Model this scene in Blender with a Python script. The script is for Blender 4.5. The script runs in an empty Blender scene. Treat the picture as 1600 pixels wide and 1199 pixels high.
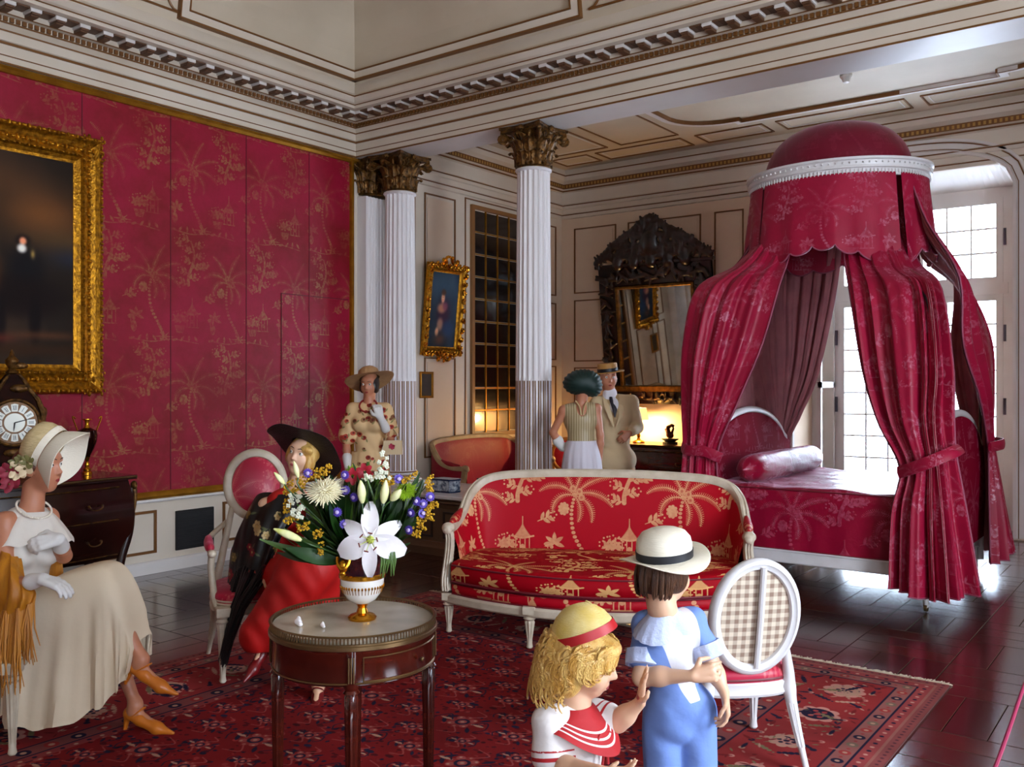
import bpy, bmesh, math, random
import numpy as np
from mathutils import Vector, Matrix
from math import sin, cos, pi, radians, sqrt, atan2
random.seed(7); RNG = np.random.default_rng(7)
scene = bpy.context.scene
COL = scene.collection
# ---------------------------------------------------------------- camera, world, lights, exposure
F_PX = 1435.0; CAM_H = 1.6; YAW = math.atan2(.599, .8007)
cam_data = bpy.data.cameras.new('camera'); cam = bpy.data.objects.new('camera', cam_data); COL.objects.link(cam)
cam_data.sensor_width = 36.0; cam_data.lens = 36.0 * F_PX / 1600.0
cam.location = (0, 0, CAM_H); cam.rotation_euler = (radians(90), 0, YAW)
cam_data.clip_start = 0.05; cam_data.clip_end = 200
scene.camera = cam
vs = scene.view_settings
vs.view_transform = 'Standard'; vs.look = 'None'; vs.gamma = 1.0; vs.use_curve_mapping = False
vs.exposure = 0.22
world = bpy.data.worlds.new('sky'); scene.world = world; world.use_nodes = True
wn = world.node_tree.nodes; wn['Background'].inputs[0].default_value = (.66, .80, 1.0, 1); wn['Background'].inputs[1].default_value = 15.0
def area_light(name, loc, rot, sx, sy, power, color):
    d = bpy.data.lights.new(name, 'AREA'); d.shape = 'RECTANGLE'; d.size = sx; d.size_y = sy; d.energy = power; d.color = color
    o = bpy.data.objects.new(name, d); COL.objects.link(o); o.location = loc; o.rotation_euler = rot
    return o
# daylight entering the tall windows of the right-hand wall and of the wall behind the camera
area_light('daylight_window_right', (2.42, 3.2, 2.1), (0, radians(90), 0), 2.6, 1.5, 165, (.86, .92, 1.0))
area_light('daylight_window_right_rear', (2.42, -.6, 2.1), (0, radians(90), 0), 2.6, 1.5, 42, (.88, .93, 1.0))
area_light('portal_bed_window', (-2.6, 11.35, 1.95), (radians(-90), 0, 0), 1.9, 3.6, 1, (1, 1, 1)).data.cycles.is_portal = True
# ---------------------------------------------------------------- pixel helpers (frame 1600x1199): real points at a stated depth or plane
Fv = np.array([-.599, .8007, 0.]); Rv = np.array([.8007, .599, 0.]); Uv = np.array([0, 0, 1.])
def ray(px, py): return Fv + Rv*((px-800)/F_PX) + Uv*((599-py)/F_PX)
C0 = np.array([0, 0, CAM_H])
def at_t(px, py, t): return C0 + ray(px, py)*t
def at_Y(px, py, Y): r = ray(px, py); return C0 + r*(Y/r[1])
def at_X(px, py, X): r = ray(px, py); return C0 + r*(X/r[0])
def at_Z(px, py, Z): r = ray(px, py); return C0 + r*((Z-CAM_H)/r[2])
# ---------------------------------------------------------------- mesh helpers
def tag(o, label=None, cat=None, group=None, kind=None):
    if label: o['label'] = label
    if cat: o['category'] = cat
    if group: o['group'] = group
    if kind: o['kind'] = kind
    return o
def thing(name, label, cat, loc=(0, 0, 0), rz=0, group=None):
    o = bpy.data.objects.new(name, None); COL.objects.link(o); o.location = Vector([float(v) for v in loc]); o.rotation_euler = (0, 0, rz)
    o.empty_display_size = .1
    return tag(o, label, cat, group)
def make(name, v, f, m, parent=None, smooth=True, mi=None, uv=None, kind=None, label=None, auto=None):
    me = bpy.data.meshes.new(name)
    me.from_pydata([tuple(map(float, p)) for p in v], [], [tuple(map(int, q)) for q in f])
    ms = m if isinstance(m, (list, tuple)) else [m]
    for q in ms: me.materials.append(q)
    if mi is not None: me.polygons.foreach_set('material_index', np.asarray(mi, dtype=np.int32))
    if smooth: me.polygons.foreach_set('use_smooth', np.ones(len(me.polygons), dtype=bool))
    if uv is not None:
        l = me.uv_layers.new(name='UVMap'); idx = np.zeros(len(me.loops), dtype=np.int32); me.loops.foreach_get('vertex_index', idx)
        l.data.foreach_set('uv', np.asarray(uv, dtype=np.float32)[idx].ravel())
    if smooth and auto: 
        try: me.set_sharp_from_angle(angle=radians(auto))
        except Exception: pass
    me.update()
    o = bpy.data.objects.new(name, me); COL.objects.link(o)
    if parent is not None: o.parent = parent
    if kind: o['kind'] = kind
    if label: o['label'] = label
    return o
def catmull(P, n):
    P = np.asarray(P, float); k = len(P)
    if k == 2: s = np.linspace(0, 1, n)[:, None]; return P[0]*(1-s)+P[1]*s
    Q = np.concatenate([(2*P[0]-P[1])[None], P, (2*P[-1]-P[-2])[None]]); u = np.linspace(0, k-1-1e-9, n); i = u.astype(int); t = (u-i)
    t = t.reshape((-1,)+(1,)*(P.ndim-1)); a, b, c, d = Q[i], Q[i+1], Q[i+2], Q[i+3]
    return .5*(2*b+(c-a)*t+(2*a-5*b+4*c-d)*t*t+(3*b-a-3*c+d)*t**3)
def grid_faces(nu, nv, cu=False, cv=False, off=0):
    f = []
    for i in range(nu if cu else nu-1):
        for j in range(nv if cv else nv-1):
            a = i*nv+j; b = ((i+1) % nu)*nv+j; c = ((i+1) % nu)*nv+(j+1) % nv; d = i*nv+(j+1) % nv
            f.append((a+off, b+off, c+off, d+off))
    return f
class MB:
    def __init__(s): s.v = []; s.f = []; s.m = []
    def add(s, v, f, mi=0):
        o = len(s.v); s.v.extend([tuple(p) for p in v]); s.f.extend([tuple(q+o for q in g) for g in f]); s.m.extend([mi]*len(f)); return s
    def box(s, a, b, mi=0, bev=0):
        x0, y0, z0 = [min(p, q) for p, q in zip(a, b)]; x1, y1, z1 = [max(p, q) for p, q in zip(a, b)]
        if bev <= 0:
            v = [(x0,y0,z0),(x1,y0,z0),(x1,y1,z0),(x0,y1,z0),(x0,y0,z1),(x1,y0,z1),(x1,y1,z1),(x0,y1,z1)]
            return s.add(v, [(0,3,2,1),(4,5,6,7),(0,1,5,4),(1,2,6,5),(2,3,7,6),(3,0,4,7)], mi)
        e = bev
        rings = []
        for z, i in ((z0, e), (z0+e, 0), (z1-e, 0), (z1, e)):
            a_, b_, c_, d_ = x0+i, y0+i, x1-i, y1-i
            rings.append([(a_+(e if i == 0 else 0), b_, z), (c_-(e if i == 0 else 0), b_, z), (c_, b_+(e if i == 0 else 0), z), (c_, d_-(e if i == 0 else 0), z), (c_-(e if i == 0 else 0), d_, z), (a_+(e if i == 0 else 0), d_, z), (a_, d_-(e if i == 0 else 0), z), (a_, b_+(e if i == 0 else 0), z)])
        v = [p for r in rings for p in r]; f = [(k*8+j, k*8+(j+1) % 8, k*8+8+(j+1) % 8, k*8+8+j) for k in range(3) for j in range(8)]
        f += [tuple(range(7, -1, -1)), tuple(range(24, 32))]
        return s.add(v, f, mi)
    def tube(s, pts, r, n=8, mi=0, cap=True, closed=False, flat=1.0):
        P = np.asarray(pts, float); k = len(P); R = np.full(k, r) if np.isscalar(r) else np.asarray(r, float)
        T = np.gradient(P, axis=0) if not closed else (np.roll(P, -1, 0)-np.roll(P, 1, 0))
        T /= np.linalg.norm(T, axis=1)[:, None]+1e-12
        up = np.array([0, 0, 1.]) if abs(T[0][2]) < .9 else np.array([1., 0, 0]); N = np.cross(T[0], up); N /= np.linalg.norm(N); v = []
        for i in range(k):
            N = N-T[i]*np.dot(N, T[i]); N /= np.linalg.norm(N)+1e-12; B = np.cross(T[i], N)
            for j in range(n):
                a = 2*pi*j/n; v.append(P[i]+R[i]*(cos(a)*N+flat*sin(a)*B))
        f = grid_faces(k, n, closed, True)
        if cap and not closed: f += [tuple(range(n)), tuple(range((k-1)*n+n-1, (k-1)*n-1, -1))]
        return s.add(v, f, mi)
    def lathe(s, prof, n=24, c=(0, 0, 0), mi=0, sx=1, sy=1, flute=None, cap=True):
        v = []
        for k, (r, z) in enumerate(prof):
            for j in range(n):
                a = 2*pi*j/n; q = r if flute is None else r*(1-flute[0]*(flute[2](k) if len(flute) > 2 else 1)*(.5-.5*cos(flute[1]*a)))
                v.append((c[0]+q*cos(a)*sx, c[1]+q*sin(a)*sy, c[2]+z))
        f = [(k*n+j, k*n+(j+1) % n, (k+1)*n+(j+1) % n, (k+1)*n+j) for k in range(len(prof)-1) for j in range(n)]
        if cap: f += [tuple(range(n-1, -1, -1)), tuple(range((len(prof)-1)*n, len(prof)*n))]
        return s.add(v, f, mi)
    def ell(s, c, r, n=12, mi=0, rot=None):
        if np.isscalar(r): r = (r, r, r)
        v = []; k = max(6, n//2+1)
        for i in range(k+1):
            th = pi*i/k
            for j in range(n):
                a = 2*pi*j/n; p = Vector((r[0]*sin(th)*cos(a), r[1]*sin(th)*sin(a), -r[2]*cos(th)))
                if rot is not None: p = rot @ p
                v.append((c[0]+p.x, c[1]+p.y, c[2]+p.z))
        return s.add(v, [(i*n+j, i*n+(j+1) % n, (i+1)*n+(j+1) % n, (i+1)*n+j) for i in range(k) for j in range(n)], mi)
    def prism(s, poly, z0, z1, mi=0, fn=None):
        n = len(poly); v = [(x, y, z0) for x, y in poly]+[(x, y, z1) for x, y in poly]
        if fn: v = [fn(p) for p in v]
        return s.add(v, [tuple(range(n-1, -1, -1)), tuple(range(n, 2*n))]+[(i, (i+1) % n, n+(i+1) % n, n+i) for i in range(n)], mi)
    def surf(s, G, cu=False, cv=False, mi=0):
        G = np.asarray(G, float); nu, nv = G.shape[:2]
        return s.add(G.reshape(-1, 3), grid_faces(nu, nv, cu, cv), mi)
    def build(s, name, m, parent=None, smooth=True, auto=40, **k):
        return make(name, s.v, s.f, m, parent, smooth, mi=s.m if isinstance(m, (list, tuple)) else None, auto=auto, **k)
def run(prof, path, closed=False):
    """extrude a (d, z) profile along a plan polyline; d is measured to the left-hand side of travel; corners are mitred"""
    P = [np.array(p, float) for p in path]; n = len(P); G = []
    for i in range(n):
        a = P[i]-P[i-1] if (i > 0 or closed) else P[1]-P[0]; b = P[(i+1) % n]-P[i] if (i < n-1 or closed) else P[-1]-P[-2]
        a /= np.linalg.norm(a); b /= np.linalg.norm(b); na = np.array([-a[1], a[0]]); nb = np.array([-b[1], b[0]])
        m = (na+nb)/(1+np.dot(na, nb)); G.append([(P[i][0]+m[0]*d, P[i][1]+m[1]*d, z) for d, z in prof])
    return np.array(G)
# ---------------------------------------------------------------- signed-distance sculpting: one continuous surface out of many tapered limbs
def sdf_mesh(prims, h, k=.02, cut=()):
    """prims: ('c', a, b, ra, rb[, k]) round cone, ('e', c, (rx,ry,rz), R or None[, k]) ellipsoid"""
    def bounds(p):
        if p[0] == 'c': a, b = np.array(p[1], float), np.array(p[2], float); r = max(p[3], p[4]); return np.minimum(a, b)-r, np.maximum(a, b)+r
        c = np.array(p[1], float); r = max(p[2]); return c-r, c+r
    B = [bounds(p) for p in prims]; lo = np.min([b[0] for b in B], 0)-3*h-k*.3; hi = np.max([b[1] for b in B], 0)+3*h+k*.3
    N = np.ceil((hi-lo)/h).astype(int)+1; D = np.full(N, .2, np.float32)
    ax = [lo[i]+h*np.arange(N[i]) for i in range(3)]
    def field(p, i0, i1):
        X = ax[0][i0[0]:i1[0], None, None]; Y = ax[1][None, i0[1]:i1[1], None]; Z = ax[2][None, None, i0[2]:i1[2]]
        if p[0] == 'c':
            a, b = np.array(p[1], float), np.array(p[2], float); ab = b-a; L = float(ab@ab)+1e-9
            t = np.clip(((X-a[0])*ab[0]+(Y-a[1])*ab[1]+(Z-a[2])*ab[2])/L, 0, 1)
            return np.sqrt((X-a[0]-t*ab[0])**2+(Y-a[1]-t*ab[1])**2+(Z-a[2]-t*ab[2])**2)-(p[3]+(p[4]-p[3])*t)
        c = p[1]; r = p[2]; dx, dy, dz = X-c[0], Y-c[1], Z-c[2]
        if p[3] is not None:
            M = np.array(p[3]); x, y, z = [M[0][i]*dx+M[1][i]*dy+M[2][i]*dz for i in range(3)]
        else: x, y, z = dx, dy, dz
        q0 = np.sqrt((x/r[0])**2+(y/r[1])**2+(z/r[2])**2); q1 = np.sqrt((x/r[0]**2)**2+(y/r[1]**2)**2+(z/r[2]**2)**2)+1e-9
        return q0*(q0-1)/q1
    for sgn, lst in ((1, prims), (-1, cut)):
        for p in lst:
            kk = k
            if p[0] == 'c' and len(p) > 5: kk = p[5]
            if p[0] == 'e' and len(p) > 4: kk = p[4]
            b0, b1 = bounds(p); mg = kk+2*h
            i0 = np.clip(np.floor((b0-mg-lo)/h).astype(int), 0, N); i1 = np.clip(np.ceil((b1+mg-lo)/h).astype(int)+1, 0, N)
            if np.any(i1 <= i0): continue
            d = field(p, i0, i1).astype(np.float32); S = D[i0[0]:i1[0], i0[1]:i1[1], i0[2]:i1[2]]
            if sgn > 0: hh = np.clip(.5+.5*(S-d)/kk, 0, 1); S[...] = S*(1-hh)+d*hh-kk*hh*(1-hh)
            else: d = -d; hh = np.clip(.5-.5*(S-d)/kk, 0, 1); S[...] = S*(1-hh)+d*hh+kk*hh*(1-hh)
    s = D < 0
    c8 = [(i, j, l) for i in (0, 1) for j in (0, 1) for l in (0, 1)]
    cnt = sum(s[i:N[0]-1+i, j:N[1]-1+j, l:N[2]-1+l].astype(np.int8) for i, j, l in c8)
    act = (cnt > 0) & (cnt < 8); I = np.argwhere(act); idm = np.full(act.shape, -1, np.int32); idm[act] = np.arange(len(I))
    val = {c: D[I[:, 0]+c[0], I[:, 1]+c[1], I[:, 2]+c[2]] for c in c8}; acc = np.zeros((len(I), 3)); num = np.zeros(len(I))
    for a in c8:
        for e in range(3):
            if a[e] == 0:
                b = list(a); b[e] = 1; b = tuple(b); va, vb = val[a], val[b]; m = (va < 0) != (vb < 0); t = np.where(m, va/(va-vb+1e-12), 0)
                q = np.tile(np.array(a, float), (len(I), 1)); q[:, e] = t; acc[m] += q[m]; num[m] += 1
    V = lo+h*(I+acc/num[:, None]); Fs = []
    for e in range(3):
        sl0 = [slice(None)]*3; sl1 = [slice(None)]*3; sl0[e] = slice(0, N[e]-1); sl1[e] = slice(1, N[e])
        ch = s[tuple(sl0)] != s[tuple(sl1)]; E = np.argwhere(ch); o1, o2 = [(1, 2), (2, 0), (0, 1)][e]
        E = E[(E[:, o1] > 0) & (E[:, o2] > 0) & (E[:, o1] < N[o1]-1) & (E[:, o2] < N[o2]-1)]
        def cell(d1, d2): Q = E.copy(); Q[:, o1] -= d1; Q[:, o2] -= d2; return idm[Q[:, 0], Q[:, 1], Q[:, 2]]
        q = np.stack([cell(1, 1), cell(0, 1), cell(0, 0), cell(1, 0)], 1); neg = s[E[:, 0], E[:, 1], E[:, 2]]
        q[~neg] = q[~neg][:, ::-1]; Fs.append(q)
    return V, np.vstack(Fs)
def sculpt(name, prims, h, m, parent, k=.02, cut=(), region=None, fn=None, label=None, uvfn=None, mask=None):
    V, Fc = sdf_mesh(prims, h, k, cut)
    if fn: V = fn(V)
    mi = None
    if region: mi = region(V[Fc].mean(1))
    o = make(name, V, Fc, m, parent, True, mi=mi, label=label, uv=uvfn(V) if uvfn else None)
    if mask: a = o.data.attributes.new('mask', 'FLOAT', 'POINT'); a.data.foreach_set('value', np.asarray(mask(V), dtype=np.float32))
    return o
def mask_mat(m, col2, w=.0008):
    N = m.node_tree.nodes; L = m.node_tree.links; b = N['Principled BSDF']; inp = b.inputs['Base Color']; at_ = N.new('ShaderNodeAttribute'); at_.attribute_name = 'mask'
    r = N.new('ShaderNodeMapRange'); r.inputs[1].default_value = 0; r.inputs[2].default_value = w; L.new(at_.outputs['Fac'], r.inputs[0])
    mx = N.new('ShaderNodeMix'); mx.data_type = 'RGBA'; mx.inputs[7].default_value = lin(col2); mx.inputs[6].default_value = tuple(inp.default_value)
    if inp.is_linked: L.new(inp.links[0].from_socket, mx.inputs[6])
    L.new(r.outputs[0], mx.inputs[0]); L.new(mx.outputs[2], inp); return m
# ---------------------------------------------------------------- materials
def lin(c):
    c = c.lstrip('#'); r = [int(c[i:i+2], 16)/255 for i in (0, 2, 4)]
    return tuple([(x/12.92 if x <= .04045 else ((x+.055)/1.055)**2.4) for x in r])+(1,)
def mat(name, col, rough=.5, metal=0, spec=.5, coat=0, sheen=0, noise=None, bump=None, emit=None, sub=0):
    """noise=(scale, colour2, amount[, stretch]) ; bump=(scale, strength[, stretch])"""
    m = bpy.data.materials.new(name); m.use_nodes = True; N = m.node_tree.nodes; L = m.node_tree.links; b = N['Principled BSDF']
    col = lin(col) if isinstance(col, str) else col
    b.inputs['Base Color'].default_value = col; b.inputs['Roughness'].default_value = rough; b.inputs['Metallic'].default_value = metal
    b.inputs['Specular IOR Level'].default_value = spec; b.inputs['Coat Weight'].default_value = coat; b.inputs['Coat Roughness'].default_value = .1
    if sheen: b.inputs['Sheen Weight'].default_value = sheen; b.inputs['Sheen Roughness'].default_value = .4; b.inputs['Sheen Tint'].default_value = [min(1, c*2.2+.15) for c in col[:3]]+[1]
    if sub: b.inputs['Subsurface Weight'].default_value = sub; b.inputs['Subsurface Radius'].default_value = (.02, .008, .004); b.inputs['Subsurface Scale'].default_value = .5
    tc = N.new('ShaderNodeTexCoord')
    def tex(scale, stretch, detail=4):
        mp = N.new('ShaderNodeMapping'); mp.inputs['Scale'].default_value = stretch or (1, 1, 1); L.new(tc.outputs['Object'], mp.inputs[0])
        t = N.new('ShaderNodeTexNoise'); t.inputs['Scale'].default_value = scale; t.inputs['Detail'].default_value = detail; L.new(mp.outputs[0], t.inputs[0]); return t
    if noise:
        t = tex(noise[0], noise[3] if len(noise) > 3 else None); r = N.new('ShaderNodeMapRange'); r.inputs[1].default_value = .35; r.inputs[2].default_value = .65; L.new(t.outputs[0], r.inputs[0])
        q = N.new('ShaderNodeMath'); q.operation = 'MULTIPLY'; q.inputs[1].default_value = noise[2]; L.new(r.outputs[0], q.inputs[0])
        mx = N.new('ShaderNodeMix'); mx.data_type = 'RGBA'; mx.inputs[6].default_value = col; mx.inputs[7].default_value = lin(noise[1]) if isinstance(noise[1], str) else noise[1]
        L.new(q.outputs[0], mx.inputs[0]); L.new(mx.outputs[2], b.inputs['Base Color'])
    if bump:
        t = tex(bump[0], bump[2] if len(bump) > 2 else None); bp = N.new('ShaderNodeBump'); bp.inputs['Strength'].default_value = bump[1]; bp.inputs['Distance'].default_value = .01
        L.new(t.outputs[0], bp.inputs['Height']); L.new(bp.outputs[0], b.inputs['Normal'])
    if emit: b.inputs['Emission Color'].default_value = lin(emit[0]) if isinstance(emit[0], str) else emit[0]; b.inputs['Emission Strength'].default_value = emit[1]
    return m
# small drawing board: patterns drawn stroke by stroke into a generated image
class Board:
    def __init__(s, w, h, ppm, ch=1, bg=None, wrap=True):
        s.W, s.H, s.p = int(w*ppm), int(h*ppm), ppm; s.a = np.zeros((s.H, s.W, ch), np.float32); s.wrap = wrap
        if bg is not None: s.a[:] = bg
    def dot(s, x, y, r, c=1.0, sx=1.0, soft=1.0):
        x *= s.p; y *= s.p; r *= s.p; R = int(r*max(1, sx)+2); xi, yi = int(x), int(y)
        Xs = np.arange(xi-R, xi+R+1); Ys = np.arange(yi-R, yi+R+1); d = np.sqrt(((Xs[None]-x)/sx)**2+(Ys[:, None]-y)**2); a = np.clip((r-d)/soft+.5, 0, 1)[..., None]
        if s.wrap: ix = np.ix_(Ys % s.H, Xs % s.W)
        else:
            kx = (Xs >= 0) & (Xs < s.W); ky = (Ys >= 0) & (Ys < s.H); a = a[ky][:, kx]; ix = np.ix_(Ys[ky], Xs[kx])
            if a.size == 0: return
        s.a[ix] = s.a[ix]*(1-a)+np.asarray(c, np.float32)*a
    def line(s, pts, w0, w1=None, c=1.0, n=None):
        P = np.asarray(pts, float); w1 = w0 if w1 is None else w1; Ln = np.sum(np.linalg.norm(np.diff(P, axis=0), axis=1))
        n = n or max(3, int(Ln*s.p/max(.8, .7*min(w0, w1)*s.p))); Q = catmull(P, n)
        for i, q in enumerate(Q): s.dot(q[0], q[1], w0+(w1-w0)*i/(n-1), c)
        return Q
    def image(s, name, data=True):
        ch = s.a.shape[2]; out = np.ones((s.H, s.W, 4), np.float32); out[..., :3] = s.a if ch >= 3 else np.repeat(s.a[..., :1], 3, 2)
        im = bpy.data.images.new(name, s.W, s.H, float_buffer=False)
        im.colorspace_settings.name = 'Non-Color' if data else 'sRGB'
        im.pixels.foreach_set(out.ravel()); im.update(); im.pack(); return im
def srgb(c): c = c.lstrip('#'); return np.array([int(c[i:i+2], 16)/255 for i in (0, 2, 4)], np.float32)
def frond(B, x, y, ang, L, bend, w=.004, leaf=.028):
    P = [(x, y)]; a = ang; n = 7
    for i in range(n): P.append((P[-1][0]+L/n*cos(a), P[-1][1]+L/n*sin(a))); a += bend/n
    Q = B.line(P, w*.75, w*.4)
    m = int(L/.0135); Q = catmull(P, m+2)
    for i in range(1, m+1):
        t = Q[min(i+1, m+1)]-Q[i-1]; th = atan2(t[1], t[0]); l = leaf*(.35+.75*sin(pi*min(1, i/m*.95)))
        for sg in (-1, 1): B.line([Q[i], (Q[i][0]+l*.6*cos(th+sg*.75), Q[i][1]+l*.6*sin(th+sg*.75)), (Q[i][0]+l*cos(th+sg*1.0), Q[i][1]+l*sin(th+sg*1.0))], .0019, .0010)
def palm(B, x, y, f=1):
    for a, l, b in ((165, .21, 2.2), (132, .25, 1.7), (104, .25, .8), (78, .27, -.5), (50, .28, -1.0), (22, .27, -1.5), (-12, .22, -1.8), (-50, .17, -1.3)):
        A = radians(a if f > 0 else 180-a); frond(B, x, y, A, l*1.15, b*f, .0045, .026)
    T = catmull([(x, y), (x-.02*f, y-.12), (x+.0*f, y-.27), (x+.07*f, y-.40), (x+.12*f, y-.5)], 20)
    for i, q in enumerate(T): B.dot(q[0], q[1], .010+.0045*i/20, .95, 1.2)
    for dx, dy in ((.035, .03), (.05, -.01), (-.01, .05)): B.dot(x+dx*f, y+dy, .024, .85); B.dot(x+dx*f, y+dy, .010, .4)
    for k in range(9): B.dot(x-.075*f+.03*cos(k*.7), y-.09+.035*sin(k*.7), .012, 1)
    B.dot(x-.075*f, y-.09, .03, 1)
    for k in range(6): B.line([(x+.12*f, y-.5), (x+.12*f+.08*cos(k*1.05), y-.5+.04*sin(k*1.05))], .008, .003)
def leaf(B, x, y, a, l, w=.012, c=.9):
    for i in range(9): t = i/8; B.dot(x+l*t*cos(a), y+l*t*sin(a), w*sin(pi*(.12+.86*t))+.001, c)
def sprig(B, x, y, a, s=1):
    B.line([(x, y), (x+.09*s*cos(a), y+.09*s*sin(a))], .003)
    for t, d in ((.3, 1), (.45, -1), (.7, 1), (.8, -1)): leaf(B, x+.09*s*t*cos(a), y+.09*s*t*sin(a), a+d*.9, .05*s, .011*s)
    for k in range(5): B.dot(x+.11*s*cos(a)+.022*cos(k*1.26), y+.11*s*sin(a)+.022*sin(k*1.26), .0065, 1)
def vine(B, x, y, L):
    P = [(x+.03*sin(t*5), y-t*L) for t in np.linspace(0, 1, 9)]; Q = B.line(P, .008, .016, .85)
    for i in range(0, len(P), 1): sprig(B, P[i][0], P[i][1], radians(20 if i % 2 else 160), .9)
def pagoda(B, x, y):
    for i in range(12): B.line([(x-.06*(i/11)**1.3, y-.09*i/11), (x+.06*(i/11)**1.3, y-.09*i/11)], .004, .004, .8)
    B.line([(x-.08, y-.085), (x, y-.1), (x+.08, y-.085)], .006, .006)
    for dx in (-.05, -.018, .018, .05): B.line([(x+dx, y-.1), (x+dx, y-.21)], .0035)
    B.line([(x-.06, y-.21), (x+.06, y-.21)], .005); B.dot(x, y-.16, .017, .9); B.line([(x, y+.05), (x, y)], .003)
def basket(B, x, y):
    for i in range(9): t = i/8; B.line([(x-.05+.02*t, y-.06*t), (x+.05-.02*t, y-.06*t)], .0022)
    for k in range(14): a = k*.47; B.dot(x+.06*cos(a)*abs(sin(k*1.7)), y+.03+.035*abs(sin(a*1.3)), .011, .95)
    for a in (30, 60, 90, 120, 150): sprig(B, x, y+.03, radians(a), .75)
def person_motif(B, x, y):
    B.dot(x, y, .013, .9); leaf(B, x, y-.10, pi/2, .09, .026, .95); leaf(B, x-.05, y+.02, .1, .05, .014); B.line([(x-.03, y+.02), (x-.02, y-.08)], .003)
def bird(B, x, y): leaf(B, x-.05, y, .25, .1, .012); leaf(B, x, y+.01, 2.0, .045, .009); leaf(B, x+.005, y+.01, 1.2, .04, .008)
def damask_board():
    B = Board(.76, 1.9, 700)
    for (px_, py_, f) in ((.19, 1.55, 1), (.57, .60, 1)):
        palm(B, px_, py_, f)
        vine(B, px_+.38, py_+.34, .38); pagoda(B, px_+.39, py_-.12-.08)
        basket(B, px_+.27, py_-.40); person_motif(B, px_-.06-.1, py_-.36); bird(B, px_+.53, py_+.12)
        sprig(B, px_+.44, py_+.1, .5); sprig(B, px_+.30, py_+.28, 2.4, .8); sprig(B, px_+.50, py_-.18, .4, 1.1)
        B.line([(px_-.2, py_-.52), (px_, py_-.545), (px_+.2, py_-.52), (px_+.45, py_-.55)], .006, .004, .7)
        for k in range(9): leaf(B, px_-.2+.08*k, py_-.53, radians(20+35*(k % 5)), .05, .01)
        for k in range(5): a = radians(-20+55*k); leaf(B, px_+.62, py_-.33, a, .075, .014)
    return B
IMG_DAMASK = damask_board().image('damask_pattern')
def damask(name, red, gold, amt, tile=(.76, 1.9), rough=.5, mode='OBJ', uv=False, rg=.35, sheen=.0, axes='YZ', fade=0, worn=.5, bump=.0, off=(0, 0, 0), spec=.3):
    m = bpy.data.materials.new(name); m.use_nodes = True; N = m.node_tree.nodes; L = m.node_tree.links; b = N['Principled BSDF']
    tc = N.new('ShaderNodeTexCoord'); im = N.new('ShaderNodeTexImage'); im.image = IMG_DAMASK
    mp = N.new('ShaderNodeMapping')
    if uv:
        L.new(tc.outputs['UV'], mp.inputs[0]); mp.inputs['Scale'].default_value = (1/tile[0], 1/tile[1], 1); mp.inputs['Location'].default_value = off; L.new(mp.outputs[0], im.inputs[0])
    else:
        sp = N.new('ShaderNodeSeparateXYZ'); cb = N.new('ShaderNodeCombineXYZ'); L.new(tc.outputs['Object'], sp.inputs[0])
        L.new(sp.outputs['XYZ'.index(axes[0])], cb.inputs[0]); L.new(sp.outputs['XYZ'.index(axes[1])], cb.inputs[1]); L.new(cb.outputs[0], mp.inputs[0])
        mp.inputs['Scale'].default_value = (1/tile[0], 1/tile[1], 1); mp.inputs['Location'].default_value = off; L.new(mp.outputs[0], im.inputs[0])
    nz = N.new('ShaderNodeTexNoise'); nz.inputs['Scale'].default_value = 3.5; nz.inputs['Detail'].default_value = 5; L.new(tc.outputs['Object'], nz.inputs[0])
    nr = N.new('ShaderNodeMapRange'); nr.inputs[1].default_value = .35; nr.inputs[2].default_value = .7; nr.inputs[3].default_value = 1-worn; nr.inputs[4].default_value = 1; L.new(nz.outputs[0], nr.inputs[0])
    q = N.new('ShaderNodeMath'); q.operation = 'MULTIPLY'; L.new(im.outputs[0], q.inputs[0]); L.new(nr.outputs[0], q.inputs[1])
    nf = N.new('ShaderNodeTexNoise'); nf.inputs['Scale'].default_value = 38; nf.inputs['Detail'].default_value = 4; L.new(tc.outputs['Object'], nf.inputs[0])
    rf = N.new('ShaderNodeMapRange'); rf.inputs[1].default_value = .38; rf.inputs[2].default_value = .6; rf.inputs[3].default_value = 1-worn; L.new(nf.outputs[0], rf.inputs[0]); qf = N.new('ShaderNodeMath'); qf.operation = 'MULTIPLY'; L.new(q.outputs[0], qf.inputs[0]); L.new(rf.outputs[0], qf.inputs[1])
    q2 = N.new('ShaderNodeMath'); q2.operation = 'MULTIPLY'; q2.inputs[1].default_value = amt; L.new(qf.outputs[0], q2.inputs[0])
    mx = N.new('ShaderNodeMix'); mx.data_type = 'RGBA'; mx.inputs[6].default_value = lin(red); mx.inputs[7].default_value = lin(gold); L.new(q2.outputs[0], mx.inputs[0])
    if fade:
        n3 = N.new('ShaderNodeTexNoise'); n3.inputs['Scale'].default_value = 1.6; n3.inputs['Detail'].default_value = 8; n3.inputs['Roughness'].default_value = .7; L.new(tc.outputs['Object'], n3.inputs[0])
        r3 = N.new('ShaderNodeMapRange'); r3.inputs[1].default_value = .38; r3.inputs[2].default_value = .62; L.new(n3.outputs[0], r3.inputs[0]); m3 = N.new('ShaderNodeMix'); m3.data_type = 'RGBA'; m3.inputs[6].default_value = lin(red); m3.inputs[7].default_value = lin(fade); L.new(r3.outputs[0], m3.inputs[0]); L.new(m3.outputs[2], mx.inputs[6])
    L.new(mx.outputs[2], b.inputs['Base Color'])
    rr = N.new('ShaderNodeMapRange'); rr.inputs[3].default_value = rough; rr.inputs[4].default_value = rg; L.new(im.outputs[0], rr.inputs[0]); L.new(rr.outputs[0], b.inputs['Roughness'])
    b.inputs['Specular IOR Level'].default_value = spec
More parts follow.
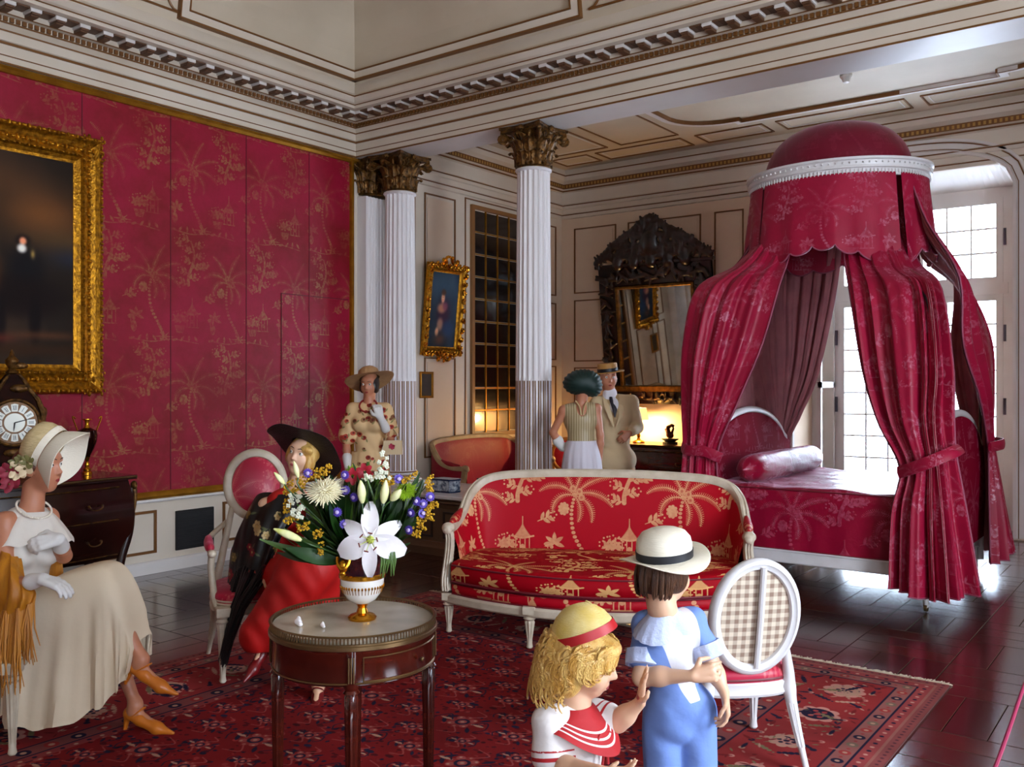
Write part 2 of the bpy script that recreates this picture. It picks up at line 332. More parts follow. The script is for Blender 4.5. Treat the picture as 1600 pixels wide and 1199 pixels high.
    if sheen: b.inputs['Sheen Weight'].default_value = sheen; b.inputs['Sheen Roughness'].default_value = .35; b.inputs['Sheen Tint'].default_value = (1, .55, .75, 1)
    if bump:
        bp = N.new('ShaderNodeBump'); bp.inputs['Strength'].default_value = bump; bp.inputs['Distance'].default_value = .006
        n2 = N.new('ShaderNodeTexNoise'); n2.inputs['Scale'].default_value = 9; n2.inputs['Detail'].default_value = 6; n2.inputs['Distortion'].default_value = 1.2; L.new(tc.outputs['Object'], n2.inputs[0])
        ad = N.new('ShaderNodeMath'); ad.inputs[1].default_value = .5; ad.operation = 'MULTIPLY_ADD'; L.new(im.outputs[0], ad.inputs[0]); L.new(n2.outputs[0], ad.inputs[2])
        L.new(ad.outputs[0], bp.inputs['Height']); L.new(bp.outputs[0], b.inputs['Normal'])
    return m
def image_mat(name, im, rough=.6, uv=True, tile=(1, 1), axes='XY', spec=.4, off=(0, 0, 0), bump=0, noise=0):
    m = bpy.data.materials.new(name); m.use_nodes = True; N = m.node_tree.nodes; L = m.node_tree.links; b = N['Principled BSDF']
    tc = N.new('ShaderNodeTexCoord'); t = N.new('ShaderNodeTexImage'); t.image = im; mp = N.new('ShaderNodeMapping'); mp.inputs['Scale'].default_value = (1/tile[0], 1/tile[1], 1); mp.inputs['Location'].default_value = off
    if uv: L.new(tc.outputs['UV'], mp.inputs[0])
    else:
        sp = N.new('ShaderNodeSeparateXYZ'); cb = N.new('ShaderNodeCombineXYZ'); L.new(tc.outputs['Object'], sp.inputs[0])
        L.new(sp.outputs['XYZ'.index(axes[0])], cb.inputs[0]); L.new(sp.outputs['XYZ'.index(axes[1])], cb.inputs[1]); L.new(cb.outputs[0], mp.inputs[0])
    L.new(mp.outputs[0], t.inputs[0]); src = t.outputs[0]
    if noise:
        nz = N.new('ShaderNodeTexNoise'); nz.inputs['Scale'].default_value = 2.2; nz.inputs['Detail'].default_value = 6; L.new(tc.outputs['Object'], nz.inputs[0])
        mr = N.new('ShaderNodeMapRange'); mr.inputs[1].default_value = .3; mr.inputs[2].default_value = .7; mr.inputs[3].default_value = 1-noise; mr.inputs[4].default_value = 1; L.new(nz.outputs[0], mr.inputs[0])
        mm = N.new('ShaderNodeMix'); mm.data_type = 'RGBA'; mm.blend_type = 'MULTIPLY'; mm.inputs[0].default_value = 1; L.new(src, mm.inputs[6]); L.new(mr.outputs[0], mm.inputs[7]); src = mm.outputs[2]
    L.new(src, b.inputs['Base Color'])
    b.inputs['Roughness'].default_value = rough; b.inputs['Specular IOR Level'].default_value = spec
    if bump: bp = N.new('ShaderNodeBump'); bp.inputs['Strength'].default_value = bump; bp.inputs['Distance'].default_value = .004; L.new(t.outputs[0], bp.inputs['Height']); L.new(bp.outputs[0], b.inputs['Normal'])
    return m
M = {}
M['paint'] = mat('cream_paint', '#d6c9b8', .45, noise=(1.3, '#bfad97', .5))
M['paint_cool'] = mat('white_paint', '#d9d3cf', .4, noise=(2, '#c4b8ad', .4))
M['goldline'] = mat('gilt_line', '#744a1e', .45, metal=.2)
M['gilt'] = mat('gilt_wood', '#c98b1e', .34, metal=.85, noise=(30, '#5a3208', .75), bump=(60, .5))
M['gilt_rail'] = mat('gilt_rail', '#b07a1c', .35, metal=.7, noise=(8, '#7a4a10', .6))
M['bronze_gilt'] = mat('dark_gilding', '#7a5220', .42, metal=.65, noise=(28, '#1c0d04', .85), bump=(50, .6))
M['colpaint'] = mat('column_paint', '#e2dcdc', .4)
M['wall_silk'] = damask('red_wall_silk', '#7c0818', '#9c7c4a', .70, rough=.5, rg=.36, worn=.75, axes='YZ', sheen=.1, fade='#960c30')
M['paint_warm'] = mat('warm_cream_paint', '#dcc6ae', .45, noise=(1.3, '#c8aa8e', .5)); M['cable'] = mat('tan_gilding', '#7c5628', .5, metal=.1)
M['plain_cream'] = mat('ceiling_cream', '#c9b9a2', .6, noise=(1.1, '#a8957d', .45))
M['black'] = mat('black_metal', '#0c0c0e', .5)
# ================================================================ ROOM SHELL
LX = -7.07; BY0, BY1 = 6.72, 7.12; AY = 10.6; RX = 2.5; FY = -3.5; AZ = 4.5; BZ = 3.96
def struct(name, mb, m, smooth=False, **k):
    o = mb.build(name, m, None, smooth=smooth, **k) ; o['kind'] = 'structure'; return o
def part(name, mb, m, parent, smooth=False, **k): return mb.build(name, m, parent, smooth=smooth, **k)
# floor planks: squares of four planks, laid in alternating directions
M['plank'] = mat('dark_oak_parquet', '#3a140c', .17, spec=.6, coat=.7)
M['plank'].node_tree.nodes['Principled BSDF'].inputs['Coat Roughness'].default_value = .16
def plank_material():
    m = M['plank']; N = m.node_tree.nodes; L = m.node_tree.links; b = N['Principled BSDF']
    tc = N.new('ShaderNodeTexCoord'); g = N.new('ShaderNodeNewGeometry'); oi = N.new('ShaderNodeObjectInfo')
    a = N.new('ShaderNodeMath'); L.new(g.outputs['Random Per Island'], a.inputs[0]); L.new(oi.outputs['Random'], a.inputs[1])
    fr = N.new('ShaderNodeMath'); fr.operation = 'FRACT'; L.new(a.outputs[0], fr.inputs[0])
    n = N.new('ShaderNodeTexNoise'); n.inputs['Scale'].default_value = 9; n.inputs['Detail'].default_value = 7; L.new(tc.outputs['Object'], n.inputs[0])
    r = N.new('ShaderNodeValToRGB'); r.color_ramp.elements[0].color = lin('#150605'); r.color_ramp.elements[1].color = lin('#4c190d')
    mm = N.new('ShaderNodeMath'); mm.operation = 'MULTIPLY_ADD'; mm.inputs[1].default_value = .6; L.new(fr.outputs[0], mm.inputs[0])
    m2 = N.new('ShaderNodeMath'); m2.operation = 'MULTIPLY'; m2.inputs[1].default_value = .4; L.new(n.outputs[0], m2.inputs[0]); L.new(m2.outputs[0], mm.inputs[2]); L.new(mm.outputs[0], r.inputs[0]); L.new(r.outputs[0], b.inputs['Base Color'])
    rr = N.new('ShaderNodeMapRange'); rr.inputs[3].default_value = .18; rr.inputs[4].default_value = .30; L.new(n.outputs[0], rr.inputs[0]); L.new(rr.outputs[0], b.inputs['Roughness'])
    bp = N.new('ShaderNodeBump'); bp.inputs['Strength'].default_value = .12; bp.inputs['Distance'].default_value = .01; n3 = N.new('ShaderNodeTexNoise'); n3.inputs['Scale'].default_value = 2.5; n3.inputs['Detail'].default_value = 3; L.new(tc.outputs['Object'], n3.inputs[0])
    L.new(n3.outputs[0], bp.inputs['Height']); L.new(bp.outputs[0], b.inputs['Normal'])
plank_material()
fl = struct('floor', MB().box((LX-.3, FY-.2, -.12), (RX+.2, 11.6, -.022)), mat('floor_joint', '#0d0504', .6))
SQ = .57; PW = SQ/3; planks = []
RUG = (-4.72, .25, -1.05, 5.25)
def onscreen(x, y):
    f = x*Fv[0]+y*Fv[1]
    if f < 1.5: return 0
    u = (x*Rv[0]+y*Rv[1])/f*F_PX+800; v = 599+CAM_H/f*F_PX
    return 1/f**2 if -60 < u < 1660 and v < 1260 else 0
for i in range(-14, 6):
    for j in range(-7, 21):
        x0, y0 = i*SQ, j*SQ
        for k in range(3):
            if (i+j) % 2: c = (x0+SQ/2, y0+PW*(k+.5)); o = 0
            else: c = (x0+PW*(k+.5), y0+SQ/2); o = 1
            if c[0] < LX-.25 or c[0] > RX or c[1] < FY or c[1] > 11.3: continue
            s = onscreen(*c)
            if RUG[0] < c[0] < RUG[2] and RUG[1] < c[1] < RUG[3]: s = 0
            if c[1] > AY and not (-3.8 < c[0] < -1.4): s = 0
            planks.append((s, c, o))
planks.sort(key=lambda q: -q[0])
def plank_mb(w, h): return MB().box((-w/2, -h/2, -.022), (w/2, h/2, 0), bev=.0022)
pm = [plank_mb(SQ-.003, PW-.003), plank_mb(PW-.003, SQ-.003)]
first = [None, None]; rest = MB()
for n, (s, c, o) in enumerate(planks):
    if n < 300 and s > 0:
        if first[o] is None: q = pm[o].build('plank', M['plank'], fl, smooth=False); first[o] = q
        else: q = first[o].copy(); COL.objects.link(q); q.parent = fl
        q.location = (c[0], c[1], 0)
    else:
        w, h = ((SQ-.003, PW-.003), (PW-.003, SQ-.003))[o]; a = plank_mb(w, h); rest.add([(p[0]+c[0], p[1]+c[1], p[2]) for p in a.v], a.f)
q = rest.build('planks', M['plank'], fl, smooth=False); q['kind'] = 'stuff'
# walls
struct('wall_left', MB().box((LX-.3, FY, 0), (LX, 11.6, 6.1)), M['paint'])
wr = MB()
for y0, y1 in ((FY, -1.4), (.2, 2.4), (4.0, 11.6)): wr.box((RX, y0, 0), (RX+.25, y1, 6.1))
for y0, y1 in ((-1.4, .2), (2.4, 4.0)): wr.box((RX, y0, 0), (RX+.25, y1, .8)); wr.box((RX, y0, 3.5), (RX+.25, y1, 6.1))
struct('wall_right', wr, M['paint'])
struct('wall_front', MB().box((LX-.3, FY-.25, 0), (RX+.25, FY, 6.1)), M['paint'])
for n, (y0, y1) in enumerate(((-1.4, .2), (2.4, 4.0))):
    w = MB()
    for k in range(4): yy = y0+(y1-y0)*k/3; w.box((RX+.1, yy-.03, .8), (RX+.15, yy+.03, 3.5))
    for k in range(6): zz = .8+2.7*k/5; w.box((RX+.1, y0, zz-.025), (RX+.15, y1, zz+.025))
    struct('window_%d' % (n+3), w, M['paint_cool'])
# back wall with the deep arched window niche
NX0, NX1, NZs, NZa = -3.80, -1.52, 3.66, 4.06     # niche opening: sides, spring height, crown
def arch_z(x, off=0):
    c = (NX0+NX1)/2; hw = (NX1-NX0)/2+off; s = min(1, abs(x-c)/hw); return NZs+(NZa-NZs+off)*sqrt(max(0, 1-s**2.6))
bw = MB(); bw.box((LX-.3, AY, 0), (NX0, AY+.9, 6.1)); bw.box((NX1, AY, 0), (RX+.25, AY+.9, 6.1))
xs = np.linspace(NX0, NX1, 33)
for a, b in zip(xs[:-1], xs[1:]):
    za, zb = arch_z(a), arch_z(b); v = [(a, AY, za), (b, AY, zb), (b, AY, 6.1), (a, AY, 6.1), (a, AY+.9, za), (b, AY+.9, zb), (b, AY+.9, 6.1), (a, AY+.9, 6.1)]
    bw.add(v, [(0, 3, 2, 1), (0, 1, 5, 4), (4, 5, 6, 7), (3, 7, 6, 2)])
struct('wall_back', bw, M['paint_warm'])
# niche soffit (slopes down to the window head) and door-window
nw = MB()
WX0, WX1, WY, WT = -3.53, -1.66, 11.22, 3.70
tr = MB(); tr.box((NX0-.1, WY+.0, WT), (NX1+.1, WY+.25, 4.3)); tr.surf(np.array([[(x, AY+.01, arch_z(x)-.004), (x, WY+.01, min(arch_z(x)-.02, WT+.04))] for x in np.linspace(NX0+.001, NX1-.001, 33)])); tr.box((NX0, WY, 0), (WX0, WY+.2, WT)); tr.box((WX1, WY, 0), (NX1, WY+.2, WT))
struct('trim_9', tr, M['paint_cool'])
win = thing('window_1', None, None); win['kind'] = 'structure'; win.location = (0, 0, 0)
fr = MB(); fr.box((WX0, WY, 0), (WX0+.05, WY+.09, WT)); fr.box((WX1-.05, WY, 0), (WX1, WY+.09, WT)); fr.box((WX0+.05, WY, WT-.06), (WX1-.05, WY+.089, WT)); fr.box((WX0+.0, WY-.02, 2.58), (WX1-.0, WY+.095, 2.70))
part('window_frame', fr, M['paint_cool'], win)
glass = mat('window_glass', (1, 1, 1, 1), 0.0); glass.node_tree.nodes['Principled BSDF'].inputs['Transmission Weight'].default_value = 1.0; glass.node_tree.nodes['Principled BSDF'].inputs['IOR'].default_value = 1.02
M['glass'] = glass
mid = (WX0+WX1)/2
for (a, b) in ((WX0+.05, mid), (mid, WX1-.05)):
    for (z0, z1, rows) in ((2.70, WT-.06, 3), (.05, 2.58, 8)):
        s = MB(); y0, y1 = WY-.005, WY+.05
        s.box((a, y0, z0), (a+.07, y1, z1)); s.box((b-.07, y0, z0), (b-.001, y1, z1)); s.box((a+.07, y0, z0), (b-.07, y1, z0+(.42 if rows == 8 else .07))); s.box((a+.07, y0, z1-.07), (b-.07, y1, z1))
        zb = z0+(.42 if rows == 8 else .07); zt = z1-.07; n = 8 if rows == 8 else 3; n = 8 if rows == 8 else 3
        sash = part('casement', s, M['paint_cool'], win)
        for k in range(1, 3): x = a+.07+(b-a-.14)*k/3; part('glazing_bar', MB().box((x-.009, y0+.01, zb), (x+.009, y1-.01, zt)), M['paint_cool'], sash)
        for k in range(1, n): z = zb+(zt-zb)*k/n; part('glazing_bar', MB().box((a+.07, y0+.012, z-.009), (b-.07, y1-.012, z+.009)), M['paint_cool'], sash)
        for kx in range(3):
            for kz in range(n):
                xa = a+.07+(b-a-.14)*kx/3; xb = a+.07+(b-a-.14)*(kx+1)/3; za = zb+(zt-zb)*kz/n; zc = zb+(zt-zb)*(kz+1)/n
                part('pane', MB().box((xa+.006, WY+.018, za+.006), (xb-.006, WY+.022, zc-.006)), M['glass'], sash)
for x in (WX0+.03, WX1-.03):
    for z in (1.35, 2.15, 3.2): part('hinge', MB().box((x-.012, WY-.03, z-.09), (x+.012, WY-.005, z+.09)), mat('hinge_iron', '#5a5560', .5, .5), win)
# folded glazed shutter leaf standing open against the niche's left side
lf = MB(); lf.box((WX0-.03, WY-.52, .02), (WX0+.01, WY-.47, WT-.05)); lf.box((WX0-.03, WY-.05, .02), (WX0+.01, WY, WT-.05))
for z in (.02, 1.55, 2.58, WT-.12): lf.box((WX0-.03, WY-.52, z), (WX0+.01, WY, z+.07))
part('shutter_leaf', lf, M['paint_cool'], win)
part('pane', MB().box((WX0-.012, WY-.48, .08), (WX0-.006, WY-.04, WT-.1)), M['glass'], win)
# outside: pale sky only (world).  niche architrave moulding
arc = []
for x in np.linspace(NX0, NX1, 41): arc.append((x, arch_z(x)))
path = [(NX0, .02)]+[(NX0, z) for z in np.linspace(.5, NZs, 5)][:-1]+arc+[(NX1, z) for z in np.linspace(NZs, .5, 5)][1:]+[(NX1, .02)]
def arch_run(prof):
    P = np.array(path); G = []
    T = np.gradient(P, axis=0); T /= np.linalg.norm(T, axis=1)[:, None]
    for p, t in zip(P, T):
        n = np.array([-t[1], t[0]]); G.append([(p[0]+n[0]*o, AY-d, p[1]+n[1]*o) for o, d in prof])
    return np.array(G)
struct('trim_10', MB().surf(arch_run([(0, 0), (0, .05), (.03, .06), (.05, .03), (.12, .03), (.135, .05), (.16, .05), (.17, 0)])), M['paint_cool'])
struct('trim_11', MB().surf(arch_run([(.045, .03), (.045, .036), (.055, .036), (.055, .03)])).surf(arch_run([(.115, .03), (.115, .04), (.13, .04), (.13, .03)])), M['goldline'])
# -------- main cornice on the left wall and on the beam (mitred), with gilt lines
main = [(LX, FY), (LX, BY0), (RX, BY0)]   # travel +Y then +X : the room lies to the right, so offsets are negative
def neg(prof): return [(-d, z) for d, z in prof]
prof = [(0, BZ), (.012, BZ), (.012, 4.12), (.03, 4.13), (.03, 4.20), (.08, 4.235), (.08, 4.285), (.12, 4.29), (.12, 4.345), (.30, 4.355), (.30, 4.385), (.33, 4.40), (.36, 4.435), (.36, 4.455), (.30, 4.50), (.27, 4.60)]
struct('trim_1', MB().surf(run(neg(prof), main)), M['paint'])
# beam carried by the columns
struct('beam', MB().box((LX, BY0+.002, BZ), (RX, BY1, 6.1)), M['paint_cool'])
gl = MB()
def line(dz0, dz1, proud=.006, path=main, mb=None):
    (d0, z0), (d1, z1) = dz0, dz1; n = np.array([z1-z0, -(d1-d0)], float); n /= np.linalg.norm(n)+1e-9
    if n[0] < 0: n = -n
    pr = [(d0, z0), (d0+n[0]*proud, z0+n[1]*proud), (d1+n[0]*proud, z1+n[1]*proud), (d1, z1)]
    (mb or gl).surf(run(neg(pr), path))
line((.012, BZ+.0), (.012, BZ+.014)); line((.012, 4.105), (.012, 4.122), .012); line((.03, 4.195), (.033, 4.21)); line((.08, 4.235), (.08, 4.247)); line((.12, 4.29), (.12, 4.298)); line((.3, 4.384), (.305, 4.392)); line((.36, 4.444), (.36, 4.455)); line((.012, 4.02), (.012, 4.028), .004)
struct('trim_2', gl, M['goldline'])
# modillions (each one a piece) and the small dentils between the mouldings
M['modbrown'] = mat('modillion_brown', '#5a3a24', .5)
crn = thing('trim_3', None, None); crn['kind'] = 'structure'
mod = MB(); mod.box((-.042, 0, -.030), (.042, .125, -.002), 0, .004); mod.box((-.030, .0, -.058), (.030, .10, -.030), 1, .004); mod.box((-.03, .10, -.046), (.03, .118, -.028), 1); mod.box((-.093, 0, -.014), (-.047, .125, -.002), 1); mod.box((.047, 0, -.014), (.093, .125, -.002), 1)
m0 = None
def put_mod(x, y, rz):
    global m0
    if m0 is None: m0 = mod.build('modillion', [M['paint_cool'], M['modbrown']], crn, smooth=False); o = m0
    else: o = m0.copy(); COL.objects.link(o); o.parent = crn
    o.location = (x, y, 4.352); o.rotation_euler = (0, 0, rz)
y = BY0-.27
while y > 2.6: put_mod(LX+.12, y, -pi/2); y -= .185
x = LX+.27
while x < .6: put_mod(x, BY0-.12, pi); x += .19
dn = MB(); y = BY0-.1
while y > 2.3: dn.box((LX+.08, y-.014, 4.25), (LX+.098, y+.014, 4.283)); y -= .045
x = LX+.1
while x < .8: dn.box((x-.014, BY0-.098, 4.25), (x+.014, BY0-.08, 4.283)); x += .045
o = dn.build('dentils', M['goldline'], crn, smooth=False); o['kind'] = 'stuff'
# cove and ceiling
cove = [(.27, 4.60), (.33, 4.95), (.48, 5.3), (.75, 5.62), (1.15, 5.85), (1.6, 5.93)]
cv = catmull(np.array(cove), 14)
allp = [(LX, FY), (LX, BY0), (RX, BY0), (RX, FY)]
struct('ceiling', MB().surf(run([(-d, z) for d, z in cv], allp)).box((LX+1.2, FY, 5.92), (RX-1.2, BY0-1.2, 6.0)).box((LX+1, FY, 5.93), (RX, FY+1.5, 6.0)), M['plain_cream'])
# raised frames of the cove panels
def cove_d(z): return np.interp(z, cv[:, 1], cv[:, 0])
pn = MB(); pg = MB()
def cove_band(fix, a, b, z0, z1, wall):
    def P(s, z, o): d = cove_d(z)+o; return (LX+d, s, z) if wall == 'L' else (s, BY0-d, z)
    return P
def strip(wall, s0, s1, z0, z1, proud, mb, n=10):
    def P(s, z, o): d = cove_d(z)+o; return (LX+d, s, z) if wall == 'L' else (s, BY0-d, z)
    zs = np.linspace(z0, z1, n if z1-z0 > .3 else 2); G = [[P(s0, z, 0) for z in zs], [P(s0, z, proud) for z in zs], [P(s1, z, proud) for z in zs], [P(s1, z, 0) for z in zs]]
    mb.surf(np.array(G)); mb.add([G[i][0] for i in range(4)], [(0, 1, 2, 3)]); mb.add([G[i][-1] for i in range(4)], [(0, 1, 2, 3)])
zb, zt = 4.63, 5.7
cl = lambda z: LX+cove_d(z)
for (wall, a, b, mit) in (('L', 4.45, 6.5, 1), ('B', -6.8, -4.10, 1), ('B', -3.35, -.6, 0), ('L', 1.4, 3.9, 0)):
    s = 1
    strip(wall, a, b, zb, zb+.075, .045, pn)
    if wall == 'L': strip(wall, a, a+.07, zb+.07, zt, .045, pn)
    if wall == 'L' and not mit: strip(wall, b-.07, b, zb+.07, zt, .045, pn)
    if wall == 'B': strip(wall, b-.07, b, zb+.07, zt, .045, pn)
    if wall == 'B' and not mit: strip(wall, a, a+.07, zb+.07, zt, .045, pn)
    e = .012
    strip(wall, a-.0, b+.0, zb-.004, zb+e, .052, pg); strip(wall, a+.08 if not (wall == 'B' and mit) else a, b-(.08 if not (wall == 'L' and mit) else 0), zb+.078, zb+.078+e, .050, pg)
    if wall == 'L': strip(wall, a-.012, a, zb, zt, .050, pg); strip(wall, a+.072, a+.084, zb+.08, zt, .050, pg)
    if wall == 'L' and not mit: strip(wall, b, b+.012, zb, zt, .050, pg); strip(wall, b-.084, b-.072, zb+.08, zt, .050, pg)
    if wall == 'B': strip(wall, b, b+.012, zb, zt, .050, pg); strip(wall, b-.084, b-.072, zb+.08, zt, .050, pg)
    if wall == 'B' and not mit: strip(wall, a-.012, a, zb, zt, .050, pg); strip(wall, a+.072, a+.084, zb+.08, zt, .050, pg)
struct('trim_4', pn, M['paint']); 
# curling gilt lines between the cove panels
for (wall, c) in (('L', 4.15), ('B', -3.72)):
    for k in range(5): z = 4.72+.02*k
    for sg in (-1, 1):
        pts = []
        for t in np.linspace(0, 1, 14):
            s = c+sg*(.30-.25*t**.6); z = 4.68+.55*t**1.4; d = cove_d(z)+.01; pts.append((LX+d, s, z) if wall == 'L' else (s, BY0-d, z))
        pg.tube(pts, .010, 6)
    pts = [(LX+cove_d(4.68)+.01, c+s*.3, 4.68) if wall == 'L' else (c+s*.3, BY0-cove_d(4.68)-.01, 4.68) for s in (-1, 1)]; pg.tube(pts, .010, 6)
struct('trim_5', pg, M['goldline'])
# -------- left wall: silk, rails, dado
silk = MB(); silk.box((LX, FY, .69), (LX+.012, 6.62, 3.90))
wl = struct('wall_covering', silk, M['wall_silk'])
seams = MB()
for y in (1.42, 2.2, 2.98, 3.77, 4.55, 5.33, 6.08): seams.box((LX+.012, y-.003, .69), (LX+.016, y+.003, 3.9))
for a, b in (((LX+.012, 5.73, .69), (LX+.018, 5.738, 2.47)), ((LX+.012, 5.73, 2.463), (LX+.018, 6.6, 2.47))): seams.box(a, b)
part('seams', seams, mat('silk_seam', '#5a0a18', .7), wl)
gr = MB(); gr.surf(run(neg([(0, 3.89), (.03, 3.895), (.045, 3.92), (.035, 3.945), (0, 3.96)]), [(LX, FY), (LX, BY0)])); gr.surf(run(neg([(0, .625), (.03, .63), (.042, .65), (.03, .675), (.012, .69), (0, .70)]), [(LX, FY), (LX, 6.66)]))
G = [[(LX+.0, 6.62, z), (LX+.04, 6.625, z), (LX+.045, 6.64, z), (LX+.04, 6.66, z), (LX, 6.665, z)] for z in (.63, 3.93)]; gr.surf(np.array(G))
struct('trim_6', gr, M['gilt_rail'], smooth=True)
dd = MB(); dd.surf(run(neg([(0, .595), (.035, .60), (.045, .612), (.04, .626), (0, .63)]), [(LX, FY), (LX, 6.45)])); dd.surf(run(neg([(.0, 0), (.03, 0), (.03, .085), (.018, .1), (0, .105)]), [(LX, FY), (LX, 6.45)]))
struct('baseboard_left', dd, M['paint_cool'])
dg = MB(); dp = MB()
def rect_frame(mb, wall, a, b, z0, z1, w, proud, pos):
    """thin moulding frame on a wall: 'L' plane x=pos facing +x, 'B' plane y=pos facing -y, 'C' ceiling z=pos facing down (a,b = x range, z0,z1 = y range)"""
    def bx(p0, p1, q0, q1):
        if wall == 'L': mb.box((pos, p0, q0), (pos+proud, p1, q1))
        elif wall == 'B': mb.box((p0, pos-proud, q0), (p1, pos, q1))
        else: mb.box((p0, q0, pos-proud), (p1, q1, pos))
    bx(a, b, z0, z0+w); bx(a, b, z1-w, z1); bx(a, a+w, z0+w, z1-w); bx(b-w, b, z0+w, z1-w)
for a, b in ((1.0, 2.4), (2.6, 4.42), (5.08, 6.35)): rect_frame(dg, 'L', a, b, .17, .53, .022, .014, LX)
part('panel_moulding', dg, M['goldline'], wl)
# black plate set into the dado
vp = MB(); vp.box((LX, 4.60, .16), (LX+.02, 4.98, .50), bev=.004)
for k in range(9): vp.box((LX+.02, 4.62, .185+.034*k), (LX+.024, 4.96, .195+.034*k))
tag(vp.build('wall_vent', M['black'], None, smooth=False), 'square black vent plate set in the white dado under the red silk', 'vent')
# -------- low wall with marble top that carries the columns
lw = thing('low_wall', None, None); lw['kind'] = 'structure'
LW1 = -4.72; LWY0 = 6.45
M['brownpanel'] = mat('brown_painted_panel', '#6e5138', .5, noise=(2, '#523a26', .5))
part('wall_body', MB().box((LX, LWY0, 0), (LW1, 7.30, .52)), M['brownpanel'], lw)
part('wall_moulding', MB().surf(run(neg([(0, .44), (.012, .44), (.03, .47), (.03, .505), (.045, .52), (0, .53)]), [(LX, LWY0), (LW1, LWY0)])).surf(run(neg([(0, 0), (.04, 0), (.04, .07), (.03, .09), (.018, .12), (0, .125)]), [(LX, LWY0), (LW1, LWY0)])), M['brownpanel'], lw, smooth=False)
lwg = MB()
for a, b in ((-6.95, -6.5), (-6.35, -5.75), (-5.62, -4.95)): rect_frame(lwg, 'B', a, b, .16, .41, .02, .012, LWY0)
lwg.surf(run(neg([(.03, .478), (.038, .48), (.03, .49)]), [(LX, LWY0), (LW1, LWY0)]))
part('panel_moulding', lwg, mat('dark_moulding', '#2c170d', .45), lw)
M['marble'] = mat('white_marble', '#d8d2d0', .25, noise=(2.2, '#8d8580', .45), coat=.2)
part('marble_top', MB().box((LX, LWY0-.06, .53), (LW1+.04, 7.34, .565), bev=.006), M['marble'], lw)
# -------- columns
def shaft_mesh(r0, r1, z0, z1, n=20, sub=8):
    zs = np.concatenate([np.linspace(z0, 1.66, 6), np.linspace(1.67, z1, 12)]); N_ = n*sub; G = []
    for z in zs:
        r = r0+(r1-r0)*((z-z0)/(z1-z0))**1.3; row = []
        for j in range(N_):
            p = (j % sub)/sub; dep = 0 if p < .22 or p > .99 else .085*sqrt(max(0, sin(pi*(p-.22)/.78)))
            if z < 1.665 and dep > 0: dep = .02+.03*(1-abs(2*(p-.61)/.78))*0
            row.append((r*(1-dep)*cos(2*pi*j/N_), r*(1-dep)*sin(2*pi*j/N_), z))
        G.append(row)
    return np.array(G), N_, sub, zs
def capital(mb, W, H, rb, flat=False):
    """acanthus capital, base at z=0; bell, two rows of curling leaves, corner volutes, concave abacus"""
    prof = [(rb*1.02, 0), (rb*1.1, .012), (rb*1.02, .025), (rb*.98, .05), (rb*1.0, H*.5), (rb*1.18, H*.78), (rb*1.45, H*.88)]
    mb.lathe(prof, 28)
    def acan(a, z0, h, w, out):
        t = np.linspace(0, 1, 9); s = np.linspace(-1, 1, 7); G = []
        for ti in t:
            r = rb*1.0+.008+out*ti**3.2; z = z0+h*(ti if ti < .86 else .86-(ti-.86)*.9)
            ww = w*(1.0-.25*abs(ti-.4)-(.65*max(0, ti-.75)/.25))*(1+.16*cos(ti*24)); row = []
            for si in s:
                aa = a+si*ww/rb*.5; rr = r+.012*(1-abs(si))+.010*abs(cos(si*4.7)); row.append((rr*cos(aa), rr*sin(aa), z-.012*abs(si)*ti))
            G.append(row)
        mb.surf(np.array(G)); 
    for k in range(8): acan(2*pi*k/8, .02, H*.42, rb*.78, rb*.42)
    for k in range(8): acan(2*pi*(k+.5)/8, .05, H*.66, rb*.78, rb*.62)
    for k in range(8): acan(2*pi*k/8, H*.35, H*.55, rb*.5, rb*.8)
    hw = W/2
    for k in range(4):
        a = pi/4+k*pi/2; c, s = cos(a), sin(a); pts = []
        for t in np.linspace(0, 1, 8): r = rb*1.1+(hw*1.30-rb*1.1)*t; pts.append((r*c, r*s, H*.55+H*.27*t**.7))
        mb.tube(pts, np.linspace(.012, .022, 8), 6)
        pts = []
        for t in np.linspace(0, 1, 22): th = t*4.2*pi; q = .052*(1-.8*t); rr = hw*1.24+q*cos(th+1.2); pts.append((rr*c, rr*s, H*.72+q*sin(th+1.2)))
        mb.tube(pts, .0125, 6)
        for d in (-1, 1):
            b = a+d*.36; pts = []
            for t in np.linspace(0, 1, 12): th = t*2.6*pi; q = .03*(1-.75*t); rr = hw*.86+q*cos(th)*.5; bb = b+q*sin(th)*2; pts.append((rr*cos(bb), rr*sin(bb), H*.76+q*cos(th)))
            mb.tube(pts, .010, 5)
    poly = []
    for k in range(4):
        a0 = pi/4+k*pi/2
        for t in np.linspace(0, 1, 9):
            if t == 1: continue
            p0 = np.array([cos(a0), sin(a0)])*hw*sqrt(2)*.93; p1 = np.array([cos(a0+pi/2), sin(a0+pi/2)])*hw*sqrt(2)*.93
            p = p0*(1-t)+p1*t; p *= 1-.20*sin(pi*t); poly.append(tuple(p))
    mb.prism(poly, H*.87, H*.93); mb.prism([(x*1.05, y*1.05) for x, y in poly], H*.93, H)
    for k in range(4):
        a = k*pi/2
        for q in range(7): mb.ell((cos(a)*hw*.86+.018*cos(q)*-sin(a), sin(a)*hw*.86+.018*cos(q)*cos(a), H*.92+.018*sin(q)), .016, 8)
        mb.ell((cos(a)*hw*.9, sin(a)*hw*.9, H*.92), .022, 8)
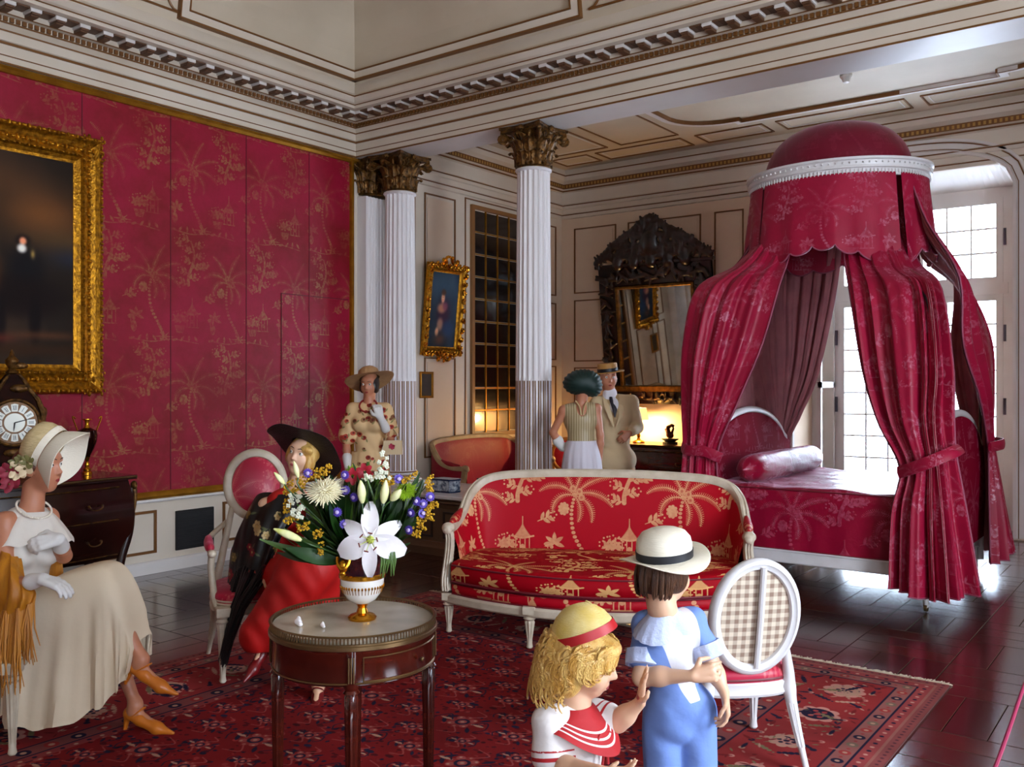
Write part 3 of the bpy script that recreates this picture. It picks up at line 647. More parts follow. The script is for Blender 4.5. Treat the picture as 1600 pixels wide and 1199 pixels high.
def column(x, y, label):
    c = thing('column', label, 'column', (x, y, .565)); c['group'] = 'fluted columns under the beam'
    G, n, sub, zs = shaft_mesh(.172, .152, .13, 3.03-.02); 
    # zs measured above the plinth top
    G[..., 2] = G[..., 2]; f = []; mi = []
    zz = np.concatenate([np.linspace(.13, 1.06, 8), [1.09], np.linspace(1.10, 2.99, 10)]); Gs = []
    for z in zz:
        r = .172-.020*((z-.13)/2.86)**1.3; row = []
        for j in range(n):
            p = (j % sub)/sub; base = .10*sqrt(max(0, sin(pi*(p-.2)/.8))) if p > .2 else 0
            if z <= 1.075 and p > .2: base = .035*(1-.8*sin(pi*(p-.2)/.8))+.012
            row.append((r*(1-base)*cos(2*pi*j/n), r*(1-base)*sin(2*pi*j/n), z))
        Gs.append(row)
    for k in range(len(zz)-1):
        for j in range(n):
            f.append((k*n+j, k*n+(j+1) % n, (k+1)*n+(j+1) % n, (k+1)*n+j)); mi.append(1 if zz[k] < 1.06 and (j % sub) in (1, 2, 6, 7) else 0)
    make('shaft', np.array(Gs).reshape(-1, 3), f, [M['colpaint'], M['cable']], c, True, mi=mi, auto=50)
    b = MB().lathe([(.172, .14), (.185, .128), (.172, .118), (.195, .105), (.178, .088), (.18, .078), (.215, .06), (.226, .045), (.215, .03)], 40, cap=False); b.box((-.225, -.225, 0), (.225, .225, .032))
    part('base', b, M['colpaint'], c, smooth=True)
    g = MB(); 
    for r, z in ((.187, .128), (.192, .09), (.219, .06), (.22, .033)): g.lathe([(r-.004, z-.006), (r+.003, z), (r-.004, z+.006)], 40, cap=False)
    part('base_ring', g, M['goldline'], c, smooth=True)
    n_ = MB().lathe([(.150, 2.985), (.165, 2.99), (.172, 3.0), (.165, 3.012), (.150, 3.018)], 32, cap=True); part('neck_ring', n_, M['colpaint'], c, smooth=True)
    cp = MB(); capital(cp, .47, .378, .150); cp.v = [(a, b_, z+3.012) for a, b_, z in cp.v]; part('capital', cp, M['bronze_gilt'], c, smooth=True)
    return c
column(-6.655, 6.95, 'white fluted column nearest the red silk wall, with gilded leafy capital')
column(-4.935, 6.93, 'white fluted column standing behind the middle of the red sofa, with gilded leafy capital')
# pilaster against the left wall
pl = thing('pilaster', 'flat fluted white pilaster between the red silk wall and the round columns', 'pilaster', (LX, 6.93, .565))
G = []
for z in (.12, 2.99):
    row = [(0, -.19, z), (.13, -.19, z), (.13, -.165, z)]
    for k in range(7):
        y0 = -.165+.33*k/7+.010; y1 = y0+.33/7-.018
        for t in np.linspace(0, 1, 5): row.append((.13-.018*sin(pi*t), y0+(y1-y0)*t, z))
    row += [(.13, .165, z), (.13, .19, z), (0, .19, z)]; G.append(row)
part('shaft', MB().surf(np.array(G)), M['colpaint'], pl)
part('base', MB().box((0, -.22, 0), (.16, .22, .05)).box((0, -.21, .05), (.15, .21, .09), bev=.01).box((0, -.2, .09), (.14, .2, .12)), M['colpaint'], pl)
cp = MB(); capital(cp, .40, .378, .150); cp.v = [(max(0, a*.8+.02), b_*1.1, z+3.012) for a, b_, z in cp.v]; part('capital', cp, M['bronze_gilt'], pl, smooth=True)
# -------- alcove: ceiling, cornice, wall panels
struct('ceiling_alcove', MB().box((LX, BY1, AZ), (RX, AY, AZ+.1)), M['plain_cream'])
ap = [(LX, BY1), (LX, AY), (RX, AY)]
struct('trim_7', MB().surf(run(neg([(.0, 3.86), (.02, 3.87), (.02, 3.92), (.035, 3.93), (.035, 3.99), (.05, 4.0), (.05, 4.05), (.02, 4.07), (.02, 4.22), (.05, 4.23), (.06, 4.25), (.09, 4.26), (.09, 4.33), (.15, 4.36), (.18, 4.41), (.18, 4.44), (.16, AZ)]), ap)), M['paint'])
ag = MB()
for a, b, pr in (((.02, 3.912), (.02, 3.924), .008), ((.05, 4.035), (.05, 4.048), .008), ((.05, 4.232), (.055, 4.25), .006), ((.09, 4.262), (.09, 4.325), .004), ((.18, 4.41), (.18, 4.425), .006)): line(a, b, pr, ap, ag)
struct('trim_8', ag, M['goldline'])
ab = MB(); x = LX+.1
while x < 0: ab.box((x-.012, AY-.10, 4.275), (x+.012, AY-.094, 4.31)); x += .05
y = BY1+.1
while y < AY: ab.box((LX+.094, y-.012, 4.275), (LX+.10, y+.012, 4.31)); y += .05
o = struct('trim_12', ab, mat('fret_gilt', '#b58a4a', .4, .4)); o['kind'] = 'structure'
# wall panel mouldings, alcove left wall (L) and back wall (B)
wp = MB(); wf = MB()
def panel(wall, a, b, z0, z1):
    pos = LX if wall == 'L' else AY
    rect_frame(wp, wall, a, b, z0, z1, .016, .014, pos); e = .02
    if wall == 'L': wf.box((pos, a+.05, z0+.05), (pos+.008, b-.05, z1-.05))
    else: wf.box((a+.05, pos-.008, z0+.05), (b-.05, pos, z1-.05))
for (a, b) in ((7.35, 7.62), (7.78, 8.32)): panel('L', a, b, 2.0, 3.78); panel('L', a, b, .75, 1.9)
panel('L', 10.2, 10.45, 2.80, 3.75); panel('L', 10.2, 10.45, 1.92, 2.70); panel('L', 10.2, 10.45, .75, 1.84)
rect_frame(wp, 'L', 8.5, 9.72, .9, 3.84, .014, .012, LX)
def backx(px): return at_Y(px, 400, AY)[0]
for (a, b) in ((-6.86, -6.20), (-6.02, -4.98), (-4.80, -4.42), (-4.24, -3.98+.0)):
    panel('B', a, b, 2.83, 3.72); panel('B', a, b, 1.90, 2.74); panel('B', a, b, .75, 1.82)
panel('B', -1.25, .6, .75, 3.72)
struct('trim_13', wp, M['goldline']); struct('trim_14', wf, M['paint_warm'])
# alcove ceiling mouldings
ac = MB(); aw = MB()
def clines(pts, w=.016, pr=.012, mb=None, closed=False):
    P = [(p[0], p[1]) for p in pts]; (mb or ac).surf(run([(-w/2, AZ), (-w/2, AZ-pr), (w/2, AZ-pr), (w/2, AZ)], P, closed), cu=closed)
X0, X1, YB, YF = -4.72, -.9, 9.60, 7.5
big = [(-4.12, YF)]+[(-4.12-.55*sin(t), YF+.62*(1-cos(t))) for t in np.linspace(0.01, pi/2, 8)]
big += [(-4.67, 8.2), (-4.67, 9.02)]+[(-4.67+.55*(1-cos(t)), 9.02+.5*sin(t)) for t in np.linspace(.1, pi/2, 8)]+[(-4.05, 9.52), (-4.05, YB), (-1.45, YB), (-1.45, 9.48)]+[(-1.4+.5*sin(t), 9.48-.5*(1-cos(t))) for t in np.linspace(0, pi/2, 8)]+[(-.9, 8.2), (-.9, YF)]
clines(big, .07, .035, aw, True); 
def inset(P, d): 
    c = np.mean(np.array(P), 0); return [tuple(c+(np.array(p)-c)*(1-d/np.linalg.norm(np.array(p)-c))) for p in P]
clines(inset(big, .05), .018, .04, ac, True)
for r in ((-6.75, -5.8, 7.4, 8.4), (-6.75, -5.8, 8.5, 9.72), (-5.62, -4.85, 7.4, 8.4), (-6.75, -6.2, 9.86, 10.25), (-6.08, -4.9, 9.86, 10.25), (-4.72, -3.9, 9.86, 10.25), (-3.75, -2.4, 9.86, 10.25), (-2.25, -.5, 9.86, 10.25)):
    rect_frame(ac, 'C', r[0], r[1], r[2], r[3], .016, .012, AZ); rect_frame(aw, 'C', r[0]+.06, r[1]-.06, r[2]+.06, r[3]-.06, .01, .006, AZ)
rect_frame(ac, 'C', -5.62, -4.85, 8.5, 9.72, .016, .012, AZ)
struct('trim_15', ac, M['goldline']); struct('trim_16', aw, M['paint_cool'])
# leaded window in the alcove's left wall
w2 = thing('window_2', None, None); w2['kind'] = 'structure'
y0, y1, z0, z1 = 8.65, 9.60, 1.00, 3.72
M['pane_dark'] = mat('dark_leaded_glass', '#1a1210', .12, spec=.9, coat=.6, bump=(5, .12))
f_ = MB(); f_.box((LX, y0-.05, z0-.05), (LX+.04, y0, z1+.05)); f_.box((LX, y1, z0-.05), (LX+.04, y1+.05, z1+.05)); f_.box((LX, y0, z1), (LX+.04, y1, z1+.05)); f_.box((LX, y0, z0-.05), (LX+.04, y1, z0))
part('window_frame', f_, mat('oak_frame', '#8a5f34', .4), w2)
for k in range(1, 4): yy = y0+(y1-y0)*k/4; part('glazing_bar', MB().box((LX+.005, yy-.008, z0), (LX+.024, yy+.008, z1)), M['gilt_rail'], w2)
for k in range(1, 10): zz = z0+(z1-z0)*k/10; part('glazing_bar', MB().box((LX+.005, y0, zz-.008), (LX+.022, y1, zz+.008)), M['gilt_rail'], w2)
pv = None
for a in range(4):
    for b in range(10):
        if pv is None: pv = part('pane', MB().box((0, -.105, -.122), (.010, .105, .122), bev=.002), M['pane_dark'], w2); o = pv
        else: o = pv.copy(); COL.objects.link(o); o.parent = w2
        o.location = (LX+.003, y0+(y1-y0)*(a+.5)/4, z0+(z1-z0)*(b+.5)/10)
        o.rotation_euler = (0, random.uniform(-.006, .006), random.uniform(-.006, .006))
# window latch hook and smoke detector
lt = MB().tube(catmull([(LX+.02, 8.47, 2.95), (LX+.05, 8.44, 2.9), (LX+.03, 8.42, 2.75), (LX+.04, 8.47, 2.66), (LX+.02, 8.49, 2.6)], 16), .008, 6)
tag(lt.build('latch', M['goldline']), 'thin curved iron latch beside the dark leaded window', 'latch')
p = at_Z(1322, 116, AZ); sd = MB().lathe([(.055, 0), (.055, -.025), (.04, -.04), (.03, -.075), (.0, -.08)], 20, c=p)
tag(sd.build('smoke_detector', mat('white_plastic', '#cfc8c0', .4)), 'small round white detector on the alcove ceiling above the bed canopy', 'smoke detector')
# ================================================================ FURNITURE
M['frame'] = mat('cream_carved_wood', '#c9bba6', .42, noise=(14, '#9d8b70', .45))
M['frame_white'] = mat('white_painted_wood', '#dcd9da', .38, noise=(10, '#c2bcb8', .3))
M['sofa_silk'] = damask('red_gold_silk', '#a80018', '#dba878', 1.0, rough=.55, rg=.5, worn=.25, uv=True, tile=(.74, 1.85), sheen=.0, spec=.2)
M['sofa_silk2'] = damask('red_gold_silk_seat', '#980012', '#e0b070', 1.0, rough=.65, rg=.6, worn=.1, uv=True, tile=(.74, 1.2), sheen=.0, spec=.12)
M['faded_silk'] = damask('faded_red_silk', '#980c28', '#b04a48', .3, rough=.5, rg=.45, worn=.6, uv=True)
M['pink_silk'] = damask('pink_red_silk', '#b01d3c', '#d87a74', .6, rough=.4, rg=.35, worn=.4, uv=True, tile=(.6, 1.5), sheen=.3)
M['bed_silk'] = damask('crimson_bed_silk', '#8e0a2e', '#d890a8', .55, rough=.5, rg=.28, worn=.9, uv=True, tile=(.6, 1.5), sheen=.12, bump=.3, spec=.3, fade='#a00c36')
M['lining'] = mat('dusty_rose_lining', '#a86e70', .75, spec=.15, noise=(6, '#85505a', .4))
M['piping'] = mat('dark_red_piping', '#6a1020', .5)
M['mahogany'] = mat('polished_mahogany', '#4a150a', .18, coat=.6, noise=(5, '#2a0a05', .7, (1, 1, 6)))
M['darkwood'] = mat('dark_rosewood', '#1d0906', .22, coat=.5, noise=(6, '#3a140a', .5, (1, 4, 1)))
M['brass'] = mat('old_brass', '#7c6242', .36, metal=.9)
M['gold'] = mat('bright_gold', '#d8972a', .22, metal=.95, noise=(20, '#a8651a', .4))
def turned_leg(h, r, n=24, flutes=8, top=.05):
    mb = MB(); mb.box((-r*1.25, -r*1.25, h-top), (r*1.25, r*1.25, h), 0, .004)
    pr = [(r*.42, 0), (r*.62, .008), (r*.5, .03), (r*.52, .05)]
    zs = np.linspace(.055, h-top-.045, 9); pr += [(r*(.52+.48*((z-.055)/(h-top-.1))), z) for z in zs]; pr += [(r*.8, h-top-.038), (r*1.2, h-top-.025), (r*.85, h-top-.012), (r*1.15, h-top)]
    mb.lathe(pr, n*2, flute=(.22, flutes, lambda k: 1 if 4 <= k <= 12 else 0)); return mb
def place(mb, x, y, z=0, rz=0):
    c, s = cos(rz), sin(rz); mb.v = [(p[0]*c-p[1]*s+x, p[0]*s+p[1]*c+y, p[2]+z) for p in mb.v]; return mb
# ---------------- settee (canape corbeille)
def settee(name, label, loc, rz, W, H, fabric, seatfab, frame, bow=.30, legs=4, cushion=True, depth=.64, group=None, piping=None):
    t = thing(name, label, 'sofa', loc, rz, group); w = W
    half = [(-w, 0, .665), (-w-.006, .18, .672), (-w, .34, .725), (-w+.03, .47, .845), (-w+.13, .57, H-.045), (-w+.38, depth-.02, H-.012)]
    ctl = np.array(half+[(0, depth, H)]+[(-x, y, z) for x, y, z in half[::-1]]); P = catmull(ctl, 120)
    # top rail: moulded section swept along the curve
    T = np.gradient(P, axis=0); T /= np.linalg.norm(T, axis=1)[:, None]
    out = np.stack([T[:, 1]*-1, T[:, 0], 0*T[:, 0]], 1); out /= np.linalg.norm(out, axis=1)[:, None]+1e-9     # horizontal, pointing outwards/back
    upv = np.cross(out, T); upv *= np.sign(upv[:, 2:3]+1e-9); sec = [(-.026, -.03), (-.03, .0), (-.022, .016), (-.012, .02), (-.006, .014), (.004, .014), (.010, .022), (.022, .018), (.030, 0), (.026, -.03)]
    G = np.array([[p+o*a+u*b for a, b in sec] for p, o, u in zip(P, out, upv)])
    part('back_frame', MB().surf(G, cv=True), frame, t, smooth=True)
    if piping: 
        pass
    # arm posts
    for sg in (-1, 1):
        mb = MB(); pts = catmull([(sg*w, -.005, .66), (sg*(w-.005), .01, .58), (sg*(w+.01), .02, .45), (sg*(w+.015), -.015, .34), (sg*(w+.01), -.02, .27)], 16)
        mb.tube(pts, np.linspace(.030, .034, 16), 12); mb.ell((sg*w, -.015, .668), (.042, .045, .034), 14); mb.ell((sg*w, -.045, .655), (.03, .02, .026), 10)
        for k in (-1, 0, 1): mb.tube([(p[0]+k*.016, p[1]-.030, p[2]) for p in pts], .006, 6)
        part('arm_post', mb, frame, t, smooth=True)
        ap_ = MB(); q = P[:26] if sg < 0 else P[-26:][::-1]
        ap_.tube([(p[0], p[1], p[2]+.022) for p in q[3:20]], [.012+.018*sin(pi*i/16) for i in range(17)], 10); me_ = ap_
        uv = [(p[1]*3, p[2]*3) for p in ap_.v]; make('arm_pad', ap_.v, ap_.f, fabric, t, uv=uv)
    # upholstered back
    arc = np.concatenate([[0], np.cumsum(np.linalg.norm(np.diff(P[:, :2], axis=0), axis=1))]); rows = 16; G = []; UV = []
    zs = np.linspace(0, 1, rows)
    for i, p in enumerate(P):
        ins = -out[i]; r = []
        for v_ in zs:
            z = .30+(p[2]-.012-.30)*v_; d = .012+.035*sin(pi*min(1, v_*1.02))**.6+.045*(1-v_)*min(1, (1 if cushion else .5)); q = p+ins*d; r.append((q[0], q[1], z)); UV.append((arc[i]+.07, z-.23))
        G.append(r)
    mb = MB().surf(np.array(G)); make('back_upholstery', mb.v, mb.f, fabric, t, uv=UV)
    G2 = np.array([[(p+o*.01)[:2].tolist()+[.25+(p[2]-.02-.25)*v_] for v_ in (0, .5, 1)] for p, o in zip(P, out)]); mb = MB().surf(G2); make('outside_back', mb.v, mb.f, fabric, t, uv=[(p[0], p[2]) for p in mb.v])
    # front line
    def fy(x): return -bow*(1-(x/w)**2)-.015
    fx = np.linspace(-w, w, 41); inner = P[6:-6]; inn = [(p[0]-o[0]*.03, p[1]-o[1]*.03) for p, o in zip(inner, out[6:-6])]
    rail_path = [(x, fy(x)) for x in fx]
    r = run([(-.0, .19), (.012, .19), (.02, .2), (.02, .235), (.012, .25), (-.0, .25), (-.04, .25), (-.04, .19)], [(x, y) for x, y in rail_path][::-1])
    mb = MB().surf(r, cv=True); bp = [(p[0]+o[0]*.0, p[1]+o[1]*.0) for p, o in zip(P[::4], out[::4])]; mb.surf(run([(.0, .19), (.02, .2), (.02, .25), (-.03, .25), (-.03, .19)], bp[::1]), cv=True)
    part('seat_rail', mb, frame, t, smooth=False)
    def slab(z0, z1, grow, nm, fab, crown=0, off=0):
        # outline: front bowed line, then inside of the back
        front = [(x, fy(x)-grow) for x in np.linspace(-w+.03, w-.03, 41)]
        q = P[4:-4:1]; oo = out[4:-4:1]; back = [(p[0]-o[0]*.04, p[1]-o[1]*.04) for p, o in zip(q, oo)]
        rows_ = []; n = 41; bk = catmull(np.array(back), n); G = []; UVs = []; m = 18
        for a in range(n):
            f0 = np.array(front[a]); b0 = bk[a]; col = []
            for (zz, ins) in ((z0, .02), (z0+.012, 0), ((z0+z1)/2, -.012), (z1-.012, 0)): col.append((f0[0], f0[1]-(.0-ins if 0 else -ins), zz)); UVs.append((f0[0]+off, .25-(z1-zz)))
            for b in range(m):
                s = b/(m-1); p = f0*(1-s)+b0*s; cr = crown*sin(pi*min(1, s*.9+.06))*(1-abs(f0[0]/w)**6); col.append((p[0], p[1]+(.012 if b == 0 else 0), z1+cr+(0 if b else -.002))); UVs.append((p[0]+off, .25+s*(np.linalg.norm(b0-f0))))
            G.append(col)
        mb = MB().surf(np.array(G)); o = make(nm, mb.v, mb.f, fab, t, uv=UVs)
        pp = MB().tube([(f[0], f[1]-.002, z1-.006) for f in front], .0055, 6); pp.tube([(f[0], f[1]-.002, z0+.006) for f in front], .007, 6); part('piping', pp, M['piping'] if not piping else piping, o, smooth=True)
        # side caps
        return o
    slab(.245, .325, 0.0, 'seat_base', fabric)
    if cushion: slab(.33, .445, .022, 'seat_cushion', seatfab, .035, .3)
    else: slab(.30, .40, 0, 'seat_cushion', seatfab, .03)
    for k in range(legs):
        x = -w*1.0+2*w*k/(legs-1) if legs > 1 else 0
        if legs == 4: x = (-w, -.36*w/.93, .36*w/.93, w)[k]
        part('leg', place(turned_leg(.255 if True else .2, .032), x, fy(x)+.012 if abs(x) < w else .0), frame, t, smooth=True)
    for x in (-w*.8, w*.8): part('leg', place(turned_leg(.255, .03), x, depth-.09), frame, t, smooth=True)
    return t
settee('sofa', 'large red and gold patterned silk sofa in the middle of the room', (-3.0, 4.86, .013), atan2(.4315, .902), .93, .975, M['sofa_silk'], M['sofa_silk2'], M['frame'])
settee('sofa', 'faded plain red sofa with worn cream frame under the dark leaded window', (-6.46, 8.60, 0), radians(90), .84, .97, M['faded_silk'], M['faded_silk'], mat('worn_cream_frame', '#b79a72', .45, noise=(12, '#8c6a40', .5)), bow=.2, legs=3, cushion=False, depth=.58)
# ---------------- bed
BX0, BX1, BYN, BYF = -3.19, -1.50, 6.85, 8.70
bed = thing('canopy_bed', 'crimson silk canopy bed with cream frame standing before the bright window', 'bed', ((BX0+BX1)/2, (BYN+BYF)/2, 0))
bo = np.array([(BX0+BX1)/2, (BYN+BYF)/2, 0.])
def bmake(name, mb, m, parent=bed, uv=None, smooth=True, **k):
    v = [tuple(np.array(p)-bo) for p in mb.v] ; return make(name, v, mb.f, m, parent, smooth, mi=mb.m if isinstance(m, (list, tuple)) else None, uv=uv, auto=50, **k)
mb = MB(); mb.box((BX0+.03, BYN-.0, .23), (BX1-.03, BYN+.05, .33), 0, .008); mb.box((BX0+.03, BYF-.05, .23), (BX1-.03, BYF, .33), 0, .008); mb.box((BX0, BYN, .23), (BX0+.05, BYF, .33), 0, .008); mb.box((BX1-.05, BYN, .23), (BX1, BYF, .33), 0, .008)
mb.surf(run([(0, .318), (-.012, .322), (-.012, .333), (0, .336)], [(BX1, BYN), (BX0, BYN)][::-1]))
bmake('bed_frame', mb, M['frame_white'], smooth=False)
for x, y in ((BX0+.03, BYN+.03), (BX1-.03, BYN+.03), (BX0+.03, BYF-.03), (BX1-.03, BYF-.03)):
    mb = place(turned_leg(.26, .034), x, y, .03); lg = bmake('leg', mb, M['frame_white'])
    c_ = MB(); c_.v = []; c_.lathe([(.001, -.012), (.026, -.012), (.03, 0), (.026, .012), (.001, .012)], 16); c_.v = [(p[2]+x, p[1]+y, p[0]+.03) for p in c_.v]; bmake('caster', c_, M['brass'], lg)
# mattress with silk coverlet
def cloth_box(x0, x1, y0, y1, zt, zb, nx=60, ny=60, wr=.006):
    G = []; UV = []; xs = np.linspace(x0, x1, nx)
    ys = np.linspace(y0, y1, ny); side = np.linspace(zb, zt-.02, 10)
    for x in xs:
        col = []; f = .012*sin(x*13)*.5+.006*sin(x*31)
        for z in side: col.append((x, y0-.0+f*(1-(z-zb)/(zt-zb))-.008, z)); UV.append((x, z))
        for k, y in enumerate(ys):
            z = zt+wr*(sin(x*9+y*4)+.7*sin(x*17-y*11)+.5*sin(y*23+x*3))+(.01 if 0 < k < ny-1 else -.006); col.append((x, y, z)); UV.append((x, zt+y-y0))
        for z in side[::-1]: col.append((x, y1+.008, z)); UV.append((x, zt+y1-y0+zt-z))
        G.append(col)
    return MB().surf(np.array(G)), UV
mb, uv = cloth_box(BX0+.05, BX1-.05, BYN+.01, BYF-.01, .795, .325); M['coverlet'] = damask('coverlet_silk', '#8c0a2c', '#c9708c', .5, rough=.34, rg=.24, worn=.6, uv=True, sheen=.3, bump=.5)
cv_ = bmake('coverlet', mb, M['coverlet'], uv=uv)
mb = MB(); mb.tube([(BX0+.05, BYN+.0, .792), (BX1-.05, BYN+.0, .792)], .006, 6); mb.tube([(BX0+.05, BYN-.004, .335), (BX1-.05, BYN-.004, .335)], .006, 6); bmake('piping', mb, M['piping'], cv_)
mb = MB(); L_ = BYF-BYN-.1
G = []; UV = []
for s in np.linspace(0, 1, 40):
    y = BYN+.06+L_*s; row = []; r = .115*(1-.0*s); e = (1-(abs(2*s-1))**14)
    for a in np.linspace(0, 2*pi, 28, endpoint=False): q = r*(e*.98+.02)*(1+.02*sin(8*a+s*25)); row.append((BX0+.30+q*cos(a), y, .915+q*sin(a))); UV.append((a*.115, y))
    G.append(row)
mb.surf(np.array(G), cv=True); v = bmake('bolster', mb, M['coverlet'], uv=UV)
M['head_silk'] = damask('headboard_silk', '#7d0724', '#b8607a', .5, rough=.9, rg=.8, worn=.6, uv=True, spec=.04)
def head_foot(x, sg, nm, z0=.30):
    n = 31; ys = np.linspace(BYN+.02, BYF-.02, n); top = [1.10+.27*max(0, 1-((y-(BYN+BYF)/2)/.80)**2)**.7 for y in ys]
    mb = MB(); G = []; UV = []
    for y, zt in zip(ys, top):
        G.append([(x, y, z0), (x-.015*sg*0-.03, y, z0), (x-.045, y, (z0+zt)/2), (x-.03, y, zt-.03), (x, y, zt-.02), (x+.03, y, zt-.03), (x+.045, y, (z0+zt)/2), (x+.03, y, z0)]); UV += [(y, zz) for zz in (z0, z0, (z0+zt)/2, zt, zt, zt, (z0+zt)/2, z0)]
    mb.surf(np.array(G), cv=True); o = bmake(nm, mb, M['head_silk'], uv=UV)
    pts = [(x, ys[0], .1)]+[(x, ys[0], z) for z in (.5, .9)]+[(x, y, z) for y, z in zip(ys[1:-1], top[1:-1])]+[(x, ys[-1], z) for z in (.9, .5, .1)]
    mb = MB().tube(pts, .03, 10); f = bmake(nm+'_frame', mb, M['frame_white'])
head_foot(BX0, 1, 'headboard'); head_foot(BX1, -1, 'footboard')
# canopy: oval ring, dome, scalloped valance
RC = np.array([-2.435, 7.80]); RA, RB, RZ = .715, .59, 3.265
def ring(a, k=1.0, dz=0): return (RC[0]+RA*k*cos(a), RC[1]+RB*k*sin(a), RZ+dz)
can = thing('canopy_crown', None, None); 
bpy.data.objects.remove(can)
mb = MB(); prof_ = [(1.0, -.05), (1.0, -.0), (1.035, .005), (1.035, .02), (1.01, .025), (1.02, .06), (1.05, .068), (1.05, .085), (.97, .09), (.96, -.05)]
mb.surf(np.array([[ring(a, k, dz) for k, dz in prof_] for a in np.linspace(0, 2*pi, 96, endpoint=False)]), cu=True, cv=True)
rg_ = bmake('canopy_ring', mb, M['frame_white'])
mb = MB()
for i in range(150):
    a = 2*pi*i/150; p = ring(a, 1.012, -.024); mb.ell(p, (.006, .006, .018), 6)
for i in range(90):
    a = 2*pi*i/90; p = ring(a, 1.03, .043); mb.ell(p, (.008, .008, .008), 6)
o = bmake('ring_beading', mb, M['frame_white'], rg_); o['kind'] = 'stuff'
mb = MB(); G = []; UV = []
for a in np.linspace(0, 2*pi, 72, endpoint=False):
    row = []
    for t in np.linspace(0, 1, 16): k = .97*cos(t*pi/2*.985)**.75; row.append(ring(a, k*.86, .06+.44*sin(t*pi/2))); UV.append((a*.7, t*.8))
    G.append(row)
mb.surf(np.array(G), cu=True); M['dome_silk'] = damask('dome_silk', '#6d0b24', '#a04058', .25, rough=.42, rg=.35, worn=.5, uv=True, sheen=.3); bmake('canopy_dome', mb, M['dome_silk'], uv=UV)
def valance(a0, a1, drop0, nsc, seed=0, flare=.04, cut0=0, cut1=0):
    n = 90; G = []; UV = []; edge = []
    for i, s in enumerate(np.linspace(0, 1, n)):
        a = a0+(a1-a0)*s; sc = abs(sin(pi*s*nsc)); d = drop0-.03+.055*sc**.55+.03*sin(2*pi*s*1.5+seed)
        d += cut0*(1-s)**6+cut1*s**6; row = []
        for t in np.linspace(0, 1, 12):
            k = 1.0+flare*t+.018*sin(s*26+seed)*t; row.append(ring(a, k, -.03-d*t)); UV.append((a*.72, -d*t))
        edge.append(row[-1]); G.append(row)
    mb = MB().surf(np.array(G)); o = bmake('valance', mb, M['bed_silk'], uv=UV); e = MB().tube(edge, .0065, 6); bmake('braid', e, mat_braid, o)
mat_braid = mat('rose_braid', '#93455c', .5)
valance(radians(-128), radians(-38), .60, 7, 0, .09, 0.05, .16); valance(radians(-34), radians(38), .60, 6, 2, .09, .08, .1); valance(radians(-192), radians(-130), .62, 5, 4, .09, .08, .04); valance(radians(42), radians(160), .6, 6, 1)
# curtains: control nets, folded cloth with lining
def curtain(rows, nf, amp, lining=True, flip=False, uvs=1.0, seed=0, ns=150, nz=70, mat_=None, label=None, name='curtain', lin_mat=None, off=.012):
    K = np.array(rows, float); A = np.array(amp, float); nr = len(K)
    C = catmull(K, nz); am = catmull(A[:, None], nz)[:, 0]; G = np.zeros((ns, nz, 3)); UV = np.zeros((ns, nz, 2))
    r = np.random.default_rng(seed); ph = r.uniform(0, 6, 5)
    for j in range(nz):
        L0 = catmull(C[j], ns); T = np.gradient(L0[:, :2], axis=0); T /= np.linalg.norm(T, axis=1)[:, None]+1e-9; N_ = np.stack([T[:, 1], -T[:, 0]], 1)
        s = np.linspace(0, 1, ns); w = s+.03*np.sin(2*pi*s*2+ph[0])+.012*np.sin(j/nz*5+ph[1]+s*7)
        f = am[j]*(np.sin(2*pi*nf*w)+.35*np.sin(2*pi*nf*2.3*w+ph[2])+.4*np.sin(2*pi*nf*.47*w+ph[3]))*np.minimum(1, np.minimum(s, 1-s)*20+.2)
        G[:, j, :2] = L0[:, :2]+N_*f[:, None]; G[:, j, 2] = L0[:, 2]; UV[:, j, 0] = s*uvs; UV[:, j, 1] = 3.4*(1-j/(nz-1))
    mb = MB().surf(G); o = bmake(name, mb, mat_ or M['bed_silk'], uv=UV.reshape(-1, 2), label=label)
    ed = MB().tube(G[0, ::2], .007, 6).tube(G[-1, ::2], .007, 6).tube(G[::2, -1], .006, 6); bmake('braid', ed, mat_braid, o)
    if lining:
        Nn = np.cross(np.gradient(G, axis=0), np.gradient(G, axis=1)); Nn /= np.linalg.norm(Nn, axis=2)[..., None]+1e-9
        inn = G+Nn*off*(-1 if flip else 1); mb = MB().surf(inn); bmake('lining', mb, lin_mat or M['lining'], o)
    return o
def tie(pts, r=.013, parent=bed):
    mb = MB().tube(catmull(np.array(pts), 30), r, 10, flat=3.4); bmake('tieback', mb, M['bed_silk'], parent, uv=[(p[0]*2, p[2]*2) for p in mb.v])
def pz(px, py, Y): return at_Y(px, py, Y)
def z_(x, y, z): return np.array([x, y, z])
# near left
curtain([[pz(1238, 280, 7.40), z_(-2.86, 7.50, 3.26), z_(-2.98, 7.88, 3.26)],
         [pz(1238, 352, 7.44), pz(1195, 362, 7.42), z_(-3.04, 7.85, 2.80)],
         [pz(1232, 402, 7.24), pz(1155, 412, 7.16), z_(-3.18, 7.85, 2.58)],
         [pz(1218, 445, 7.02), pz(1098, 452, 6.88), z_(-3.36, 7.7, 2.55)],
         [pz(1190, 540, 6.92), pz(1076, 540, 6.80), z_(-3.42, 7.6, 2.0)],
         [pz(1152, 630, 6.86), pz(1072, 630, 6.80), z_(-3.38, 7.4, 1.5)],
         [pz(1121, 708, 6.84), pz(1072, 708, 6.82), z_(-3.36, 7.05, 1.12)],
         [pz(1126, 790, 6.82), pz(1066, 790, 6.78), z_(-3.40, 7.15, .7)],
         [pz(1130, 905, 6.80), pz(1056, 905, 6.76), z_(-3.44, 7.2, .12)]], 7, [.008, .012, .016, .024, .026, .022, .014, .024, .032], seed=1, uvs=1.6, flip=True)
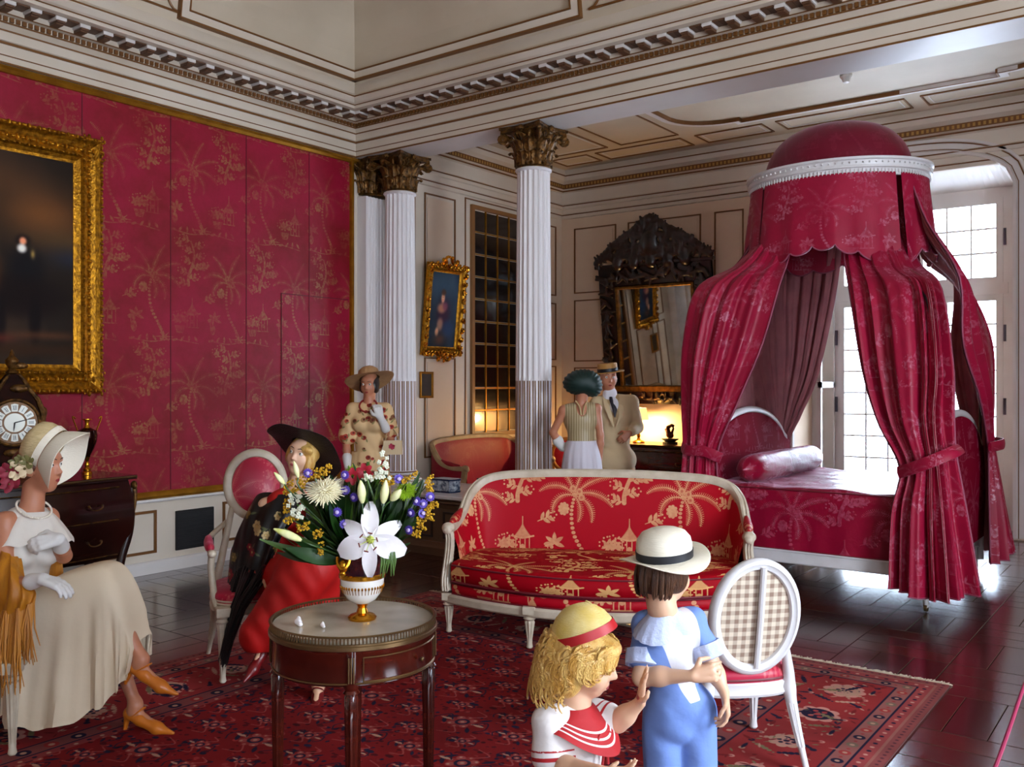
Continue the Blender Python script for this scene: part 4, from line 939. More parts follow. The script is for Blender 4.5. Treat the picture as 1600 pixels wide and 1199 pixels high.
tie([pz(1127, 716, 6.79), pz(1100, 705, 6.76), pz(1070, 702, 6.80), z_(-3.40, 6.95, 1.15), z_(-3.36, 7.1, 1.18)])
# near right
curtain([[pz(1316, 275, 7.46), z_(-2.1, 7.46, 3.26), z_(-1.86, 7.62, 3.26)],
         [pz(1316, 352, 7.40), pz(1380, 352, 7.46), z_(-1.86, 7.66, 2.85)],
         [pz(1319, 402, 7.28), pz(1400, 415, 7.22), z_(-1.72, 7.52, 2.52)],
         [pz(1328, 460, 7.02), pz(1430, 450, 6.9), pz(1470, 450, 7.0)],
         [pz(1348, 580, 6.92), pz(1440, 570, 6.76), pz(1488, 570, 6.9)],
         [pz(1372, 660, 6.86), pz(1440, 655, 6.74), pz(1490, 650, 6.86)],
         [pz(1406, 732, 6.80), pz(1450, 725, 6.74), pz(1494, 710, 6.86)],
         [pz(1394, 800, 6.76), pz(1450, 800, 6.66), pz(1508, 790, 6.86)],
         [pz(1392, 915, 6.74), pz(1455, 938, 6.60), pz(1532, 930, 6.80)]], 6.5, [.008, .014, .018, .028, .034, .03, .018, .034, .05], seed=5, uvs=1.7)
tie([pz(1404, 738, 6.76), pz(1430, 730, 6.68), pz(1462, 718, 6.66), pz(1490, 706, 6.74), pz(1500, 700, 6.9)])
# far right
M['bed_silk_dk'] = M['bed_silk']
curtain([[z_(-1.82, 7.6, 3.26), z_(-1.78, 7.9, 3.26), z_(-1.9, 8.2, 3.26)],
         [z_(-1.66, 7.5, 2.85), pz(1446, 392, 8.1), z_(-1.80, 8.4, 2.85)],
         [z_(-1.42, 7.45, 2.4), pz(1505, 450, 8.5), z_(-1.7, 8.75, 2.5)],
         [z_(-1.40, 7.5, 1.9), pz(1543, 530, 8.72), z_(-1.75, 8.82, 1.9)],
         [z_(-1.36, 7.9, 1.5), pz(1548, 620, 8.74), z_(-1.7, 8.82, 1.5)],
         [z_(-1.38, 8.35, 1.1), pz(1552, 690, 8.74), z_(-1.62, 8.8, 1.1)],
         [z_(-1.36, 8.30, .7), pz(1566, 780, 8.74), z_(-1.65, 8.82, .7)],
         [z_(-1.34, 8.25, .14), pz(1580, 860, 8.72), z_(-1.65, 8.84, .14)]], 6, [.01, .03, .03, .03, .03, .015, .03, .045], seed=9, uvs=1.6)
tie([z_(-1.36, 8.3, 1.08), z_(-1.30, 8.55, 1.1), pz(1554, 690, 8.76), z_(-1.6, 8.86, 1.12)])
# far left: its lining faces us
curtain([[z_(-2.98, 7.9, 3.26), z_(-2.85, 8.15, 3.26), pz(1312, 330, 8.28)],
         [z_(-3.15, 7.8, 2.8), z_(-3.05, 8.3, 2.8), pz(1313, 400, 8.40)],
         [z_(-3.28, 7.8, 2.4), z_(-3.12, 8.4, 2.4), pz(1300, 490, 8.50)],
         [z_(-3.34, 7.9, 1.9), z_(-3.15, 8.5, 1.9), pz(1276, 590, 8.60)],
         [z_(-3.34, 8.2, 1.5), z_(-3.2, 8.6, 1.5), pz(1250, 650, 8.66)],
         [z_(-3.34, 8.5, 1.13), z_(-3.25, 8.66, 1.13), pz(1233, 692, 8.70)],
         [z_(-3.34, 8.45, .7), z_(-3.28, 8.7, .7), z_(-3.08, 8.76, .7)],
         [z_(-3.34, 8.4, .14), z_(-3.28, 8.7, .14), z_(-3.05, 8.78, .14)]], 9, [.01, .02, .022, .022, .018, .010, .02, .025], seed=12, uvs=1.5, off=.014, flip=True)
tie([z_(-3.38, 8.3, 1.30), pz(1195, 668, 8.5), pz(1220, 682, 8.58), pz(1234, 688, 8.7)])
# curtain behind the headboard
curtain([[z_(-2.95, 7.5, 3.26), z_(-3.04, 7.8, 3.26), z_(-2.9, 8.1, 3.26)], [z_(-3.06, 7.45, 2.75), z_(-3.12, 7.8, 2.75), z_(-3.05, 8.15, 2.75)], [z_(-3.3, 7.3, 2.3), z_(-3.32, 7.85, 2.3), z_(-3.3, 8.3, 2.3)], [z_(-3.3, 7.0, 1.2), z_(-3.32, 7.85, 1.2), z_(-3.3, 8.6, 1.2)], [z_(-3.3, 7.0, .3), z_(-3.32, 7.85, .3), z_(-3.3, 8.6, .3)]], 11, [.008, .014, .022, .022, .02], seed=14, mat_=M['lining'], lining=True, lin_mat=M['bed_silk'])
# iron posts and arched rods that carry the cloth
mb = MB()
for (x, y) in ((BX0, BYN), (BX1, BYN), (BX0, BYF), (BX1, BYF)):
    cx = x+(RC[0]-x)*.72; cy = y+(RC[1]-y)*.72
    mb.tube(catmull([(x, y, .3), (x, y, 1.4), (x, y, 2.1), (x+(cx-x)*.18, y+(cy-y)*.2, 2.3)], 20), .012, 8)
bmake('iron_rod', mb, M['black'])
# ---------------- rug (woven pattern drawn procedurally)
RW, RL = RUG[2]-RUG[0], RUG[3]-RUG[1]
def rug_image():
    ppm = 300; red, deep, navy, pink, cream, rose = [srgb(c) for c in ('#7c1a1c', '#54121a', '#231c34', '#a04c48', '#b98e78', '#8e2f2e')]
    T = Board(.60, .72, ppm, 3, red); rr = np.random.default_rng(3)
    for k in range(260): T.dot(rr.uniform(0, .6), rr.uniform(0, .72), rr.uniform(.004, .014), [deep, rose, deep, navy][k % 4]*rr.uniform(.8, 1.2), rr.uniform(.6, 1.8))
    for (x, y, s) in ((.15, .18, 1.), (.45, .54, 1.), (.45, .18, .7), (.15, .54, .7), (.30, .36, .6), (0, 0, .6), (.3, 0, .5), (0, .36, .5)):
        for k in range(8): a = k*pi/4; T.dot(x+.052*s*cos(a), y+.052*s*sin(a), .021*s, pink if k % 2 else rose); T.dot(x+.060*s*cos(a), y+.06*s*sin(a), .007*s, cream)
        T.dot(x, y, .036*s, navy); T.dot(x, y, .022*s, pink); T.dot(x, y, .010*s, cream)
        for sg in (-1, 1):
            T.line([(x+.06*s*sg, y), (x+.11*s*sg, y+.05*s), (x+.15*s*sg, y-.02*s), (x+.12*s*sg, y-.07*s)], .0035, .0025, navy); T.line([(x, y+.06*s*sg), (x+.05*s, y+.12*s*sg), (x-.03*s, y+.15*s*sg)], .0035, .0025, pink)
            for q in range(3): leafc(T, x+.07*s*sg, y+.05*s*(q-1), (q-1)*.9+(0 if sg > 0 else pi), .06*s, .010*s, navy if q != 1 else cream)
    w, l = int(RW*ppm), int(RL*ppm); A = np.zeros((l, w, 3), np.float32); ty, tx = l//T.H+1, w//T.W+1; A[:] = np.tile(T.a, (ty, tx, 1))[:l, :w]
    B = Board(RW, RL, ppm, 3, red, wrap=False); B.a[:B.H, :B.W] = A[:B.H, :B.W]
    def band(d0, d1, col):
        i0, i1 = int(d0*ppm), int(d1*ppm); H_, W_ = B.a.shape[:2]
        for s_ in (np.s_[i0:i1, i0:W_-i0], np.s_[H_-i1:H_-i0, i0:W_-i0], np.s_[i0:H_-i0, i0:i1], np.s_[i0:H_-i0, W_-i1:W_-i0]): B.a[s_] = col
    P = lambda c: srgb(c)
    band(0, .05, P('#8e4a48')); band(.05, .065, P('#9c6258')); band(.065, .125, P('#9c4444')); band(.125, .135, navy); band(.135, .21, P('#985c56')); band(.21, .222, navy); band(.222, .62, P('#963030')); band(.62, .632, navy); band(.632, .72, P('#844644')); band(.72, .732, navy); band(.732, .78, P('#8c3a3a'))
    def around(d, step, fn):
        for (L_, f) in ((RW, lambda s: (s, d, 0)), (RW, lambda s: (s, RL-d, 0)), (RL, lambda s: (d, s, pi/2)), (RL, lambda s: (RW-d, s, pi/2))):
            n = int((L_-2*d)/step)
            for k in range(n+1): s = d+(L_-2*d)*k/n; x, y, a = f(s); fn(x, y, a, k)
    def ros(x, y, s, c1, c2, c3):
        for k in range(8): a = k*pi/4; B.dot(x+.05*s*cos(a), y+.05*s*sin(a), .022*s, c2)
        B.dot(x, y, .05*s, c1); 
        for k in range(6): a = k*pi/3; B.dot(x+.028*s*cos(a), y+.028*s*sin(a), .009*s, c3)
        B.dot(x, y, .012*s, c3)
    around(.42, .38, lambda x, y, a, k: ros(x, y, 1.5 if k % 2 else 1.15, navy if k % 2 else P('#c08878'), P('#c98a7c') if k % 2 else cream, P('#a84040') if k % 2 else navy))
    around(.42, .19, lambda x, y, a, k: [leafc(B, x+.0, y+.0, a+sg*1.1+(k % 2)*pi, .15, .014, [navy, cream, P('#7c7050')][(k+sg) % 3]) for sg in (-1, 1)])
    rz = np.random.default_rng(6)
    for k in range(2600):
        x, y = rz.uniform(.2, RW-.2), rz.uniform(.2, RL-.2); e = min(x, RW-x, y, RL-y)
        if .24 < e < .60: (leafc(B, x, y, rz.uniform(0, 6.3), rz.uniform(.02, .05), rz.uniform(.003, .006), [navy, P('#6e2022'), P('#b07468'), P('#7c7050'), cream, P('#7a2428')][k % 6]))
    for q, dd_ in ((.29, 0), (.55, .1)): around(q, .11, lambda x, y, a, k: (B.dot(x, y, .015, [cream, navy, P('#c98a7c')][k % 3]), leafc(B, x, y, a+(k % 3)*1.0, .07, .009, [P('#7a2224'), navy][k % 2])))
    around(.172, .105, lambda x, y, a, k: (B.dot(x, y, .026, [navy, P('#a33a38'), P('#7c6a58')][k % 3]), B.dot(x, y, .011, cream), B.dot(x+.05*cos(a), y+.05*sin(a), .008, P('#a33a38'))))
    around(.676, .12, lambda x, y, a, k: (B.dot(x, y, .032, [navy, P('#98302f')][k % 2]), B.dot(x, y, .014, cream)))
    around(.095, .05, lambda x, y, a, k: B.dot(x, y, .010, [P('#c99080'), navy][k % 2])); around(.028, .04, lambda x, y, a, k: B.dot(x, y, .008, P('#5c3038'))); around(.756, .06, lambda x, y, a, k: B.dot(x, y, .010, [cream, navy][k % 2]))
    return B.image('rug_pattern', data=False)
def leafc(B, x, y, a, l, w, c):
    for i in range(7): t = i/6; B.dot(x+l*t*cos(a), y+l*t*sin(a), w*sin(pi*(.12+.86*t))+.001, c)
M['rug'] = image_mat('rug_wool', rug_image(), .95, uv=True, spec=.1, bump=.4, noise=.45)
rug = thing('rug', 'large red oriental rug with patterned borders under the table and chairs', 'rug', (RUG[0], RUG[1], 0))
nx, ny = 40, 50; G = np.array([[(RW*i/nx, RL*j/ny, .0115+.0012*sin(i*.9)*sin(j*.7)) for j in range(ny+1)] for i in range(nx+1)])
mb = MB().surf(G); make('rug_field', mb.v, mb.f, M['rug'], rug, uv=[(p[0]/RW, p[1]/RL) for p in mb.v])
mb = MB(); mb.box((0, 0, .001), (RW, RL, .008)); part('rug_backing', mb, mat('rug_edge', '#5c3230', .9), rug)
mb = MB()
for i in range(700):
    x = RW*i/700; l = random.uniform(.03, .07); mb.tube([(x, RL, .010), (x+random.uniform(-.01, .01), RL+l*.5, .008), (x+random.uniform(-.02, .02), RL+l, .004)], .0035, 4)
o = part('fringe', mb, mat('rug_fringe', '#b3a08a', .9), rug); o['kind'] = 'stuff'
# ---------------- small round table with pierced gallery
tp = at_t(553, 969, 3.34); TX, TY = tp[0], tp[1]; TZ = .73; TR = .295
tb = thing('side_table', 'round mahogany table with marble top and brass gallery holding the flower vase', 'table', (TX, TY, .013), YAW)
part('tabletop', MB().lathe([(0, TZ-.018), (TR-.012, TZ-.018), (TR-.008, TZ-.012), (TR-.008, TZ)], 64), mat('cream_marble', '#c7bba6', .22, noise=(3.5, '#8f8474', .8), coat=.3), tb, smooth=True, label='veined cream marble top')
g = MB(); g.lathe([(TR+.0, TZ-.036), (TR+.007, TZ-.032), (TR+.007, TZ-.02), (TR+.003, TZ-.016)], 80, cap=False); g.lathe([(TR-.008, TZ+.012), (TR-.001, TZ+.016), (TR+.006, TZ+.012), (TR-.001, TZ+.008), (TR-.008, TZ+.012)], 80, cap=False)
g.lathe([(TR-.006, TZ-.018), (TR+.004, TZ-.018), (TR+.004, TZ-.012), (TR-.006, TZ-.012)], 80, cap=False)
ga = part('gallery', g, M['brass'], tb, smooth=True)
g = MB()
for k in range(150): a = 2*pi*k/150; c, s = cos(a), sin(a); r = TR-.001; g.box((r*c-.0022, r*s-.0022, TZ-.013), (r*c+.0022, r*s+.0022, TZ+.010))
o = part('gallery_bars', g, M['brass'], ga); o['kind'] = 'stuff'
part('apron', MB().lathe([(TR-.012, TZ-.155), (TR-.006, TZ-.15), (TR-.006, TZ-.05), (TR-.003, TZ-.045), (TR-.003, TZ-.02), (0, TZ-.02)], 64, cap=False), M['mahogany'], tb, smooth=True)
g = MB(); g.lathe([(TR-.004, TZ-.147), (TR-.001, TZ-.144), (TR-.004, TZ-.141)], 64, cap=False); part('brass_stringing', g, M['brass'], tb, smooth=True)
a0 = radians(8)
for k in range(4):
    a = a0+k*pi/2+radians(-90); x, y = (TR-.025)*cos(a), (TR-.025)*sin(a); h = TZ-.02
    lg = MB(); pr = [(.009, 0), (.014, .01), (.012, .03), (.0165, .05)]+[(.0165+.008*t, .05+(h-.22)*t) for t in np.linspace(0, 1, 8)]+[(.019, h-.165), (.028, h-.158), (.022, h-.148), (.026, h-.135), (.026, h)]
    lg.lathe(pr, 32, c=(x, y, 0), flute=(.18, 8, lambda k_: 1 if 4 <= k_ <= 11 else 0)); part('leg', lg, M['mahogany'], tb, smooth=True)
    for q in (-.4, 0, .4):
        b = a+q*.07; part('reed', MB().tube([((TR+.001)*cos(b), (TR+.001)*sin(b), TZ-.14), ((TR+.001)*cos(b), (TR+.001)*sin(b), TZ-.055)], .003, 6), M['brass'], tb)
dr = MB(); aa = np.linspace(a0-radians(90)+.14, a0-.14, 24)
for z in (TZ-.138, TZ-.058): dr.tube([((TR-.004)*cos(b), (TR-.004)*sin(b), z) for b in aa], .0025, 5)
for b in (aa[0], aa[-1]): dr.tube([((TR-.004)*cos(b), (TR-.004)*sin(b), TZ-.138), ((TR-.004)*cos(b), (TR-.004)*sin(b), TZ-.058)], .0025, 5)
d = part('drawer', dr, M['brass'], tb); b = a0-radians(38); part('knob', MB().ell(((TR+.008)*cos(b), (TR+.008)*sin(b), TZ-.10), .008, 10), M['brass'], d, smooth=True)
# ---------------- oval-back chairs
def medallion(t, zc, a, b, y0, tilt, fabric, frame, back=None, rings=True):
    """oval back: centre height zc, half width a, half height b; leans back by tilt"""
    def P(u, v, o): z = zc+v; return (u, y0+(v+b)*tilt+o, z)
    n = 56; pts = [P((a)*cos(k*2*pi/n), (b)*sin(k*2*pi/n), 0) for k in range(n)]
    G = []
    for k in range(n):
        an = k*2*pi/n; row = []
        for (e, o) in ((-.036, .010), (-.031, .020), (-.016, .022), (-.010, .028), (.002, .024), (.012, .010), (.012, -.010), (.004, -.020), (-.010, -.024), (-.030, -.020), (-.036, -.012)): row.append(P((a+e)*cos(an), (b+e)*sin(an), o))
        G.append(row)
    part('back_frame', MB().surf(np.array(G), cu=True, cv=True), frame, t, smooth=True)
    def disc(sgn, pad, fab, nm):
        v = [P(0, 0, sgn*pad)]; uv = [(.38, zc)]; f = []; R_ = 8
        for r in range(1, R_+1):
            for k in range(n): an = k*2*pi/n; q = r/R_; v.append(P((a-.026)*q*cos(an), (b-.026)*q*sin(an), sgn*(.006+(pad-.006)*(1-q**2.5)))); uv.append(((a-.026)*q*cos(an)*1.15+.33, zc+(b-.026)*q*sin(an)+.32))
        for k in range(n): f.append((0, 1+k, 1+(k+1) % n))
        for r in range(R_-1):
            for k in range(n): f.append((1+r*n+k, 1+(r+1)*n+k, 1+(r+1)*n+(k+1) % n, 1+r*n+(k+1) % n))
        return make(nm, v, f, fab, t, uv=uv)
    disc(-1, .035, fabric, 'back_upholstery'); disc(1, .012, back or fabric, 'outside_back')
    return P
def oval_chair(name, label, loc, rz, fabric, frame, seat_z=.44, arms=False, a=.205, b=.245, zc=.70, back=None, cat='chair', sw=.25, sd=.24, hs=1.0, az=.70):
    """local +y points to the back of the chair, the sitter faces -y"""
    t = thing(name, label, cat, loc, rz)
    P = medallion(t, zc, a, b, sd-.01, .16, fabric, frame, back)
    # seat
    def outline(g=0, n=48):
        pts = []
        for k in range(n):
            an = 2*pi*k/n; c, s = cos(an), sin(an); r = 1/(abs(c)**3.2+abs(s)**3.2)**(1/3.2); pts.append(((sw+g)*r*c*(1-.08*(s+0)), (sd+g)*r*s))
        return pts
    o1 = outline(); zr = seat_z-.09
    mb = MB(); G = [[(x*k, y*k, z) for k, z in ((.88, zr), (1.0, zr), (1.03, zr+.012), (1.0, zr+.03), (1.03, zr+.055), (.98, zr+.065))] for x, y in o1]; mb.surf(np.array(G), cu=True); part('seat_rail', mb, frame, t, smooth=True)
    G = []; UV = []
    for x, y in o1:
        row = []
        for k, z in ((1.0, zr+.06), (1.015, zr+.085), (.99, zr+.105), (.93, seat_z+.025), (.8, seat_z+.035), (.5, seat_z+.045), (.2, seat_z+.048), (.01, seat_z+.048)): row.append((x*k, y*k, z)); UV.append((x*k+.31, y*k+.25+z*.5))
        G.append(row)
    mb = MB().surf(np.array(G), cu=True); st = make('seat_cushion', mb.v, mb.f, fabric, t, uv=UV)
    part('piping', MB().tube([(x*1.0, y*1.0, zr+.072) for x, y in o1], .006, 6, closed=True), M['frame'] if frame is M['frame'] else M['piping'], st, smooth=True)
    for x, y in ((-sw+.03, -sd+.03), (sw-.03, -sd+.03)): part('leg', place(turned_leg(zr+.05, .030), x*hs, y), frame, t, smooth=True)
    for sg in (-1, 1):
        mb = MB(); x = sg*(sw-.055); y = sd-.03; pts = catmull([(x+sg*.03, y+.10, 0), (x+sg*.01, y+.04, .18), (x, y, zr+.02), (x-sg*.01, y+.012, zr+.10), (sg*(a-.035), y+.03, zc-b*.62)], 24)
        mb.tube(pts, np.interp(np.linspace(0, 1, 24), [0, .08, .42, .5, 1], [.012, .013, .024, .030, .017]), 12)
        for q in range(8): an = q*pi/4; mb.tube([(p[0]+r_*.95*cos(an), p[1]+r_*.95*sin(an), p[2]) for p, r_ in zip(pts[3:10], np.linspace(.015, .023, 7))], .0035, 5)
        part('leg', mb, frame, t, smooth=True)
    if arms:
        for sg in (-1, 1):
            x = sg*(sw+.01); mb = MB(); mb.tube(catmull([(sg*(a-.01), sd+.05, az+.10), (sg*(sw-.01), sd-.08, az+.03), (x, .02, az), (x, -.10, az-.005)], 18), .016, 10); mb.tube(catmull([(x, -.10, az-.01), (x, -.08, az-.10), (x-sg*.01, -.13, seat_z), (x-sg*.02, -.18, zr+.02)], 16), .019, 10); mb.ell((x, -.12, az-.005), (.026, .032, .022), 12)
            am = part('armrest', mb, frame, t, smooth=True); p2 = MB().tube(catmull([(sg*(sw-.005), sd-.10, az+.045), (x, .02, az+.018), (x, -.07, az+.014)], 12), [.010, .02, .024, .026, .026, .026, .026, .026, .026, .024, .02, .010], 10); make('arm_pad', p2.v, p2.f, fabric, am, uv=[(p[1]*2, p[0]*2) for p in p2.v])
    return t, P
# gingham for the chair's back
gm = bpy.data.materials.new('brown_gingham'); gm.use_nodes = True
N = gm.node_tree.nodes; L = gm.node_tree.links; tc = N.new('ShaderNodeTexCoord'); sp = N.new('ShaderNodeSeparateXYZ'); L.new(tc.outputs['Object'], sp.inputs[0]); outs = []
for ax_ in (0, 2):
    m1 = N.new('ShaderNodeMath'); m1.operation = 'MULTIPLY'; m1.inputs[1].default_value = 2*pi/.036; L.new(sp.outputs[ax_], m1.inputs[0]); s1_ = N.new('ShaderNodeMath'); s1_.operation = 'SINE'; L.new(m1.outputs[0], s1_.inputs[0])
    r_ = N.new('ShaderNodeMapRange'); r_.inputs[1].default_value = -.25; r_.inputs[2].default_value = .25; L.new(s1_.outputs[0], r_.inputs[0]); outs.append(r_)
ad = N.new('ShaderNodeMath'); L.new(outs[0].outputs[0], ad.inputs[0]); L.new(outs[1].outputs[0], ad.inputs[1]); hf = N.new('ShaderNodeMath'); hf.operation = 'MULTIPLY'; hf.inputs[1].default_value = .5; L.new(ad.outputs[0], hf.inputs[0])
rp = N.new('ShaderNodeValToRGB'); rp.color_ramp.elements[0].color = lin('#d3c4ae'); rp.color_ramp.elements[1].color = lin('#8a7060'); L.new(hf.outputs[0], rp.inputs[0]); L.new(rp.outputs[0], N['Principled BSDF'].inputs['Base Color']); N['Principled BSDF'].inputs['Roughness'].default_value = .8
M['gingham'] = gm
def cam_pt(x, d, z=.013): p = Rv*x+Fv*d; return (p[0], p[1], z)
def cam_rot(ax, ay): """rotation whose local x axis points along camera-space (right ax, forward ay)"""; v = Rv*ax+Fv*ay; return atan2(v[1], v[0])
# gingham-backed chair near the camera: sitter faces away, so local -y points forward
ch, P_ = oval_chair('dining_chair', 'white oval-back chair with brown gingham back standing behind the boy in blue', cam_pt(.945, 4.0), cam_rot(-.985, -.17), M['pink_silk'], M['frame_white'], back=M['gingham'], a=.185, b=.235, zc=.635, seat_z=.385, sw=.235, sd=.23)
part('centre_bar', MB().tube([P_(-0.016, -.212, .022), P_(-0.016, 0, .026), P_(-0.016, .212, .022)], .0135, 8), M['frame_white'], ch, label='white vertical bar across the gingham back')
ch, P_ = oval_chair('armchair', 'cream oval-back armchair in pink silk under the lady in the red dress', cam_pt(-1.40, 5.20), cam_rot(.9, .42), M['pink_silk'], M['frame'], seat_z=.44, arms=True, az=.67, a=.175, b=.20, zc=.985, sw=.29, sd=.27, cat='armchair')
ch, P_ = oval_chair('armchair', 'cream armchair with red and white seat under the lady in the white dress', cam_pt(-2.42, 4.12), cam_rot(-.2, .97), M['sofa_silk2'], M['frame'], seat_z=.44, arms=True, a=.2, b=.24, zc=.80, az=.68, sw=.28, sd=.27, cat='armchair')
ch, P_ = oval_chair('armchair', 'small red armchair in the corner just right of the second column', (-6.52, 9.90, 0), radians(35), M['faded_silk'], mat('gold_brown_frame', '#8a5a26', .4, .3), seat_z=.42, arms=False, a=.2, b=.22, zc=.66)
# ---------------- chest of drawers (bombe) by the silk wall and the marquetry chest under the mirror
def bombe(name, label, loc, rz, W, D, H, legs=.28, wood=None, marble=False):
    t = thing(name, label, 'chest', loc, rz); zs = np.linspace(legs, H-.03, 14); G = []
    def swell(z): q = (z-legs)/(H-legs); return .055*sin(pi*min(1, q*1.0))**1+.03*q
    ring_ = []
    for z in zs:
        s = swell(z); row = []
        for u in np.linspace(-1, 1, 25): row.append((u*(W/2-.06+s), -D+.06-s-.045*(1-u*u)**2, z))
        row += [((W/2-.06+s), -D*.5, z), ((W/2-.06+s*.6), 0, z), (-(W/2-.06+s*.6), 0, z), (-(W/2-.06+s), -D*.5, z)]; G.append(row)
    mb = MB().surf(np.array(G), cv=True); mb.add([G[0][i] for i in range(29)], [tuple(range(29))]); part('body', mb, wood or M['darkwood'], t, smooth=True)
    top = [(u*(W/2+.02), -D-.03-.05*(1-u*u)**2) for u in np.linspace(-1, 1, 25)]+[(W/2+.02, 0), (-W/2-.02, 0)]
    part('top', MB().prism(top, H-.03, H), M['darkwood'] if not marble else M['marble'], t); part('top_edge', MB().tube([(x, y, H-.012) for x, y in top[:25]], .009, 6), M['brass'], t, smooth=True)
    for sg in (-1, 1):
        for y in (-D+.05, -.04):
            mb = MB(); mb.tube(catmull([(sg*(W/2-.04), y, 0), (sg*(W/2-.085), y, .12), (sg*(W/2-.06), y, legs), (sg*(W/2+.0), y-.01, legs+.22), (sg*(W/2+.01), y-.01, H-.1)], 18), [.016, .017, .019, .022, .026, .03, .034]+[.034]*11, 10); part('leg', mb, wood or M['darkwood'], t, smooth=True)
        mb = MB(); mb.tube(catmull([(sg*(W/2+.015), -D+.03, H-.06), (sg*(W/2+.03), -D+.01, H-.16), (sg*(W/2+.02), -D+.02, H-.30), (sg*(W/2), -D+.03, H-.4)], 14), [.012, .02, .022, .02, .015, .014, .013, .012, .010, .009, .008, .007, .006, .005], 8); mb.ell((sg*(W/2+.02), -D+.01, H-.08), (.022, .03, .035), 10); part('bronze_mount', mb, M['bronze_gilt'], t, smooth=True)
    for k in range(2):
        z0 = legs+.04+(H-legs-.1)*k/2; z1 = z0+(H-legs-.1)/2-.02; mb = MB()
        pts = [(u*(W/2-.12), -D+.048-swell((z0+z1)/2)-.045*(1-u*u)**2, z) for z in (z0, z1) for u in np.linspace(-1, 1, 15)]; mb.tube(pts[:15], .005, 5); mb.tube(pts[15:], .005, 5); d = part('drawer', mb, M['bronze_gilt'], t)
        for u in (-.5, .5):
            y = -D+.035-swell((z0+z1)/2)-.045*(1-u*u)**2; mb = MB().tube([(u*W/2+.05*cos(a), y-.012, (z0+z1)/2-.03*sin(a)) for a in np.linspace(0, pi, 10)], .005, 6); mb.ell((u*W/2-.05, y, (z0+z1)/2), .011, 8); mb.ell((u*W/2+.05, y, (z0+z1)/2), .011, 8); part('handle', mb, M['bronze_gilt'], d, smooth=True)
    return t
bombe('chest_of_drawers', 'dark curved rosewood chest of drawers against the red silk wall', (LX+.06, 3.22, 0), radians(90), 1.28, .52, .906)
bombe('chest_of_drawers', 'dark marquetry chest of drawers under the big carved mirror with the lamp', (-5.36, AY-.04, 0), 0, 1.5, .50, .85, legs=.16, wood=M['mahogany'])
# ---------------- bracket clock
cx_, cy_ = LX+.33, 3.09
ck = thing('clock', 'dark bronze bracket clock with white roman numeral plaques on the rosewood chest', 'clock', (cx_, cy_, .925), radians(75))
mb = MB(); o_ = [(-.13, .0), (-.15, .03), (-.12, .12), (-.14, .22), (-.175, .34), (-.185, .46), (-.15, .56), (-.10, .63), (-.06, .70), (-.03, .74), (.03, .74), (.06, .70), (.10, .63), (.15, .56), (.185, .46), (.175, .34), (.14, .22), (.12, .12), (.15, .03), (.13, 0)]
n_ = len(o_); v = [(x, -.085, z) for x, z in o_]+[(x, .08, z) for x, z in o_]; mb.add(v, [tuple(range(n_-1, -1, -1)), tuple(range(n_, 2*n_))]+[(i, (i+1) % n_, n_+(i+1) % n_, n_+i) for i in range(n_)])
M['tortoise'] = mat('tortoiseshell', '#120806', .8, spec=.1, noise=(12, '#3a1608', .6)); part('case', mb, M['tortoise'], ck)
mb = MB()
for sg in (-1, 1):
    mb.tube([(sg*x, -.09, z) for x, z in o_[:10]], [.012, .018, .012, .014, .018, .022, .018, .014, .012, .008], 8); mb.ell((sg*.15, -.07, .03), (.03, .03, .03), 10); mb.ell((sg*.19, -.06, .47), (.028, .03, .04), 10)
mb.lathe([(.03, .74), (.045, .75), (.02, .78), (.04, .81), (.045, .84), (.02, .87), (.012, .90), (0, .92)], 14); mb.ell((.05, -.02, .80), (.05, .02, .025), 10); mb.ell((-.04, -.03, .12), (.05, .02, .04), 10); mb.ell((.03, -.1, .64), (.06, .02, .03), 10); mb.ell((0, -.1, .19), (.07, .02, .03), 10)
part('bronze_mount', mb, M['bronze_gilt'], ck, smooth=True)
def yd(r, a, dy=0): return (r*sin(a), -.10-dy, .40+r*cos(a))
def ringmesh(mb, r0, r1, y, n=48, mi=0):
    v = []
    for k in range(n): a = 2*pi*k/n; v += [(r0*sin(a), y, .40+r0*cos(a)), (r1*sin(a), y, .40+r1*cos(a)), (r1*sin(a), y+.02, .40+r1*cos(a))]
    f = []
    for k in range(n): a = 3*k; b = 3*((k+1) % n); f += [(a, b, b+1, a+1), (a+1, b+1, b+2, a+2)]
    mb.add(v, f, mi)
mb = MB(); ringmesh(mb, 0, .150, -.10); dl = part('dial', mb, mat('dial_bronze', '#5c3d1c', .4, .6, noise=(30, '#241207', .6)), ck)
part('bezel', MB().tube([(.158*sin(a), -.10, .40+.158*cos(a)) for a in np.linspace(0, 2*pi, 48, endpoint=False)], .012, 8, closed=True), M['bronze_gilt'], ck, smooth=True)
mb = MB(); ringmesh(mb, 0, .066, -.104); part('dial_centre', mb, mat('enamel', '#d8d8c8', .2), dl)
M['enamel'] = mat('enamel_plaque', '#cfd0c4', .2); M['ink'] = mat('black_ink', '#0b0b12', .4)
roman = ['XII', 'I', 'II', 'III', 'IIII', 'V', 'VI', 'VII', 'VIII', 'IX', 'X', 'XI']
